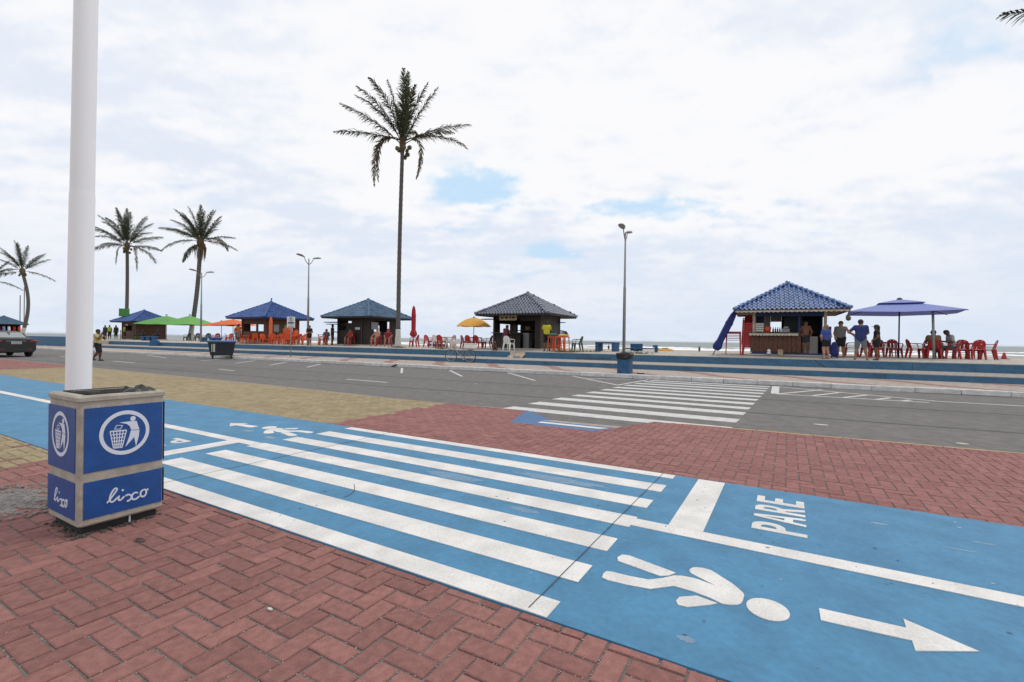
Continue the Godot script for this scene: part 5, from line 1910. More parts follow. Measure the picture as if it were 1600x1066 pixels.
func build_palms():
	var f1 := [[178, 44, 24, 5.3], [184, 20, 16, 5.4], [172, 63, 46, 5.0], [150, 72, 34, 4.8], [200, 82, 14, 5.0], [40, 87, 8, 5.1], [350, 80, 18, 4.8], [5, 60, 20, 4.7], [60, 62, 32, 4.2], [355, 19, 22, 5.2, 1],
		[8, 14, 62, 5.0, 3], [14, 26, 125, 4.2, 3], [178, 30, 122, 5.2, 3], [186, 24, 130, 4.6, 3], [90, 42, 70, 4.0], [270, 48, 60, 4.2], [275, 84, 10, 5.0], [330, 40, 44, 4.3], [80, 86, 6, 4.9], [165, 58, 40, 4.4]]
	palm("tallest coconut palm with a straight grey trunk before the faded roof kiosk", S(-21.72, 25.2, 0.57), S(-21.55, 25.2, 14.25), Vector3(-0.05, 0, 0), 0.155, 0.125, 1.25, f1, 1, 14, 0.0, 0.9)
	var f2 := [[178, 30, 40, 4.6], [190, 14, 40, 4.6], [165, 4, 45, 4.8, 3], [175, 60, 50, 4.5], [150, 70, 35, 4.6], [220, 75, 25, 4.7], [60, 84, 14, 4.8], [330, 76, 25, 4.6], [5, 58, 26, 4.6], [355, 24, 22, 4.6], [10, 4, 35, 4.6], [0, -4, 55, 4.8, 3], [30, 6, 100, 4.6, 3], [185, 10, 110, 3.4, 3], [90, 60, 50, 4.5], [270, 55, 45, 4.6], [120, 45, 60, 4.4], [300, 60, 40, 4.5], [100, 80, 20, 4.7], [250, 82, 12, 4.8], [200, 82, 22, 4.7], [160, 48, 40, 4.6]]
	palm("straight coconut palm just right of the white pole", S(-75.4, 33, 0.6), S(-75.3, 33, 12.9), Vector3(0.1, 0, 0), 0.22, 0.18, 1.4, f2, 2, 8, 0.0, 1.04)
	var f3 := [[182, 52, 40, 4.6], [178, 28, 36, 4.8], [170, 6, 60, 4.8], [185, 66, 30, 4.6], [140, 80, 22, 4.6], [60, 84, 16, 4.6], [350, 74, 20, 4.5], [5, 50, 24, 4.4], [0, 18, 32, 4.7], [350, 2, 40, 4.8], [10, 10, 98, 5.0], [200, -16, 50, 4.2], [90, 60, 50, 4.4], [270, 60, 45, 4.4], [120, 66, 40, 4.6], [300, 66, 34, 4.5], [230, 72, 24, 4.6], [80, 30, 60, 4.2, 1], [150, 36, 50, 4.5, 1], [30, 70, 30, 4.5], [260, 84, 10, 4.6]]
	palm("leaning coconut palm with brown dead leaves under its crown", S(-59.6, 32.5, 0.6), S(-57.7, 32.5, 11.9), Vector3(0.35, -0.0, 0.2), 0.25, 0.21, 1.9, f3, 3, 6, 2.0, 0.9)
	var f4 := [[180, 40, 40, 4.4], [185, 10, 45, 4.6], [172, 62, 34, 4.4], [120, 82, 14, 4.5], [200, 78, 20, 4.5], [60, 72, 24, 4.5], [0, 50, 22, 4.4], [5, 30, 24, 4.6], [355, -6, 30, 4.6, 3], [170, -8, 30, 4.6, 3], [90, 50, 50, 4.2], [270, 60, 40, 4.4], [240, 76, 20, 4.5], [150, 66, 26, 4.5]]
	palm("curved coconut palm behind the parked car", S(-112.4, 34, 0.6), S(-112.3, 34, 11.7), Vector3(1.1, 0, 0), 0.27, 0.22, 1.6, f4, 4, 7, 0.0, 1.12)
	palm("coconut palm at the left edge, only its drooping leaf tips in view", S(-129.0, 34.5, 0.6), S(-128.4, 34.5, 11.0), Vector3(0.5, 0, 0), 0.3, 0.25, 1.6, f4, 5, 6, 0.0, 1.2)
	var f6 := [[178, 32, 34, 4.6], [184, 24, 34, 4.7], [170, 50, 40, 4.4], [190, 62, 30, 4.4], [0, 40, 40, 4.5], [90, 40, 50, 4.5], [270, 45, 45, 4.5], [140, 75, 20, 4.5], [30, 60, 40, 4.5], [320, 60, 40, 4.5]]
	palm("coconut palm beyond the right edge, its leaf tips at the top right corner", Vector3(23.8, 0.6, -17.5), Vector3(23.3, 13.0, -17.5), Vector3(0.2, 0, 0), 0.17, 0.15, 1.25, f6, 6, 6, 0.0)

# ---------------------------------------------------------------- lamps, vehicles, street furniture
func lamp_post(label: String, su: float, sv: float, h: float, turn: float):
	var t := thing("street_lamp", label, "street lamp", S(su, sv, plaza(sv)), turn)
	var st := begin(true)
	tube(st, [Vector3.ZERO, Vector3(0, h * 0.55, 0), Vector3(0, h * 0.56, 0), Vector3(0, h, 0)], [0.085, 0.075, 0.06, 0.042], 10)
	obj("post", st, M.galv, t)
	for s in [-1.0, 1.0]:
		st = begin(true)
		tube(st, [Vector3(0, h - 0.35, 0), Vector3(s * 0.22, h - 0.18, 0), Vector3(s * 0.38, h + 0.06, 0), Vector3(s * 0.48, h + 0.23, 0)], [0.03, 0.028, 0.026, 0.03], 6)
		var arm := obj("arm", st, M.galv, t)
		st = begin(true)
		var b := Basis(Vector3(0, 0, 1), 0.16 * s)
		tube(st, [Vector3(s * 0.40, h + 0.20, 0), b * Vector3(s * 0.16, 0, 0) + Vector3(s * 0.40, h + 0.21, 0), Vector3(s * 0.76, h + 0.28, 0), Vector3(s * 1.0, h + 0.31, 0), Vector3(s * 1.14, h + 0.30, 0)], [0.05, 0.13, 0.18, 0.15, 0.04], 10, true, 0.42)
		obj("lamp_head", st, M.galv, arm)
	st = begin(true)
	tube(st, [Vector3(0, h, 0), Vector3(0, h + 0.12, 0)], [0.05, 0.03], 8)
	obj("post_cap", st, M.galv, t)

func build_car():
	# a dark saloon seen from behind: local x to the right, z backwards (towards the viewer)
	var fw := -SU
	var b := Basis(fw.cross(Vector3.UP).normalized(), Vector3.UP, -fw)
	var t := thing("parked_car", "dark saloon car seen from behind at the left edge", "car", S(-38.95, 10.9, ROAD))
	t.basis = b
	# body sections along z: [z, half width, floor, deck height, roof height or 0]
	var st := begin(true)
	var secs := [[2.27, 0.80, 0.36, 0.98], [2.22, 0.85, 0.30, 1.03], [2.10, 0.88, 0.27, 1.06], [1.6, 0.90, 0.24, 1.07], [0.8, 0.90, 0.20, 1.0], [-0.6, 0.90, 0.20, 0.98], [-1.4, 0.89, 0.22, 0.92], [-2.0, 0.84, 0.26, 0.80], [-2.25, 0.68, 0.36, 0.66]]
	var sec := func(q: Array) -> Array:
		var w: float = q[1]
		var lo: float = q[2]
		var hi: float = q[3]
		var mid := lerpf(lo, hi, 0.62)
		return [Vector3(-w * 0.86, lo, q[0]), Vector3(-w * 0.98, lo + 0.12, q[0]), Vector3(-w, mid, q[0]), Vector3(-w * 0.95, hi - 0.08, q[0]), Vector3(-w * 0.84, hi, q[0]), Vector3(0, hi + 0.02, q[0]), Vector3(w * 0.84, hi, q[0]), Vector3(w * 0.95, hi - 0.08, q[0]), Vector3(w, mid, q[0]), Vector3(w * 0.98, lo + 0.12, q[0]), Vector3(w * 0.86, lo, q[0])]
	var rings := []
	for q in secs: rings.append(sec.call(q))
	for i in rings.size() - 1:
		for k in 11:
			var j := (k + 1) % 11
			quad(st, rings[i][j], rings[i][k], rings[i + 1][k], rings[i + 1][j])
	for i in range(1, 10):
		tri(st, rings[-1][0], rings[-1][i], rings[-1][i + 1])
	obj("body", st, M.car, t)
	st = begin()
	for i in range(1, 10):
		tri(st, rings[0][0], rings[0][i + 1], rings[0][i])
	obj("boot_lid", st, M.car, t)
	# cabin: roof, pillars and glass, dark at the sides
	st = begin(true)
	var cab := [[1.62, 0.74, 1.04], [1.05, 0.66, 1.36], [0.55, 0.63, 1.455], [-0.2, 0.63, 1.46], [-0.55, 0.64, 1.41], [-1.3, 0.74, 0.98]]
	var cr := []
	for q in cab:
		var base := 0.98
		cr.append([Vector3(-0.84, base, q[0]), Vector3(-q[1] - 0.03, lerpf(base, q[2], 0.8), q[0]), Vector3(-q[1] + 0.08, q[2], q[0]), Vector3(0, q[2] + 0.02, q[0]), Vector3(q[1] - 0.08, q[2], q[0]), Vector3(q[1] + 0.03, lerpf(base, q[2], 0.8), q[0]), Vector3(0.84, base, q[0])])
	for i in cr.size() - 1:
		for k in 6:
			quad(st, cr[i][k + 1], cr[i][k], cr[i + 1][k], cr[i + 1][k + 1])
	obj("cabin", st, M.car, t)
	st = begin()
	var up := Vector3(0, 0.012, 0.012)
	quad(st, Vector3(-0.62, 1.085, 1.545) + up, Vector3(0.62, 1.085, 1.545) + up, Vector3(0.53, 1.37, 1.03) + up, Vector3(-0.53, 1.37, 1.03) + up)
	obj("rear_window", st, mat(Color(0.26, 0.30, 0.31), 0.15), t)  # pale grey: the sky's reflection is put into the glass colour
	for s in [-1.0, 1.0]:
		st = begin()
		var x := Vector3(s * 0.02, 0, 0)
		quad(st, Vector3(s * 0.815, 1.06, 1.25) + x, Vector3(s * 0.80, 1.06, -1.0) + x, Vector3(s * 0.68, 1.36, -0.4) + x, Vector3(s * 0.69, 1.34, 0.9) + x)
		obj("side_window", st, M.glass_dark, t)
		st = begin(true)
		ball(st, Vector3(s * 0.66, 0.885, 2.17), Vector3(0.29, 0.10, 0.12), 8)
		obj("tail_light", st, M.tail_light, t)
		st = begin()
		cbox(st, Vector3(s * 0.55, 0.44, 2.25), Vector3(0.2, 0.04, 0.06), 0.01)
		obj("reflector", st, M.tail_light, t)
		st = begin(true)
		ball(st, Vector3(s * 0.98, 1.02, -0.7), Vector3(0.11, 0.07, 0.06), 6)
		obj("wing_mirror", st, M.car, t)
		for z in [1.35, -1.35]:
			st = begin(true)
			var prof := [Vector2(0.2, -0.10), Vector2(0.31, -0.105), Vector2(0.325, -0.08), Vector2(0.325, 0.08), Vector2(0.31, 0.105), Vector2(0.2, 0.10)]
			lathe(st, prof, 20)
			var w := obj("wheel", st, M.rubber, t)
			w.transform = Transform3D(Basis(Vector3(0, 0, 1), PI / 2), Vector3(s * 0.78, 0.325, z))
			st = begin(true)
			lathe(st, [Vector2(0.0, 0.06), Vector2(0.2, 0.09), Vector2(0.2, -0.09), Vector2(0.0, -0.06)], 14)
			obj("rim", st, M.galv, w)
	st = begin()
	cbox(st, Vector3(0, 0.80, 2.285), Vector3(0.42, 0.13, 0.015), 0.004)
	var pl := obj("number_plate", st, M.plate, t)
	for i in 7:
		st = begin()
		box(st, Vector3(-0.155 + i * 0.051, 0.795, 2.294), Vector3(0.026, 0.06, 0.004))
		obj("plate_character", st, M.black, pl)
	st = begin(true)
	ball(st, Vector3(0, 0.985, 2.235), Vector3(0.07, 0.035, 0.03), 6)
	obj("badge", st, M.chrome, t)
	st = begin()
	cbox(st, Vector3(0, 0.90, 2.262), Vector3(0.8, 0.025, 0.02), 0.006)
	obj("trim_strip", st, M.chrome, t)
	st = begin()
	cbox(st, Vector3(0, 0.36, 2.24), Vector3(1.5, 0.16, 0.08), 0.02)
	obj("bumper", st, M.black, t)

func build_dumpster():
	var t := thing("waste_container", "black wheeled waste container with a blue lid by the kerb", "waste container", S(-27.9, 17.0, ROAD), deg_to_rad(30))
	var st := begin()
	var q := [[-0.56, 0.20, 0.34], [-0.62, 0.55, 0.38], [-0.68, 0.98, 0.46]]
	var r := []
	for p in q:
		var x: float = p[0]
		r.append([Vector3(x, p[1], p[2]), Vector3(-x, p[1], p[2]), Vector3(-x, p[1], -p[2]), Vector3(x, p[1], -p[2])])
	for i in 2:
		for k in 4:
			quad(st, r[i][k], r[i][(k + 1) % 4], r[i + 1][(k + 1) % 4], r[i + 1][k])
	quad(st, r[0][3], r[0][2], r[0][1], r[0][0])
	box(st, Vector3(0, 0.965, 0), Vector3(1.44, 0.06, 1.0))
	obj("body", st, M.dumpster, t)
	for i in 4:
		st = begin()
		box(st, Vector3(-0.45 + i * 0.3, 0.58, 0.41), Vector3(0.03, 0.66, 0.05), Basis(Vector3.RIGHT, 0.13))
		obj("rib", st, M.dumpster, t)
	st = begin()
	cbox(st, Vector3(0, 1.03, 0), Vector3(1.46, 0.07, 1.02), 0.025, Basis(Vector3.RIGHT, 0.03))
	obj("lid", st, M.lid_blue, t)
	st = begin()
	box(st, Vector3(-0.42, 0.65, 0.428), Vector3(0.18, 0.46, 0.006), Basis(Vector3.RIGHT, 0.13))
	obj("sticker", st, M.paper, t)
	for sx in [-1.0, 1.0]:
		for sz in [-1.0, 1.0]:
			st = begin(true)
			lathe(st, [Vector2(0, -0.025), Vector2(0.085, -0.025), Vector2(0.09, 0.0), Vector2(0.085, 0.025), Vector2(0, 0.025)], 12)
			var w := obj("wheel", st, M.rubber, t)
			w.transform = Transform3D(Basis(Vector3(0, 0, 1), PI / 2), Vector3(sx * 0.46, 0.09, sz * 0.28))
			st = begin()
			box(st, Vector3(sx * 0.46, 0.15, sz * 0.28), Vector3(0.09, 0.12, 0.07))
			obj("caster", st, M.black, t)

func build_bicycle():
	var t := thing("bicycle", "grey bicycle with luggage parked at the foot of the blue steps", "bicycle", S(-13.72, 20.75, 0.0), deg_to_rad(-CA + 12))
	var hub := [Vector3(-0.52, 0.335, 0), Vector3(0.52, 0.335, 0)]
	for h in hub:
		var st := begin(true)
		var pts := []
		for i in 25: pts.append(Vector3(cos(TAU * i / 24), sin(TAU * i / 24), 0) * 0.315)
		tube(st, pts, [0.021], 6, false)
		var w := obj("wheel", st, M.rubber, t)
		w.position = h
		st = begin(true)
		pts = []
		for i in 25: pts.append(Vector3(cos(TAU * i / 24), sin(TAU * i / 24), 0) * 0.292)
		tube(st, pts, [0.011], 5, false)
		obj("rim", st, M.steel, w)
		st = begin()
		for i in 18:
			var a := TAU * i / 18
			tube(st, [Vector3(cos(a + 0.3) * 0.02, sin(a + 0.3) * 0.02, 0.025 * (1 if i % 2 == 0 else -1)), Vector3(cos(a), sin(a), 0) * 0.29], [0.0022], 4, false)
		tube(st, [Vector3(0, 0, -0.05), Vector3(0, 0, 0.05)], [0.02], 6)
		obj("spokes", st, M.steel, w)
	var st := begin(true)
	var bb := Vector3(0.08, 0.29, 0)
	var seat := Vector3(0.22, 0.78, 0)
	var head := Vector3(-0.38, 0.80, 0)
	for q in [[bb, seat, 0.017], [bb, head + Vector3(0.03, -0.1, 0), 0.019], [seat + Vector3(-0.01, -0.1, 0), head, 0.017], [bb, hub[1] + Vector3(0, 0, 0.05), 0.011], [bb, hub[1] - Vector3(0, 0, 0.05), 0.011], [seat + Vector3(0, -0.12, 0), hub[1] + Vector3(0, 0, 0.05), 0.009], [seat + Vector3(0, -0.12, 0), hub[1] - Vector3(0, 0, 0.05), 0.009], [head + Vector3(0.03, -0.14, 0), head + Vector3(-0.02, 0.08, 0), 0.02]]:
		tube(st, [q[0], q[1]], [q[2]], 6)
	obj("frame", st, M.galv, t)
	st = begin(true)
	for s in [-1.0, 1.0]:
		tube(st, [head + Vector3(0.03, -0.14, s * 0.03), hub[0] + Vector3(0, 0, s * 0.05)], [0.014, 0.010], 6)
	obj("fork", st, M.galv, t)
	st = begin(true)
	tube(st, [head + Vector3(-0.02, 0.08, 0), head + Vector3(-0.05, 0.24, 0)], [0.012], 6)
	tube(st, [head + Vector3(0.06, 0.26, -0.29), head + Vector3(-0.06, 0.25, -0.14), head + Vector3(-0.07, 0.24, 0), head + Vector3(-0.06, 0.25, 0.14), head + Vector3(0.06, 0.26, 0.29)], [0.012], 6)
	obj("handlebar", st, M.steel, t)
	st = begin(true)
	tube(st, [seat, seat + Vector3(0.02, 0.09, 0)], [0.012], 6)
	tube(st, [seat + Vector3(-0.14, 0.115, 0), seat + Vector3(0.02, 0.115, 0), seat + Vector3(0.14, 0.12, 0)], [0.025, 0.06, 0.09], 8, true, 0.45)
	obj("saddle", st, M.black, t)
	st = begin()
	for z in [-0.07, 0.0, 0.07]:
		tube(st, [Vector3(0.28, 0.70, z), Vector3(0.78, 0.70, z)], [0.008], 4)
	for z in [-0.06, 0.06]:
		tube(st, [Vector3(0.68, 0.70, z), hub[1] + Vector3(0, 0, z)], [0.007], 4)
	obj("rear_rack", st, M.black, t)
	st = begin()
	tube(st, [bb + Vector3(0, 0, -0.09), bb + Vector3(0, 0, 0.09)], [0.012], 6)
	tube(st, [bb + Vector3(0, 0, 0.06), bb + Vector3(0.12, -0.12, 0.06)], [0.010], 5)
	tube(st, [bb + Vector3(0, 0, -0.06), bb + Vector3(-0.12, 0.12, -0.06)], [0.010], 5)
	lathe(st, [Vector2(0, 0.0), Vector2(0.09, 0.0)], 14, Vector3.ZERO)
	box(st, bb + Vector3(0.14, -0.13, 0.1), Vector3(0.09, 0.02, 0.08))
	box(st, bb + Vector3(-0.14, 0.13, -0.1), Vector3(0.09, 0.02, 0.08))
	obj("crank", st, M.steel, t)
	var c := begin()
	cbox(c, Vector3(0, 0.15, 0), Vector3(0.62, 0.26, 0.36), 0.05)
	cbox(c, Vector3(0, 0.285, 0), Vector3(0.64, 0.03, 0.38), 0.012)
	var o := obj("cool_box", c, M.white_plastic, self)
	o.transform = t.transform * Transform3D(Basis.IDENTITY, Vector3(0.55, 0.70, 0))
	tag(o, "white cool box strapped on the rear rack of the parked bicycle", "cool box")
	c = begin(true)
	ball(c, Vector3.ZERO, Vector3(0.11, 0.20, 0.13), 8)
	o = obj("cloth_bag", c, mat(Color(0.62, 0.48, 0.36), 0.9), self)
	o.transform = t.transform * Transform3D(Basis.IDENTITY, Vector3(-0.32, 1.0, 0.14))
	tag(o, "pale cloth bag hanging from the handlebar of the parked bicycle", "bag")

func build_street():
	lamp_post("street lamp with two heads behind the blue waste bin", -6.39, 25.5, 6.35, deg_to_rad(-CA + 90))
	lamp_post("street lamp with two heads between the brown plank kiosk and the faded roof kiosk", -30.95, 25.5, 6.55, deg_to_rad(-CA + 90))
	lamp_post("street lamp with two heads behind the leaning palm", -45.9, 26.0, 6.3, deg_to_rad(-CA + 90))
	# blue waste bin with a black bag
	var t := thing("waste_bin", "blue tapered waste bin with a black bag over its rim at the kerb", "waste bin", S(-4.42, 17.85, 0.0), deg_to_rad(-CA))
	var st := begin()
	var r := []
	for p in [[0.25, 0.0], [0.235, 0.03], [0.235, 0.68]]:
		r.append([Vector3(-p[0], p[1], p[0]), Vector3(p[0], p[1], p[0]), Vector3(p[0], p[1], -p[0]), Vector3(-p[0], p[1], -p[0])])
	for i in 2:
		for k in 4: quad(st, r[i][k], r[i][(k + 1) % 4], r[i + 1][(k + 1) % 4], r[i + 1][k])
	obj("body", st, M.bench_blue, t)
	st = begin()
	box(st, Vector3(0, 0.30, 0.237), Vector3(0.44, 0.012, 0.006))
	obj("seam", st, M.panel_blue, t)
	st = begin()
	rng.seed = 4
	var prev := []
	for lv in [[0.235, 0.52], [0.28, 0.60], [0.29, 0.74], [0.26, 0.78], [0.2, 0.70]]:
		var cur := []
		for k in 16:
			var a := TAU * k / 16
			var sq := 1.0 / maxf(absf(cos(a)), absf(sin(a)))
			cur.append(Vector3(cos(a), 0, -sin(a)) * lv[0] * minf(sq, 1.28) * rng.randf_range(0.93, 1.07) + Vector3(0, lv[1] + rng.randf_range(-0.02, 0.02), 0))
		if not prev.is_empty():
			for k in 16: quad(st, prev[k], prev[(k + 1) % 16], cur[(k + 1) % 16], cur[k])
		prev = cur
	obj("bin_bag", st, M.black_bag, t)
	st = begin()
	box(st, S(-3.85, 17.95, 0.02), Vector3(0.26, 0.04, 0.1), Basis(Vector3.UP, -0.3))
	var o := obj("rubber_scrap", st, M.black, self)
	tag(o, "flat dark scrap lying right of the blue waste bin", "scrap")
	# sign
	t = thing("parking_sign", "white parking sign on a grey post at the kerb", "sign", S(-24.9, 19.3, 0.0), atan2(24.9 * 0.889 - 19.3 * 0.4586, 24.9 * 0.4586 + 19.3 * 0.889) * 0.9)
	st = begin(true)
	tube(st, [Vector3.ZERO, Vector3(0, 2.42, 0)], [0.03], 8)
	obj("post", st, M.galv, t)
	st = begin()
	cbox(st, Vector3(0, 2.08, 0.04), Vector3(0.44, 0.66, 0.012), 0.004)
	var pn := obj("panel", st, M.white_plastic, t)
	st = begin(true)
	var pts := []
	for i in 25: pts.append(Vector3(cos(TAU * i / 24) * 0.12, 2.25 + sin(TAU * i / 24) * 0.12, 0.049))
	tube(st, pts, [0.013], 5, false, 0.3)
	obj("circle_mark", st, M.black, pn)
	var font := SystemFont.new()
	font.font_names = PackedStringArray(["Droid Sans"])
	font.font_weight = 700
	var tm := TextMesh.new()
	tm.text = "E"
	tm.font = font
	tm.font_size = 64
	tm.pixel_size = 0.0032
	tm.depth = 0.004
	var le := inst("letter", tm, M.black, pn)
	le.position = Vector3(0, 2.25, 0.05)
	for q in [[0.34, 0.055, 2.065], [0.30, 0.022, 2.015], [0.28, 0.022, 1.975], [0.34, 0.045, 1.80], [0.30, 0.018, 1.90]]:
		st = begin()
		box(st, Vector3(0, q[2], 0.048), Vector3(q[0], q[1], 0.004))
		obj("text_row", st, M.navy, pn)
	# concrete tables and benches
	var bench := func(label: String, kind: String, su: float, sv: float, turn: float, parts: Array, y := -1.0) -> void:
		var b := thing("concrete_bench" if kind == "bench" else "concrete_table", label, kind, S(su, sv, plaza(sv) if y < 0 else y), deg_to_rad(turn - CA))
		for p in parts:
			kbox(b, p[0], Vector3(p[1], p[2], p[3]), Vector3(p[4], p[5], p[6]), M.bench_blue, 0.015)
	bench.call("blue concrete table like a doorway frame left of the street lamp", "table", -7.62, 26.6, -14.0, [["tabletop", 0, 0.485, 0, 1.26, 0.09, 0.6], ["leg", -0.53, 0.22, 0, 0.2, 0.44, 0.55], ["leg", 0.53, 0.22, 0, 0.2, 0.44, 0.55]])
	bench.call("blue concrete bench with a back, seen behind the street lamp", "bench", -6.35, 28.6, -8.0, [["seat", 0.35, 0.17, 0.2, 1.9, 0.07, 0.4], ["backrest", -0.1, 0.24, -0.1, 0.75, 0.42, 0.09], ["leg", 0.0, 0.07, 0.2, 0.2, 0.14, 0.3]])
	bench.call("small blue concrete stool seen from its end, right of the street lamp", "bench", -4.93, 26.6, 10.0, [["seat", -0.05, 0.33, 0, 0.2, 0.13, 0.9], ["leg", 0.03, 0.2, 0, 0.17, 0.40, 0.3]])
	bench.call("blue concrete bench low behind the closed red umbrella", "bench", -20.6, 28.5, 0.0, [["seat", -0.4, 0.13, 0, 1.3, 0.16, 0.4], ["leg", 0.3, 0.1, 0, 0.5, 0.2, 0.4]])
	bench.call("blue concrete bench before the far kiosk with the green sign", "bench", -55.2, 26.2, 20.0, [["seat", 0, 0.40, 0, 1.7, 0.10, 0.45], ["leg", -0.6, 0.18, 0, 0.3, 0.36, 0.4], ["leg", 0.0, 0.18, 0, 0.35, 0.36, 0.4], ["leg", 0.6, 0.18, 0, 0.3, 0.36, 0.4]])
	bench.call("blue concrete block standing on the steps left of the waste container", "bench", -48.4, 23.4, 20.0, [["block", 0, 0.24, 0, 0.55, 0.48, 0.5]], 0.22)
	bench.call("blue concrete seat near the orange umbrellas, left one", "bench", -46.2, 26.4, 15.0, [["seat", 0, 0.36, 0, 0.5, 0.12, 0.5], ["leg", 0, 0.15, 0, 0.4, 0.3, 0.4]])
	bench.call("blue concrete seat near the orange umbrellas, behind the waste container", "bench", -44.3, 26.4, 15.0, [["seat", 0, 0.36, 0, 1.1, 0.12, 0.5], ["leg", 0.3, 0.15, 0, 0.3, 0.3, 0.4], ["leg", -0.3, 0.15, 0, 0.3, 0.3, 0.4]])
	# traffic cone, boat on the sand, bird, far posts
	t = thing("traffic_cone", "small red traffic cone at the far right of the promenade", "traffic cone", S(10.0, 29.6, plaza(29.6)))
	st = begin(true)
	lathe(st, [Vector2(0.11, 0.02), Vector2(0.035, 0.30), Vector2(0, 0.31)], 12)
	obj("cone", st, M.red_plastic, t)
	st = begin()
	box(st, Vector3(0, 0.012, 0), Vector3(0.28, 0.024, 0.28))
	obj("base", st, M.red_plastic, t)
	t = thing("beach_boat", "yellow rounded boat lying on the sand right of the street lamp", "boat", S(-9.73, 58, -0.22), deg_to_rad(-CA))
	st = begin(true)
	tube(st, [Vector3(-1.15, 0.42, 0), Vector3(-0.9, 0.40, 0), Vector3(0, 0.36, 0), Vector3(0.8, 0.38, 0), Vector3(1.1, 0.45, 0)], [0.05, 0.3, 0.42, 0.32, 0.05], 12, true, 0.75)
	obj("hull", st, M.yellow_cloth, t)
	st = begin()
	box(st, Vector3(0.1, 0.69, 0), Vector3(0.7, 0.06, 0.3))
	obj("deck_pad", st, M.dark_wood, t)
	st = begin(true)
	skin(st, [[Vector3(0, 0.09, 0), Vector3(0.12, 0.13, 0), 0.05, 0.045], [Vector3(-0.16, 0.06, 0), Vector3(0, 0.09, 0), 0.02, 0.045], [Vector3(0.12, 0.14, 0), Vector3(0.19, 0.19, 0), 0.03, 0.03]], 0.018)
	tube(st, [Vector3(0.03, 0.06, 0.02), Vector3(0.03, 0, 0.02)], [0.008], 4)
	tube(st, [Vector3(0.05, 0.06, -0.02), Vector3(0.05, 0, -0.02)], [0.008], 4)
	tube(st, [Vector3(0.21, 0.19, 0), Vector3(0.25, 0.18, 0)], [0.012, 0.003], 4)
	o = obj("pigeon", st, mat(Color(0.03, 0.03, 0.035), 0.7), self)
	o.position = S(-14.9, 17.0, ROAD)
	o.scale = Vector3.ONE * 0.75
	tag(o, "dark pigeon on the road beside the white kerb", "bird")
	st = begin()
	tube(st, [Vector3.ZERO, Vector3(0, 10.2, 0)], [0.09], 6)
	o = obj("flag_pole", st, M.galv, self)
	o.position = S(-131, 40, 0.3)
	tag(o, "thin bare flag pole left of the curved palm, the taller one", "pole")
	st = begin()
	tube(st, [Vector3.ZERO, Vector3(0, 8.6, 0)], [0.09], 6)
	o = obj("flag_pole", st, M.galv, self)
	o.position = S(-133, 40, 0.3)
	tag(o, "thin bare flag pole left of the curved palm, the shorter one", "pole")
	st = begin()
	tube(st, [Vector3.ZERO, Vector3(0, 1.6, 0)], [0.05], 6)
	box(st, Vector3(0, 1.45, 0), Vector3(0.35, 0.08, 0.08))
	o = obj("wooden_post", st, M.grey_wood, self)
	o.position = S(-93, 40, 0.35)
	tag(o, "thin post with a crosspiece beyond the blue wall", "post")

# ---------------------------------------------------------------- who and what stands where
const ORD := ["first", "second", "third", "fourth", "fifth", "sixth", "seventh", "eighth", "ninth", "tenth", "eleventh", "twelfth", "thirteenth"]

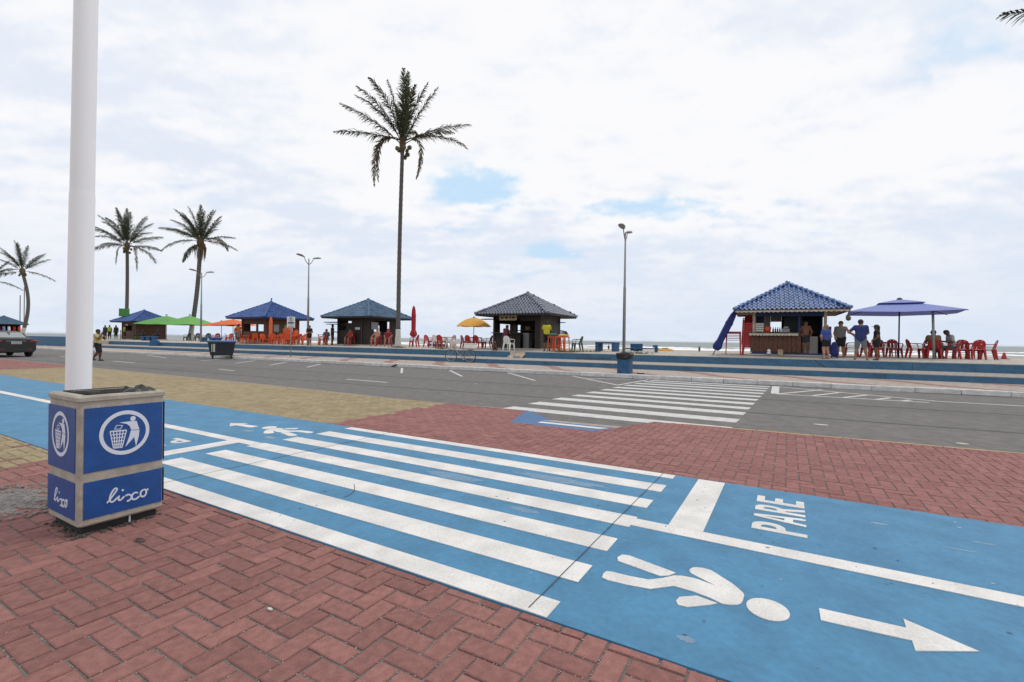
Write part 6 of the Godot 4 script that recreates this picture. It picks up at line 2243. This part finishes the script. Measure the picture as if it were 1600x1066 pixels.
func build_seating():
	var g := "red plastic chairs under the lilac blue umbrella"
	for q in [[3.95, 27.4, [-1.0, 0.2], "red plastic chair left of the man in the blue shirt, its arm in view"], [4.62, 27.2, [0.9, 0.6], "red plastic chair just left of the woman in the dark dress"], [5.0, 27.7, [-0.2, -1.0], "red plastic chair partly behind the woman in the dark dress"], [5.72, 28.2, [0.1, -1.0], "red plastic chair facing the road by the umbrella's centre pole"],
		[6.30, 27.4, [1.0, 0.1], "red plastic chair turned sideways at the left of the seated woman's table"], [6.92, 27.3, [0.1, 1.0], "red plastic chair in which the seated woman sits"], [7.56, 27.5, [-1.0, -0.1], "red plastic chair in which the man in the pale shirt sits"], [8.02, 27.9, [0.15, 1.0], "red plastic chair right behind the man in the pale shirt"], [8.42, 27.6, [-0.1, 1.0], "red plastic chair with its back to the road, second from the right end"], [8.83, 27.7, [-1.0, 0.15], "red plastic chair seen from its side at the right end"]]:
		chair("red", q[0], q[1], q[2], q[3], g)
	table("red_plastic", 5.35, 28.0, [0, 1], "red plastic table beside the umbrella's centre pole")
	table("white_plastic", 7.1, 28.1, [0.2, 1], "white plastic table between the seated woman and the man in the pale shirt")
	table("red_plastic", 8.35, 28.4, [0.1, 1], "red plastic table at the right end of the seats")
	# stacks left of the bright blue kiosk
	for i in 13:
		chair("red", -0.42 + 0.004 * i, 26.1, [0.0, -1.0], "%s red chair from the ground in the tall stack at the kiosk's left post" % ORD[i], "tall stack of red chairs", plaza(26.1) + i * 0.095)
	for i in 6:
		var o: Node3D = make_table(M.red_plastic, "%s red table from the top in the low stack left of the tall chairs" % ORD[i]) if i == 0 else null
		if i > 0:
			o = thing("plastic_table", "%s red table from the top in the low stack left of the tall chairs" % ORD[i], "table")
			var st := begin()
			cbox(st, Vector3(0, 0.705, 0), Vector3(0.7, 0.025, 0.7), 0.01)
			obj("tabletop", st, M.red_plastic, o)
		o.position = S(-1.08, 26.1, plaza(26.1) + 0.42 - i * 0.082)
		o.rotation.y = deg_to_rad(-CA + 3)
		o.set_meta("group", "low stack of red tables")
		if i == 0:
			for c in o.get_children():
				if String(c.name).begins_with("leg"):
					c.scale.y = 1.615
					c.position.y = -0.42
	# red and white seats left of the slate roofed kiosk
	g = "chairs between the closed red umbrella and the slate roofed kiosk"
	for q in [["red", -20.05, 26.4, [1.0, -0.1], "red chair seen from its side, leftmost by the closed red umbrella"], ["red", -19.6, 26.7, [0.2, -1.0], "red chair second from the left, facing the road"], ["white", -19.2, 26.2, [0.2, 1.0], "white chair left of the yellow topped table, its back to the road"], ["red", -18.7, 26.0, [0.0, 1.0], "red chair in front of the yellow topped table"], ["white", -18.15, 26.3, [-1.0, 0.1], "white chair right of the yellow topped table"],
		["red", -17.2, 26.6, [1.0, 0.2], "red chair left of the yellow umbrella's pole"], ["red", -16.6, 26.2, [0.1, 1.0], "red chair before the yellow umbrella's pole"], ["red", -16.2, 26.5, [0.0, 1.0], "red chair right of the yellow umbrella's pole, its back to the road"], ["red", -15.55, 26.7, [-1.0, -0.2], "red chair seen from its side at the kiosk end of the group"],
		["white", -12.85, 24.5, [0.1, 1.0], "white plastic chair on the step edge before the slate roofed kiosk"], ["dark", -9.3, 26.3, [-1.0, 0.0], "dark green plastic chair right of the orange stools"]]:
		chair(q[0], q[1], q[2], q[3], q[4], g if q[1] < -14 else "")
	table("tan_board", -18.75, 26.6, [0, 1], "table with a pale yellow top among the white and red chairs")
	table("red_plastic", -16.65, 26.9, [0, 1], "red table under the open yellow umbrella")
	# orange bar stools and table by the slate roofed kiosk
	for i in 4:
		var p: Vector2 = [Vector2(-10.5, 25.2), Vector2(-10.05, 25.0), Vector2(-9.7, 25.3), Vector2(-10.2, 25.7)][i]
		var t := thing("bar_stool", ["orange wooden stool nearest the man in yellow", "orange wooden stool in the middle, its front to the road", "orange wooden stool at the right end", "orange wooden stool behind the other three"][i] + " beside the slate roofed kiosk", "stool", S(p.x, p.y, plaza(p.y)), 0.3 * i, "orange stools by the slate roofed kiosk")
		kbox(t, "seat", Vector3(0, 0.80, 0), Vector3(0.42, 0.05, 0.42), M.orange_plastic)
		for sx in [-1.0, 1.0]:
			for sz in [-1.0, 1.0]:
				var st := begin()
				tube(st, [Vector3(sx * 0.16, 0.79, sz * 0.16), Vector3(sx * 0.2, 0, sz * 0.2)], [0.03], 5)
				obj("leg", st, M.orange_plastic, t)
		kbox(t, "rail", Vector3(0, 0.3, 0.185), Vector3(0.36, 0.04, 0.03), M.orange_plastic)
	var st := begin()
	cbox(st, Vector3(0, 0.09, 0), Vector3(0.55, 0.18, 0.35), 0.06)
	var o := obj("green_bag", st, mat(Color(0.05, 0.14, 0.09), 0.8), self)
	o.position = S(-10.4, 25.2, plaza(25.2) + 0.83)
	tag(o, "green bag lying on the left orange stools", "bag")
	st = begin()
	cbox(st, Vector3(0, 0.06, 0), Vector3(0.6, 0.13, 0.4), 0.05)
	o = obj("yellow_towel", st, M.yellow_cloth, self)
	o.position = S(-9.8, 25.35, plaza(25.2) + 0.83)
	tag(o, "yellow towel spread over the right orange stools", "towel")
	st = begin()
	for i in 4: box(st, Vector3(0.0, 0.16 + i * 0.07, 0.0), Vector3(0.62 - i * 0.05, 0.05, 0.3), Basis(Vector3.BACK, 0.12 - 0.1 * i))
	o = obj("folded_chairs", st, M.dark_plastic, self)
	o.position = S(-9.95, 25.6, plaza(25.2) + 0.78)
	tag(o, "dark folded chairs piled on top of the orange stools", "folded chair")
	# orange seats of the brown plank kiosk
	g = "orange plastic chairs before the brown plank kiosk"
	rng.seed = 55
	var where := ["at the left end of the front row", "second from the left in the front row", "third from the left in the front row", "under the closed orange umbrella", "right of the closed orange umbrella", "in the middle of the front row", "left of the white sign post", "behind the white sign post", "right of the white sign post", "next to the standing woman in black", "behind the standing woman in black", "at the right end of the group", "left in the back row", "in the middle of the back row", "right in the back row", "by the kiosk's right corner"]
	var spots := [[-38.3, 25.2], [-37.6, 25.0], [-36.9, 25.3], [-35.6, 25.1], [-34.8, 25.4], [-34.1, 25.0], [-33.4, 25.3], [-32.7, 25.1], [-32.0, 25.4], [-31.3, 25.6], [-30.2, 26.2], [-29.4, 25.6], [-37.2, 25.9], [-35.2, 26.0], [-33.7, 26.2], [-32.3, 26.4]]
	for i in spots.size():
		chair("orange", spots[i][0], spots[i][1], [rng.randf_range(-1, 1), rng.randf_range(-1, 1)], "orange plastic chair " + where[i] + " at the brown plank kiosk", g)
	for i in 7:
		chair("orange", -33.6, 25.75, [0.3, -1], "%s orange chair from the ground in the tall stack before the plank kiosk" % ORD[i], "stack of orange chairs", plaza(25.7) + i * 0.1)
	for i in 4:
		chair("orange", -33.0, 25.85, [0.3, -1], "%s orange chair from the ground in the lower of two orange stacks" % ORD[i], "lower stack of orange chairs", plaza(25.7) + i * 0.1)
	table("orange_plastic", -37.3, 25.5, [0.3, 1], "orange plastic table at the left of the closed orange umbrella")
	table("orange_plastic", -32.4, 25.7, [0.3, 1], "orange plastic table behind the white sign post")
	# seats by the orange and green umbrellas, far off
	var names := ["leftmost", "second from left", "third from left", "fourth from left", "rightmost"]
	for i in 5:
		chair("red", -48.8 + i * 1.1, 29.2 + 0.5 * (i % 2), [rng.randf_range(-1, 1), rng.randf_range(-1, 1)], "red chair under the orange umbrellas, " + names[i], "red chairs under the orange umbrellas")
	for i in 5:
		chair("dark", -55.5 + i * 1.0, 30.0 + 0.4 * (i % 2), [rng.randf_range(-1, 1), rng.randf_range(-1, 1)], "dark green chair right of the leaning palm, " + names[i], "dark chairs by the leaning palm")
	# faded roof kiosk: chair and table beside the palm
	chair("red", -20.9, 25.9, [-1.0, -0.3], "dark red chair right of the tall palm's white base")
	for q in [["red", -27.2, 26.2, [0.1, -1], "red chair of the person in red before the faded roof kiosk"], ["red", -24.6, 26.2, [0.1, -1], "red chair of the bare chested man before the faded roof kiosk"], ["red", -23.5, 26.2, [-0.8, -0.6], "red chair of the man in red left of the tall palm"]]:
		chair(q[0], q[1], q[2], q[3], q[4])
	var t := thing("tube_table", "thin grey tube table left of the faded roof kiosk", "table", S(-30.3, 26.6, plaza(26.6)), deg_to_rad(-CA))
	kbox(t, "tabletop", Vector3(0, 0.78, 0), Vector3(0.9, 0.03, 0.6), M.grey_wood)
	for sx in [-1.0, 1.0]:
		for sz in [-1.0, 1.0]:
			st = begin()
			tube(st, [Vector3(sx * 0.42, 0.77, sz * 0.27), Vector3(sx * 0.42, 0, sz * 0.27)], [0.016], 5)
			obj("leg", st, M.galv, t)
	t = thing("green_bin", "small green bin before the far kiosk with the green sign", "waste bin", S(-62.9, 28.6, 0.63))
	st = begin(true)
	lathe(st, [Vector2(0, 0), Vector2(0.28, 0), Vector2(0.34, 0.6), Vector2(0.36, 0.62), Vector2(0.0, 0.68)], 12)
	obj("body", st, M.green_sign, t)

func build_people():
	var tan := Color(0.26, 0.125, 0.075)
	var brown := Color(0.13, 0.06, 0.035)
	var fair := Color(0.36, 0.20, 0.14)
	var dark := Color(0.012, 0.01, 0.009)
	var black := Color(0.014, 0.014, 0.016)
	person("woman in a blue top and black shorts at the corner of the bright blue kiosk", S(2.62, 24.5, 0.565), face(-0.55, 0.8), 1.47, {"er": Vector3(0.27, 1.13, 0.0), "wr": Vector3(0.12, 0.98, 0.14), "wl": Vector3(-0.2, 1.12, 0.25), "kr": Vector3(0.07, 0.49, 0.06), "look": 0.2},
		{"skin": fair, "shirt": Color(0.05, 0.10, 0.42), "shorts": black, "leg": 0.5, "hair": Color(0.20, 0.13, 0.06), "hair_long": 0.06}, 0.022)
	person("man with sunglasses in a grey tank top and black shorts", S(3.3, 25.7, plaza(25.7)), face(-0.25, -1.0), 1.62, {"el": Vector3(0.30, 1.16, 0.03), "wl": Vector3(0.22, 0.95, 0.10), "er": Vector3(-0.30, 1.18, 0.06), "wr": Vector3(-0.42, 1.12, 0.25)}.duplicate() if false else {"er": Vector3(0.32, 1.22, 0.12), "wr": Vector3(0.50, 1.10, 0.25), "wl": Vector3(-0.2, 0.92, 0.10)},
		{"skin": tan, "shirt": Color(0.20, 0.19, 0.195), "sleeve": 0.0, "shorts": black, "leg": 0.85, "hair": dark, "glasses": true, "wide": 1.15}, 0.022)
	person("man in a blue T shirt and grey shorts with a hand on his hip, barefoot", S(3.82, 24.35, 0.565), face(0.1, 1.0), 1.68, {"er": Vector3(0.42, 1.17, -0.06), "wr": Vector3(0.21, 1.02, 0.02), "el": Vector3(-0.25, 1.14, 0.06), "wl": Vector3(-0.14, 1.02, 0.2), "kl": Vector3(-0.15, 0.49, -0.02), "al": Vector3(-0.22, 0.08, -0.12), "kr": Vector3(0.13, 0.49, 0.0), "ar": Vector3(0.18, 0.08, -0.04), "look": -0.4},
		{"skin": tan, "shirt": Color(0.025, 0.045, 0.20), "sleeve": 0.75, "shorts": Color(0.19, 0.20, 0.22), "leg": 0.85, "hair": dark, "wide": 1.12, "long_top": 0.05}, 0.022)
	person("woman in a short black dress with a cap, looking left", S(4.4, 24.55, 0.565), face(-1.0, 0.25), 1.46, {"wl": Vector3(-0.2, 0.9, 0.12), "el": Vector3(-0.22, 1.12, 0.05), "er": Vector3(0.22, 1.12, -0.06), "wr": Vector3(0.15, 0.98, 0.12)},
		{"skin": brown, "shirt": black, "sleeve": 0.45, "long_top": 0.22, "hair": dark, "hair_long": 0.14, "cap": Color(0.03, 0.03, 0.035)}, 0.022)
	person("bare chested man with dark trunks in the doorway of the bright blue kiosk", S(1.98, 26.05, 0.70), face(0.15, -1.0), 1.58, {"el": Vector3(-0.28, 1.14, 0.0), "wl": Vector3(-0.2, 1.0, 0.16), "er": Vector3(0.28, 1.14, 0.0), "wr": Vector3(0.2, 1.0, 0.16)},
		{"skin": Color(0.20, 0.085, 0.05), "shorts": Color(0.05, 0.05, 0.055), "leg": 0.55, "hair": dark}, 0.024)
	var w := thing("dark_bag", "dark navy bag hanging between the woman in blue and the man in the tank top", "bag", S(3.0, 25.1, 0.6))
	var st := begin(true)
	skin(st, [[Vector3(0, 0.2, 0), Vector3(0, 0.62, 0), 0.15, 0.1], [Vector3(0.06, 0.2, 0), Vector3(-0.1, 0.5, 0), 0.12, 0.06]], 0.03)
	obj("sack", st, M.blue_cloth, w)
	st = begin()
	for s in [-0.07, 0.07]: tube(st, [Vector3(s, 0, s), Vector3(s, 0.15, s)], [0.02], 5)
	obj("leg", st, M.black, w)
	person("woman with dark hair and a tan top sitting with her back to the road", S(6.92, 27.35, plaza(27.4)), face(0.1, 1.0), 1.66, pose_with(SIT, {"pelvis": Vector3(0, 0.53, -0.03), "wl": Vector3(-0.15, 0.8, 0.3), "wr": Vector3(0.15, 0.8, 0.3)}),
		{"skin": brown, "shirt": Color(0.30, 0.19, 0.10), "sleeve": 0.4, "shorts": Color(0.25, 0.05, 0.06), "leg": 0.7, "hair": dark, "hair_long": 0.16, "wide": 1.1}, 0.024)
	person("man in a pale shirt sitting sideways at the white table", S(7.58, 27.5, plaza(27.5)), face(-1.0, -0.1), 1.68, pose_with(SIT, {"chest": Vector3(0, 0.88, 0.05), "neck": Vector3(0, 1.04, 0.1), "head": Vector3(0, 1.16, 0.18), "wl": Vector3(-0.12, 0.79, 0.42), "wr": Vector3(0.12, 0.79, 0.42), "kl": Vector3(-0.12, 0.5, 0.38), "al": Vector3(-0.12, 0.08, 0.25), "ar": Vector3(0.12, 0.08, 0.35)}),
		{"skin": brown, "shirt": Color(0.48, 0.46, 0.45), "sleeve": 0.8, "shorts": Color(0.10, 0.10, 0.11), "leg": 0.95, "hair": dark, "shoes": black}, 0.024)
	person("man in a yellow vest and green sleeves at the side of the slate roofed kiosk", S(-10.75, 25.15, plaza(25.2)), face(-0.5, 1.0), 1.72, {"er": Vector3(0.26, 1.15, 0.08), "wr": Vector3(0.2, 1.05, 0.28), "el": Vector3(-0.25, 1.12, 0.05), "wl": Vector3(-0.2, 1.0, 0.2), "kl": Vector3(-0.12, 0.49, 0.08), "al": Vector3(-0.16, 0.08, -0.14)},
		{"skin": brown, "shirt": Color(0.66, 0.62, 0.03), "sleeve": 0.5, "shorts": black, "leg": 0.95, "hair": dark, "shoes": black}, 0.028)
	person("person in a red top on a stool at the slate roofed kiosk's counter", S(-13.45, 25.1, plaza(25.1)), face(0.4, 1.0), 1.6, {"pelvis": Vector3(0, 0.86, 0), "waist": Vector3(0, 1.0, 0.03), "chest": Vector3(0, 1.18, 0.10), "neck": Vector3(0, 1.33, 0.15), "head": Vector3(0, 1.46, 0.2), "kl": Vector3(-0.14, 0.80, 0.36), "al": Vector3(-0.13, 0.38, 0.34), "kr": Vector3(0.12, 0.72, 0.34), "ar": Vector3(0.12, 0.34, 0.3), "er": Vector3(0.24, 1.06, 0.25), "wr": Vector3(0.1, 1.08, 0.42), "el": Vector3(-0.24, 1.06, 0.25), "wl": Vector3(-0.1, 1.08, 0.42)},
		{"skin": brown, "shirt": Color(0.14, 0.02, 0.03), "shorts": Color(0.03, 0.03, 0.16), "leg": 0.8, "hair": dark}, 0.028)
	var sl := thing("bar_stool", "tall dark stool under the person in red at the counter", "stool", S(-13.45, 25.1, plaza(25.1)))
	kbox(sl, "seat", Vector3(0, 0.68, 0), Vector3(0.36, 0.05, 0.36), M.dark_wood)
	for sx in [-1.0, 1.0]:
		for sz in [-1.0, 1.0]:
			st = begin()
			tube(st, [Vector3(sx * 0.13, 0.67, sz * 0.13), Vector3(sx * 0.18, 0, sz * 0.18)], [0.022], 5)
			obj("leg", st, M.grey_wood, sl)
	# dog
	st = begin(true)
	skin(st, [[Vector3(0, 0.16, -0.10), Vector3(0, 0.34, 0.04), 0.11, 0.085], [Vector3(0, 0.34, 0.04), Vector3(0, 0.44, 0.09), 0.07, 0.055], [Vector3(0, 0.48, 0.10), Vector3(0, 0.49, 0.13), 0.06, 0.055], [Vector3(0, 0.475, 0.16), Vector3(0, 0.46, 0.23), 0.035, 0.025], [Vector3(-0.06, 0.33, 0.07), Vector3(-0.06, 0.03, 0.10), 0.035, 0.022], [Vector3(0.06, 0.33, 0.07), Vector3(0.06, 0.03, 0.10), 0.035, 0.022],
		[Vector3(-0.06, 0.02, 0.10), Vector3(-0.06, 0.02, 0.14), 0.024, 0.02], [Vector3(0.06, 0.02, 0.10), Vector3(0.06, 0.02, 0.14), 0.024, 0.02], [Vector3(-0.09, 0.14, -0.10), Vector3(-0.10, 0.16, 0.04), 0.075, 0.045], [Vector3(0.09, 0.14, -0.10), Vector3(0.10, 0.16, 0.04), 0.075, 0.045], [Vector3(-0.10, 0.16, 0.04), Vector3(-0.10, 0.05, -0.06), 0.04, 0.024], [Vector3(0.10, 0.16, 0.04), Vector3(0.10, 0.05, -0.06), 0.04, 0.024], [Vector3(-0.10, 0.03, -0.06), Vector3(-0.10, 0.02, 0.05), 0.024, 0.022], [Vector3(0.10, 0.03, -0.06), Vector3(0.10, 0.02, 0.05), 0.024, 0.022], [Vector3(0, 0.08, -0.2), Vector3(0.05, 0.03, -0.38), 0.025, 0.012], [Vector3(-0.045, 0.53, 0.09), Vector3(-0.06, 0.57, 0.08), 0.02, 0.008], [Vector3(0.045, 0.53, 0.09), Vector3(0.06, 0.57, 0.08), 0.02, 0.008]], 0.018, 60.0)
	var dog := obj("dog", st, mat(Color(0.10, 0.045, 0.022), 0.8), self)
	dog.position = S(-13.55, 24.1, 0.56)
	dog.rotation.y = face(0.5, -1)
	tag(dog, "brown dog sitting on the step edge left of the white chair", "dog")
	# faded roof kiosk
	person("person in red sitting before the faded roof kiosk, left of the door", S(-27.2, 26.2, plaza(26.2)), face(0.15, -1), 1.66, SIT, {"skin": tan, "shirt": Color(0.40, 0.035, 0.02), "shorts": Color(0.28, 0.04, 0.02), "leg": 0.9, "hair": dark}, 0.035)
	person("bare chested man sitting against the faded roof kiosk", S(-24.6, 26.2, plaza(26.2)), face(0.2, -1), 1.72, pose_with(SIT, {"chest": Vector3(0, 0.86, -0.12), "neck": Vector3(0, 1.02, -0.14), "head": Vector3(0, 1.16, -0.12)}), {"skin": Color(0.40, 0.19, 0.125), "shorts": Color(0.10, 0.05, 0.04), "leg": 0.4, "hair": Color(0.15, 0.13, 0.12)}, 0.035)
	person("man in a red cap and red shirt sitting left of the tall palm", S(-23.5, 26.2, plaza(26.2)), face(0.5, -0.8), 1.64, SIT, {"skin": Color(0.36, 0.16, 0.11), "shirt": Color(0.30, 0.015, 0.03), "shorts": Color(0.28, 0.03, 0.03), "leg": 0.6, "cap": Color(0.38, 0.02, 0.03), "hair": dark}, 0.035)
	person("person in dark clothes standing at the left side of the faded roof kiosk", S(-29.3, 26.4, plaza(26.4)), face(1, 0.6), 1.55, {"wl": Vector3(-0.15, 1.1, 0.25), "wr": Vector3(0.15, 1.1, 0.25)}, {"skin": brown, "shirt": Color(0.06, 0.055, 0.06), "shorts": Color(0.06, 0.04, 0.04), "leg": 0.95, "hair": dark}, 0.035)
	# brown plank kiosk
	person("woman in a black top on the step edge right of the white sign", S(-29.7, 24.6, 0.57), face(0.6, -1), 1.50, {"wl": Vector3(-0.12, 1.05, 0.2), "wr": Vector3(0.1, 1.1, 0.22)}, {"skin": tan, "shirt": black, "sleeve": 0.4, "long_top": 0.1, "shorts": black, "leg": 0.45, "hair": Color(0.10, 0.06, 0.04), "hair_long": 0.1}, 0.035)
	person("person in patterned grey sitting behind the woman in black", S(-29.5, 26.0, plaza(26)), face(0.8, -1), 1.6, SIT, {"skin": tan, "shirt": Color(0.13, 0.11, 0.15), "shorts": Color(0.12, 0.12, 0.17), "leg": 0.9, "hair": dark}, 0.04)
	person("man in an orange shirt with hands on his hips by the orange umbrellas", S(-42.6, 27.5, plaza(27.5)), face(0.5, -1), 1.70, {"er": Vector3(0.40, 1.17, -0.06), "wr": Vector3(0.2, 1.0, 0.02), "el": Vector3(-0.40, 1.17, -0.06), "wl": Vector3(-0.2, 1.0, 0.02)}, {"skin": brown, "shirt": Color(0.72, 0.16, 0.02), "shorts": Color(0.22, 0.24, 0.26), "leg": 0.9, "hair": dark}, 0.04)
	person("person in a red orange shirt just left of the man with hands on hips", S(-43.6, 28.0, plaza(28)), face(0.9, -0.6), 1.62, {}, {"skin": brown, "shirt": Color(0.50, 0.09, 0.02), "shorts": Color(0.10, 0.06, 0.05), "leg": 0.9, "hair": dark}, 0.04)
	# far kiosk
	person("man in dark clothes left of the far kiosk, leftmost of the three", S(-73.6, 30, 0.63), face(0.6, -0.8), 1.72, {}, {"skin": brown, "shirt": Color(0.03, 0.03, 0.04), "shorts": black, "leg": 1.5, "hair": dark}, 0.05)
	person("person in a lime green vest, middle of the three left of the far kiosk", S(-72.0, 29.8, 0.63), face(0.6, -0.8), 1.72, {}, {"skin": brown, "shirt": Color(0.40, 0.55, 0.05), "shorts": black, "leg": 1.5, "hair": dark}, 0.05)
	person("person in black left of the far kiosk, rightmost of the three", S(-70.9, 30, 0.63), face(0.6, -0.8), 1.72, {}, {"skin": brown, "shirt": Color(0.02, 0.02, 0.025), "shorts": black, "leg": 1.5, "hair": dark}, 0.05)
	person("person in a lime green vest at the left wall of the far kiosk", S(-66.3, 28.9, 0.63), face(0.2, 0.9), 1.7, {}, {"skin": brown, "shirt": Color(0.36, 0.5, 0.05), "shorts": black, "leg": 1.5, "hair": dark}, 0.05)
	for i in 3:
		person(["person in black sitting at the right wall of the far kiosk, leftmost", "person in black sitting at the right wall of the far kiosk, second", "person in black sitting alone left of the leaning palm"][i], S([-59.6, -58.6, -58.8][i] + (3.2 if i == 2 else 0.0) - 3.0, 28.6, 0.63), face(0.4, -1), 1.7, SIT, {"skin": brown, "shirt": Color(0.02, 0.02, 0.022), "shorts": black, "leg": 1.0, "hair": dark}, 0.05)
	person("dark figure beyond the blue wall behind the car, left one", S(-84, 31, 0.2), face(0.5, -1), 1.5, {}, {"skin": brown, "shirt": black, "shorts": black, "leg": 1.3, "hair": dark, "wide": 1.2}, 0.05)
	person("dark figure beyond the blue wall behind the car, right one", S(-81, 31, 0.2), face(0.5, -1), 1.4, {}, {"skin": brown, "shirt": black, "shorts": black, "leg": 1.3, "hair": dark}, 0.05)
	# the boy in the road
	person("boy in a yellow shirt holding a camera up as he crosses the road", S(-29.6, 11.76, ROAD), face(0.85, 0.6), 1.58, {"el": Vector3(-0.22, 1.2, 0.2), "wl": Vector3(-0.08, 1.46, 0.24), "er": Vector3(0.22, 1.2, 0.2), "wr": Vector3(0.08, 1.46, 0.24), "kl": Vector3(-0.09, 0.50, 0.08), "al": Vector3(-0.09, 0.12, -0.16), "kr": Vector3(0.09, 0.49, 0.08), "ar": Vector3(0.09, 0.08, 0.06)},
		{"skin": Color(0.11, 0.05, 0.03), "shirt": Color(0.62, 0.55, 0.22), "sleeve": 0.6, "shorts": black, "leg": 0.95, "hair": dark, "shoes": Color(0.03, 0.03, 0.05)}, 0.025)
	st = begin()
	cbox(st, Vector3.ZERO, Vector3(0.10, 0.07, 0.05), 0.01)
	var o := obj("small_camera", st, M.black, self)
	o.transform = Transform3D(Basis(Vector3.UP, face(0.85, 0.6)), S(-29.6, 11.76, 1.28) + Vector3(0, 0, 0.26).rotated(Vector3.UP, face(0.85, 0.6)))
	tag(o, "small black camera held up by the boy in the road", "camera")
	# bathers far out on the beach
	var bl := ["dark bather standing in the surf left of the blue concrete table", "dark bather standing in the surf seen under the blue concrete table", "dark bather standing in the surf left of the folded blue umbrella"]
	for i in 3:
		person(bl[i], S([-43.2, -34.0, -12.2][i], 120, -1.3), face(0, 1), 1.65, {}, {"skin": brown, "shorts": black, "hair": dark}, 0.06)

func _ready():
	setup()
	palette()
	M.foam = mat(Color(0.82, 0.83, 0.84), 0.7)
	build_ground()
	build_pavement()
	build_path()
	build_far_side()
	build_kiosks()
	build_palms()
	build_street()
	build_umbrellas()
	build_bin()
	build_car()
	build_dumpster()
	build_bicycle()
	build_seating()
	build_people()
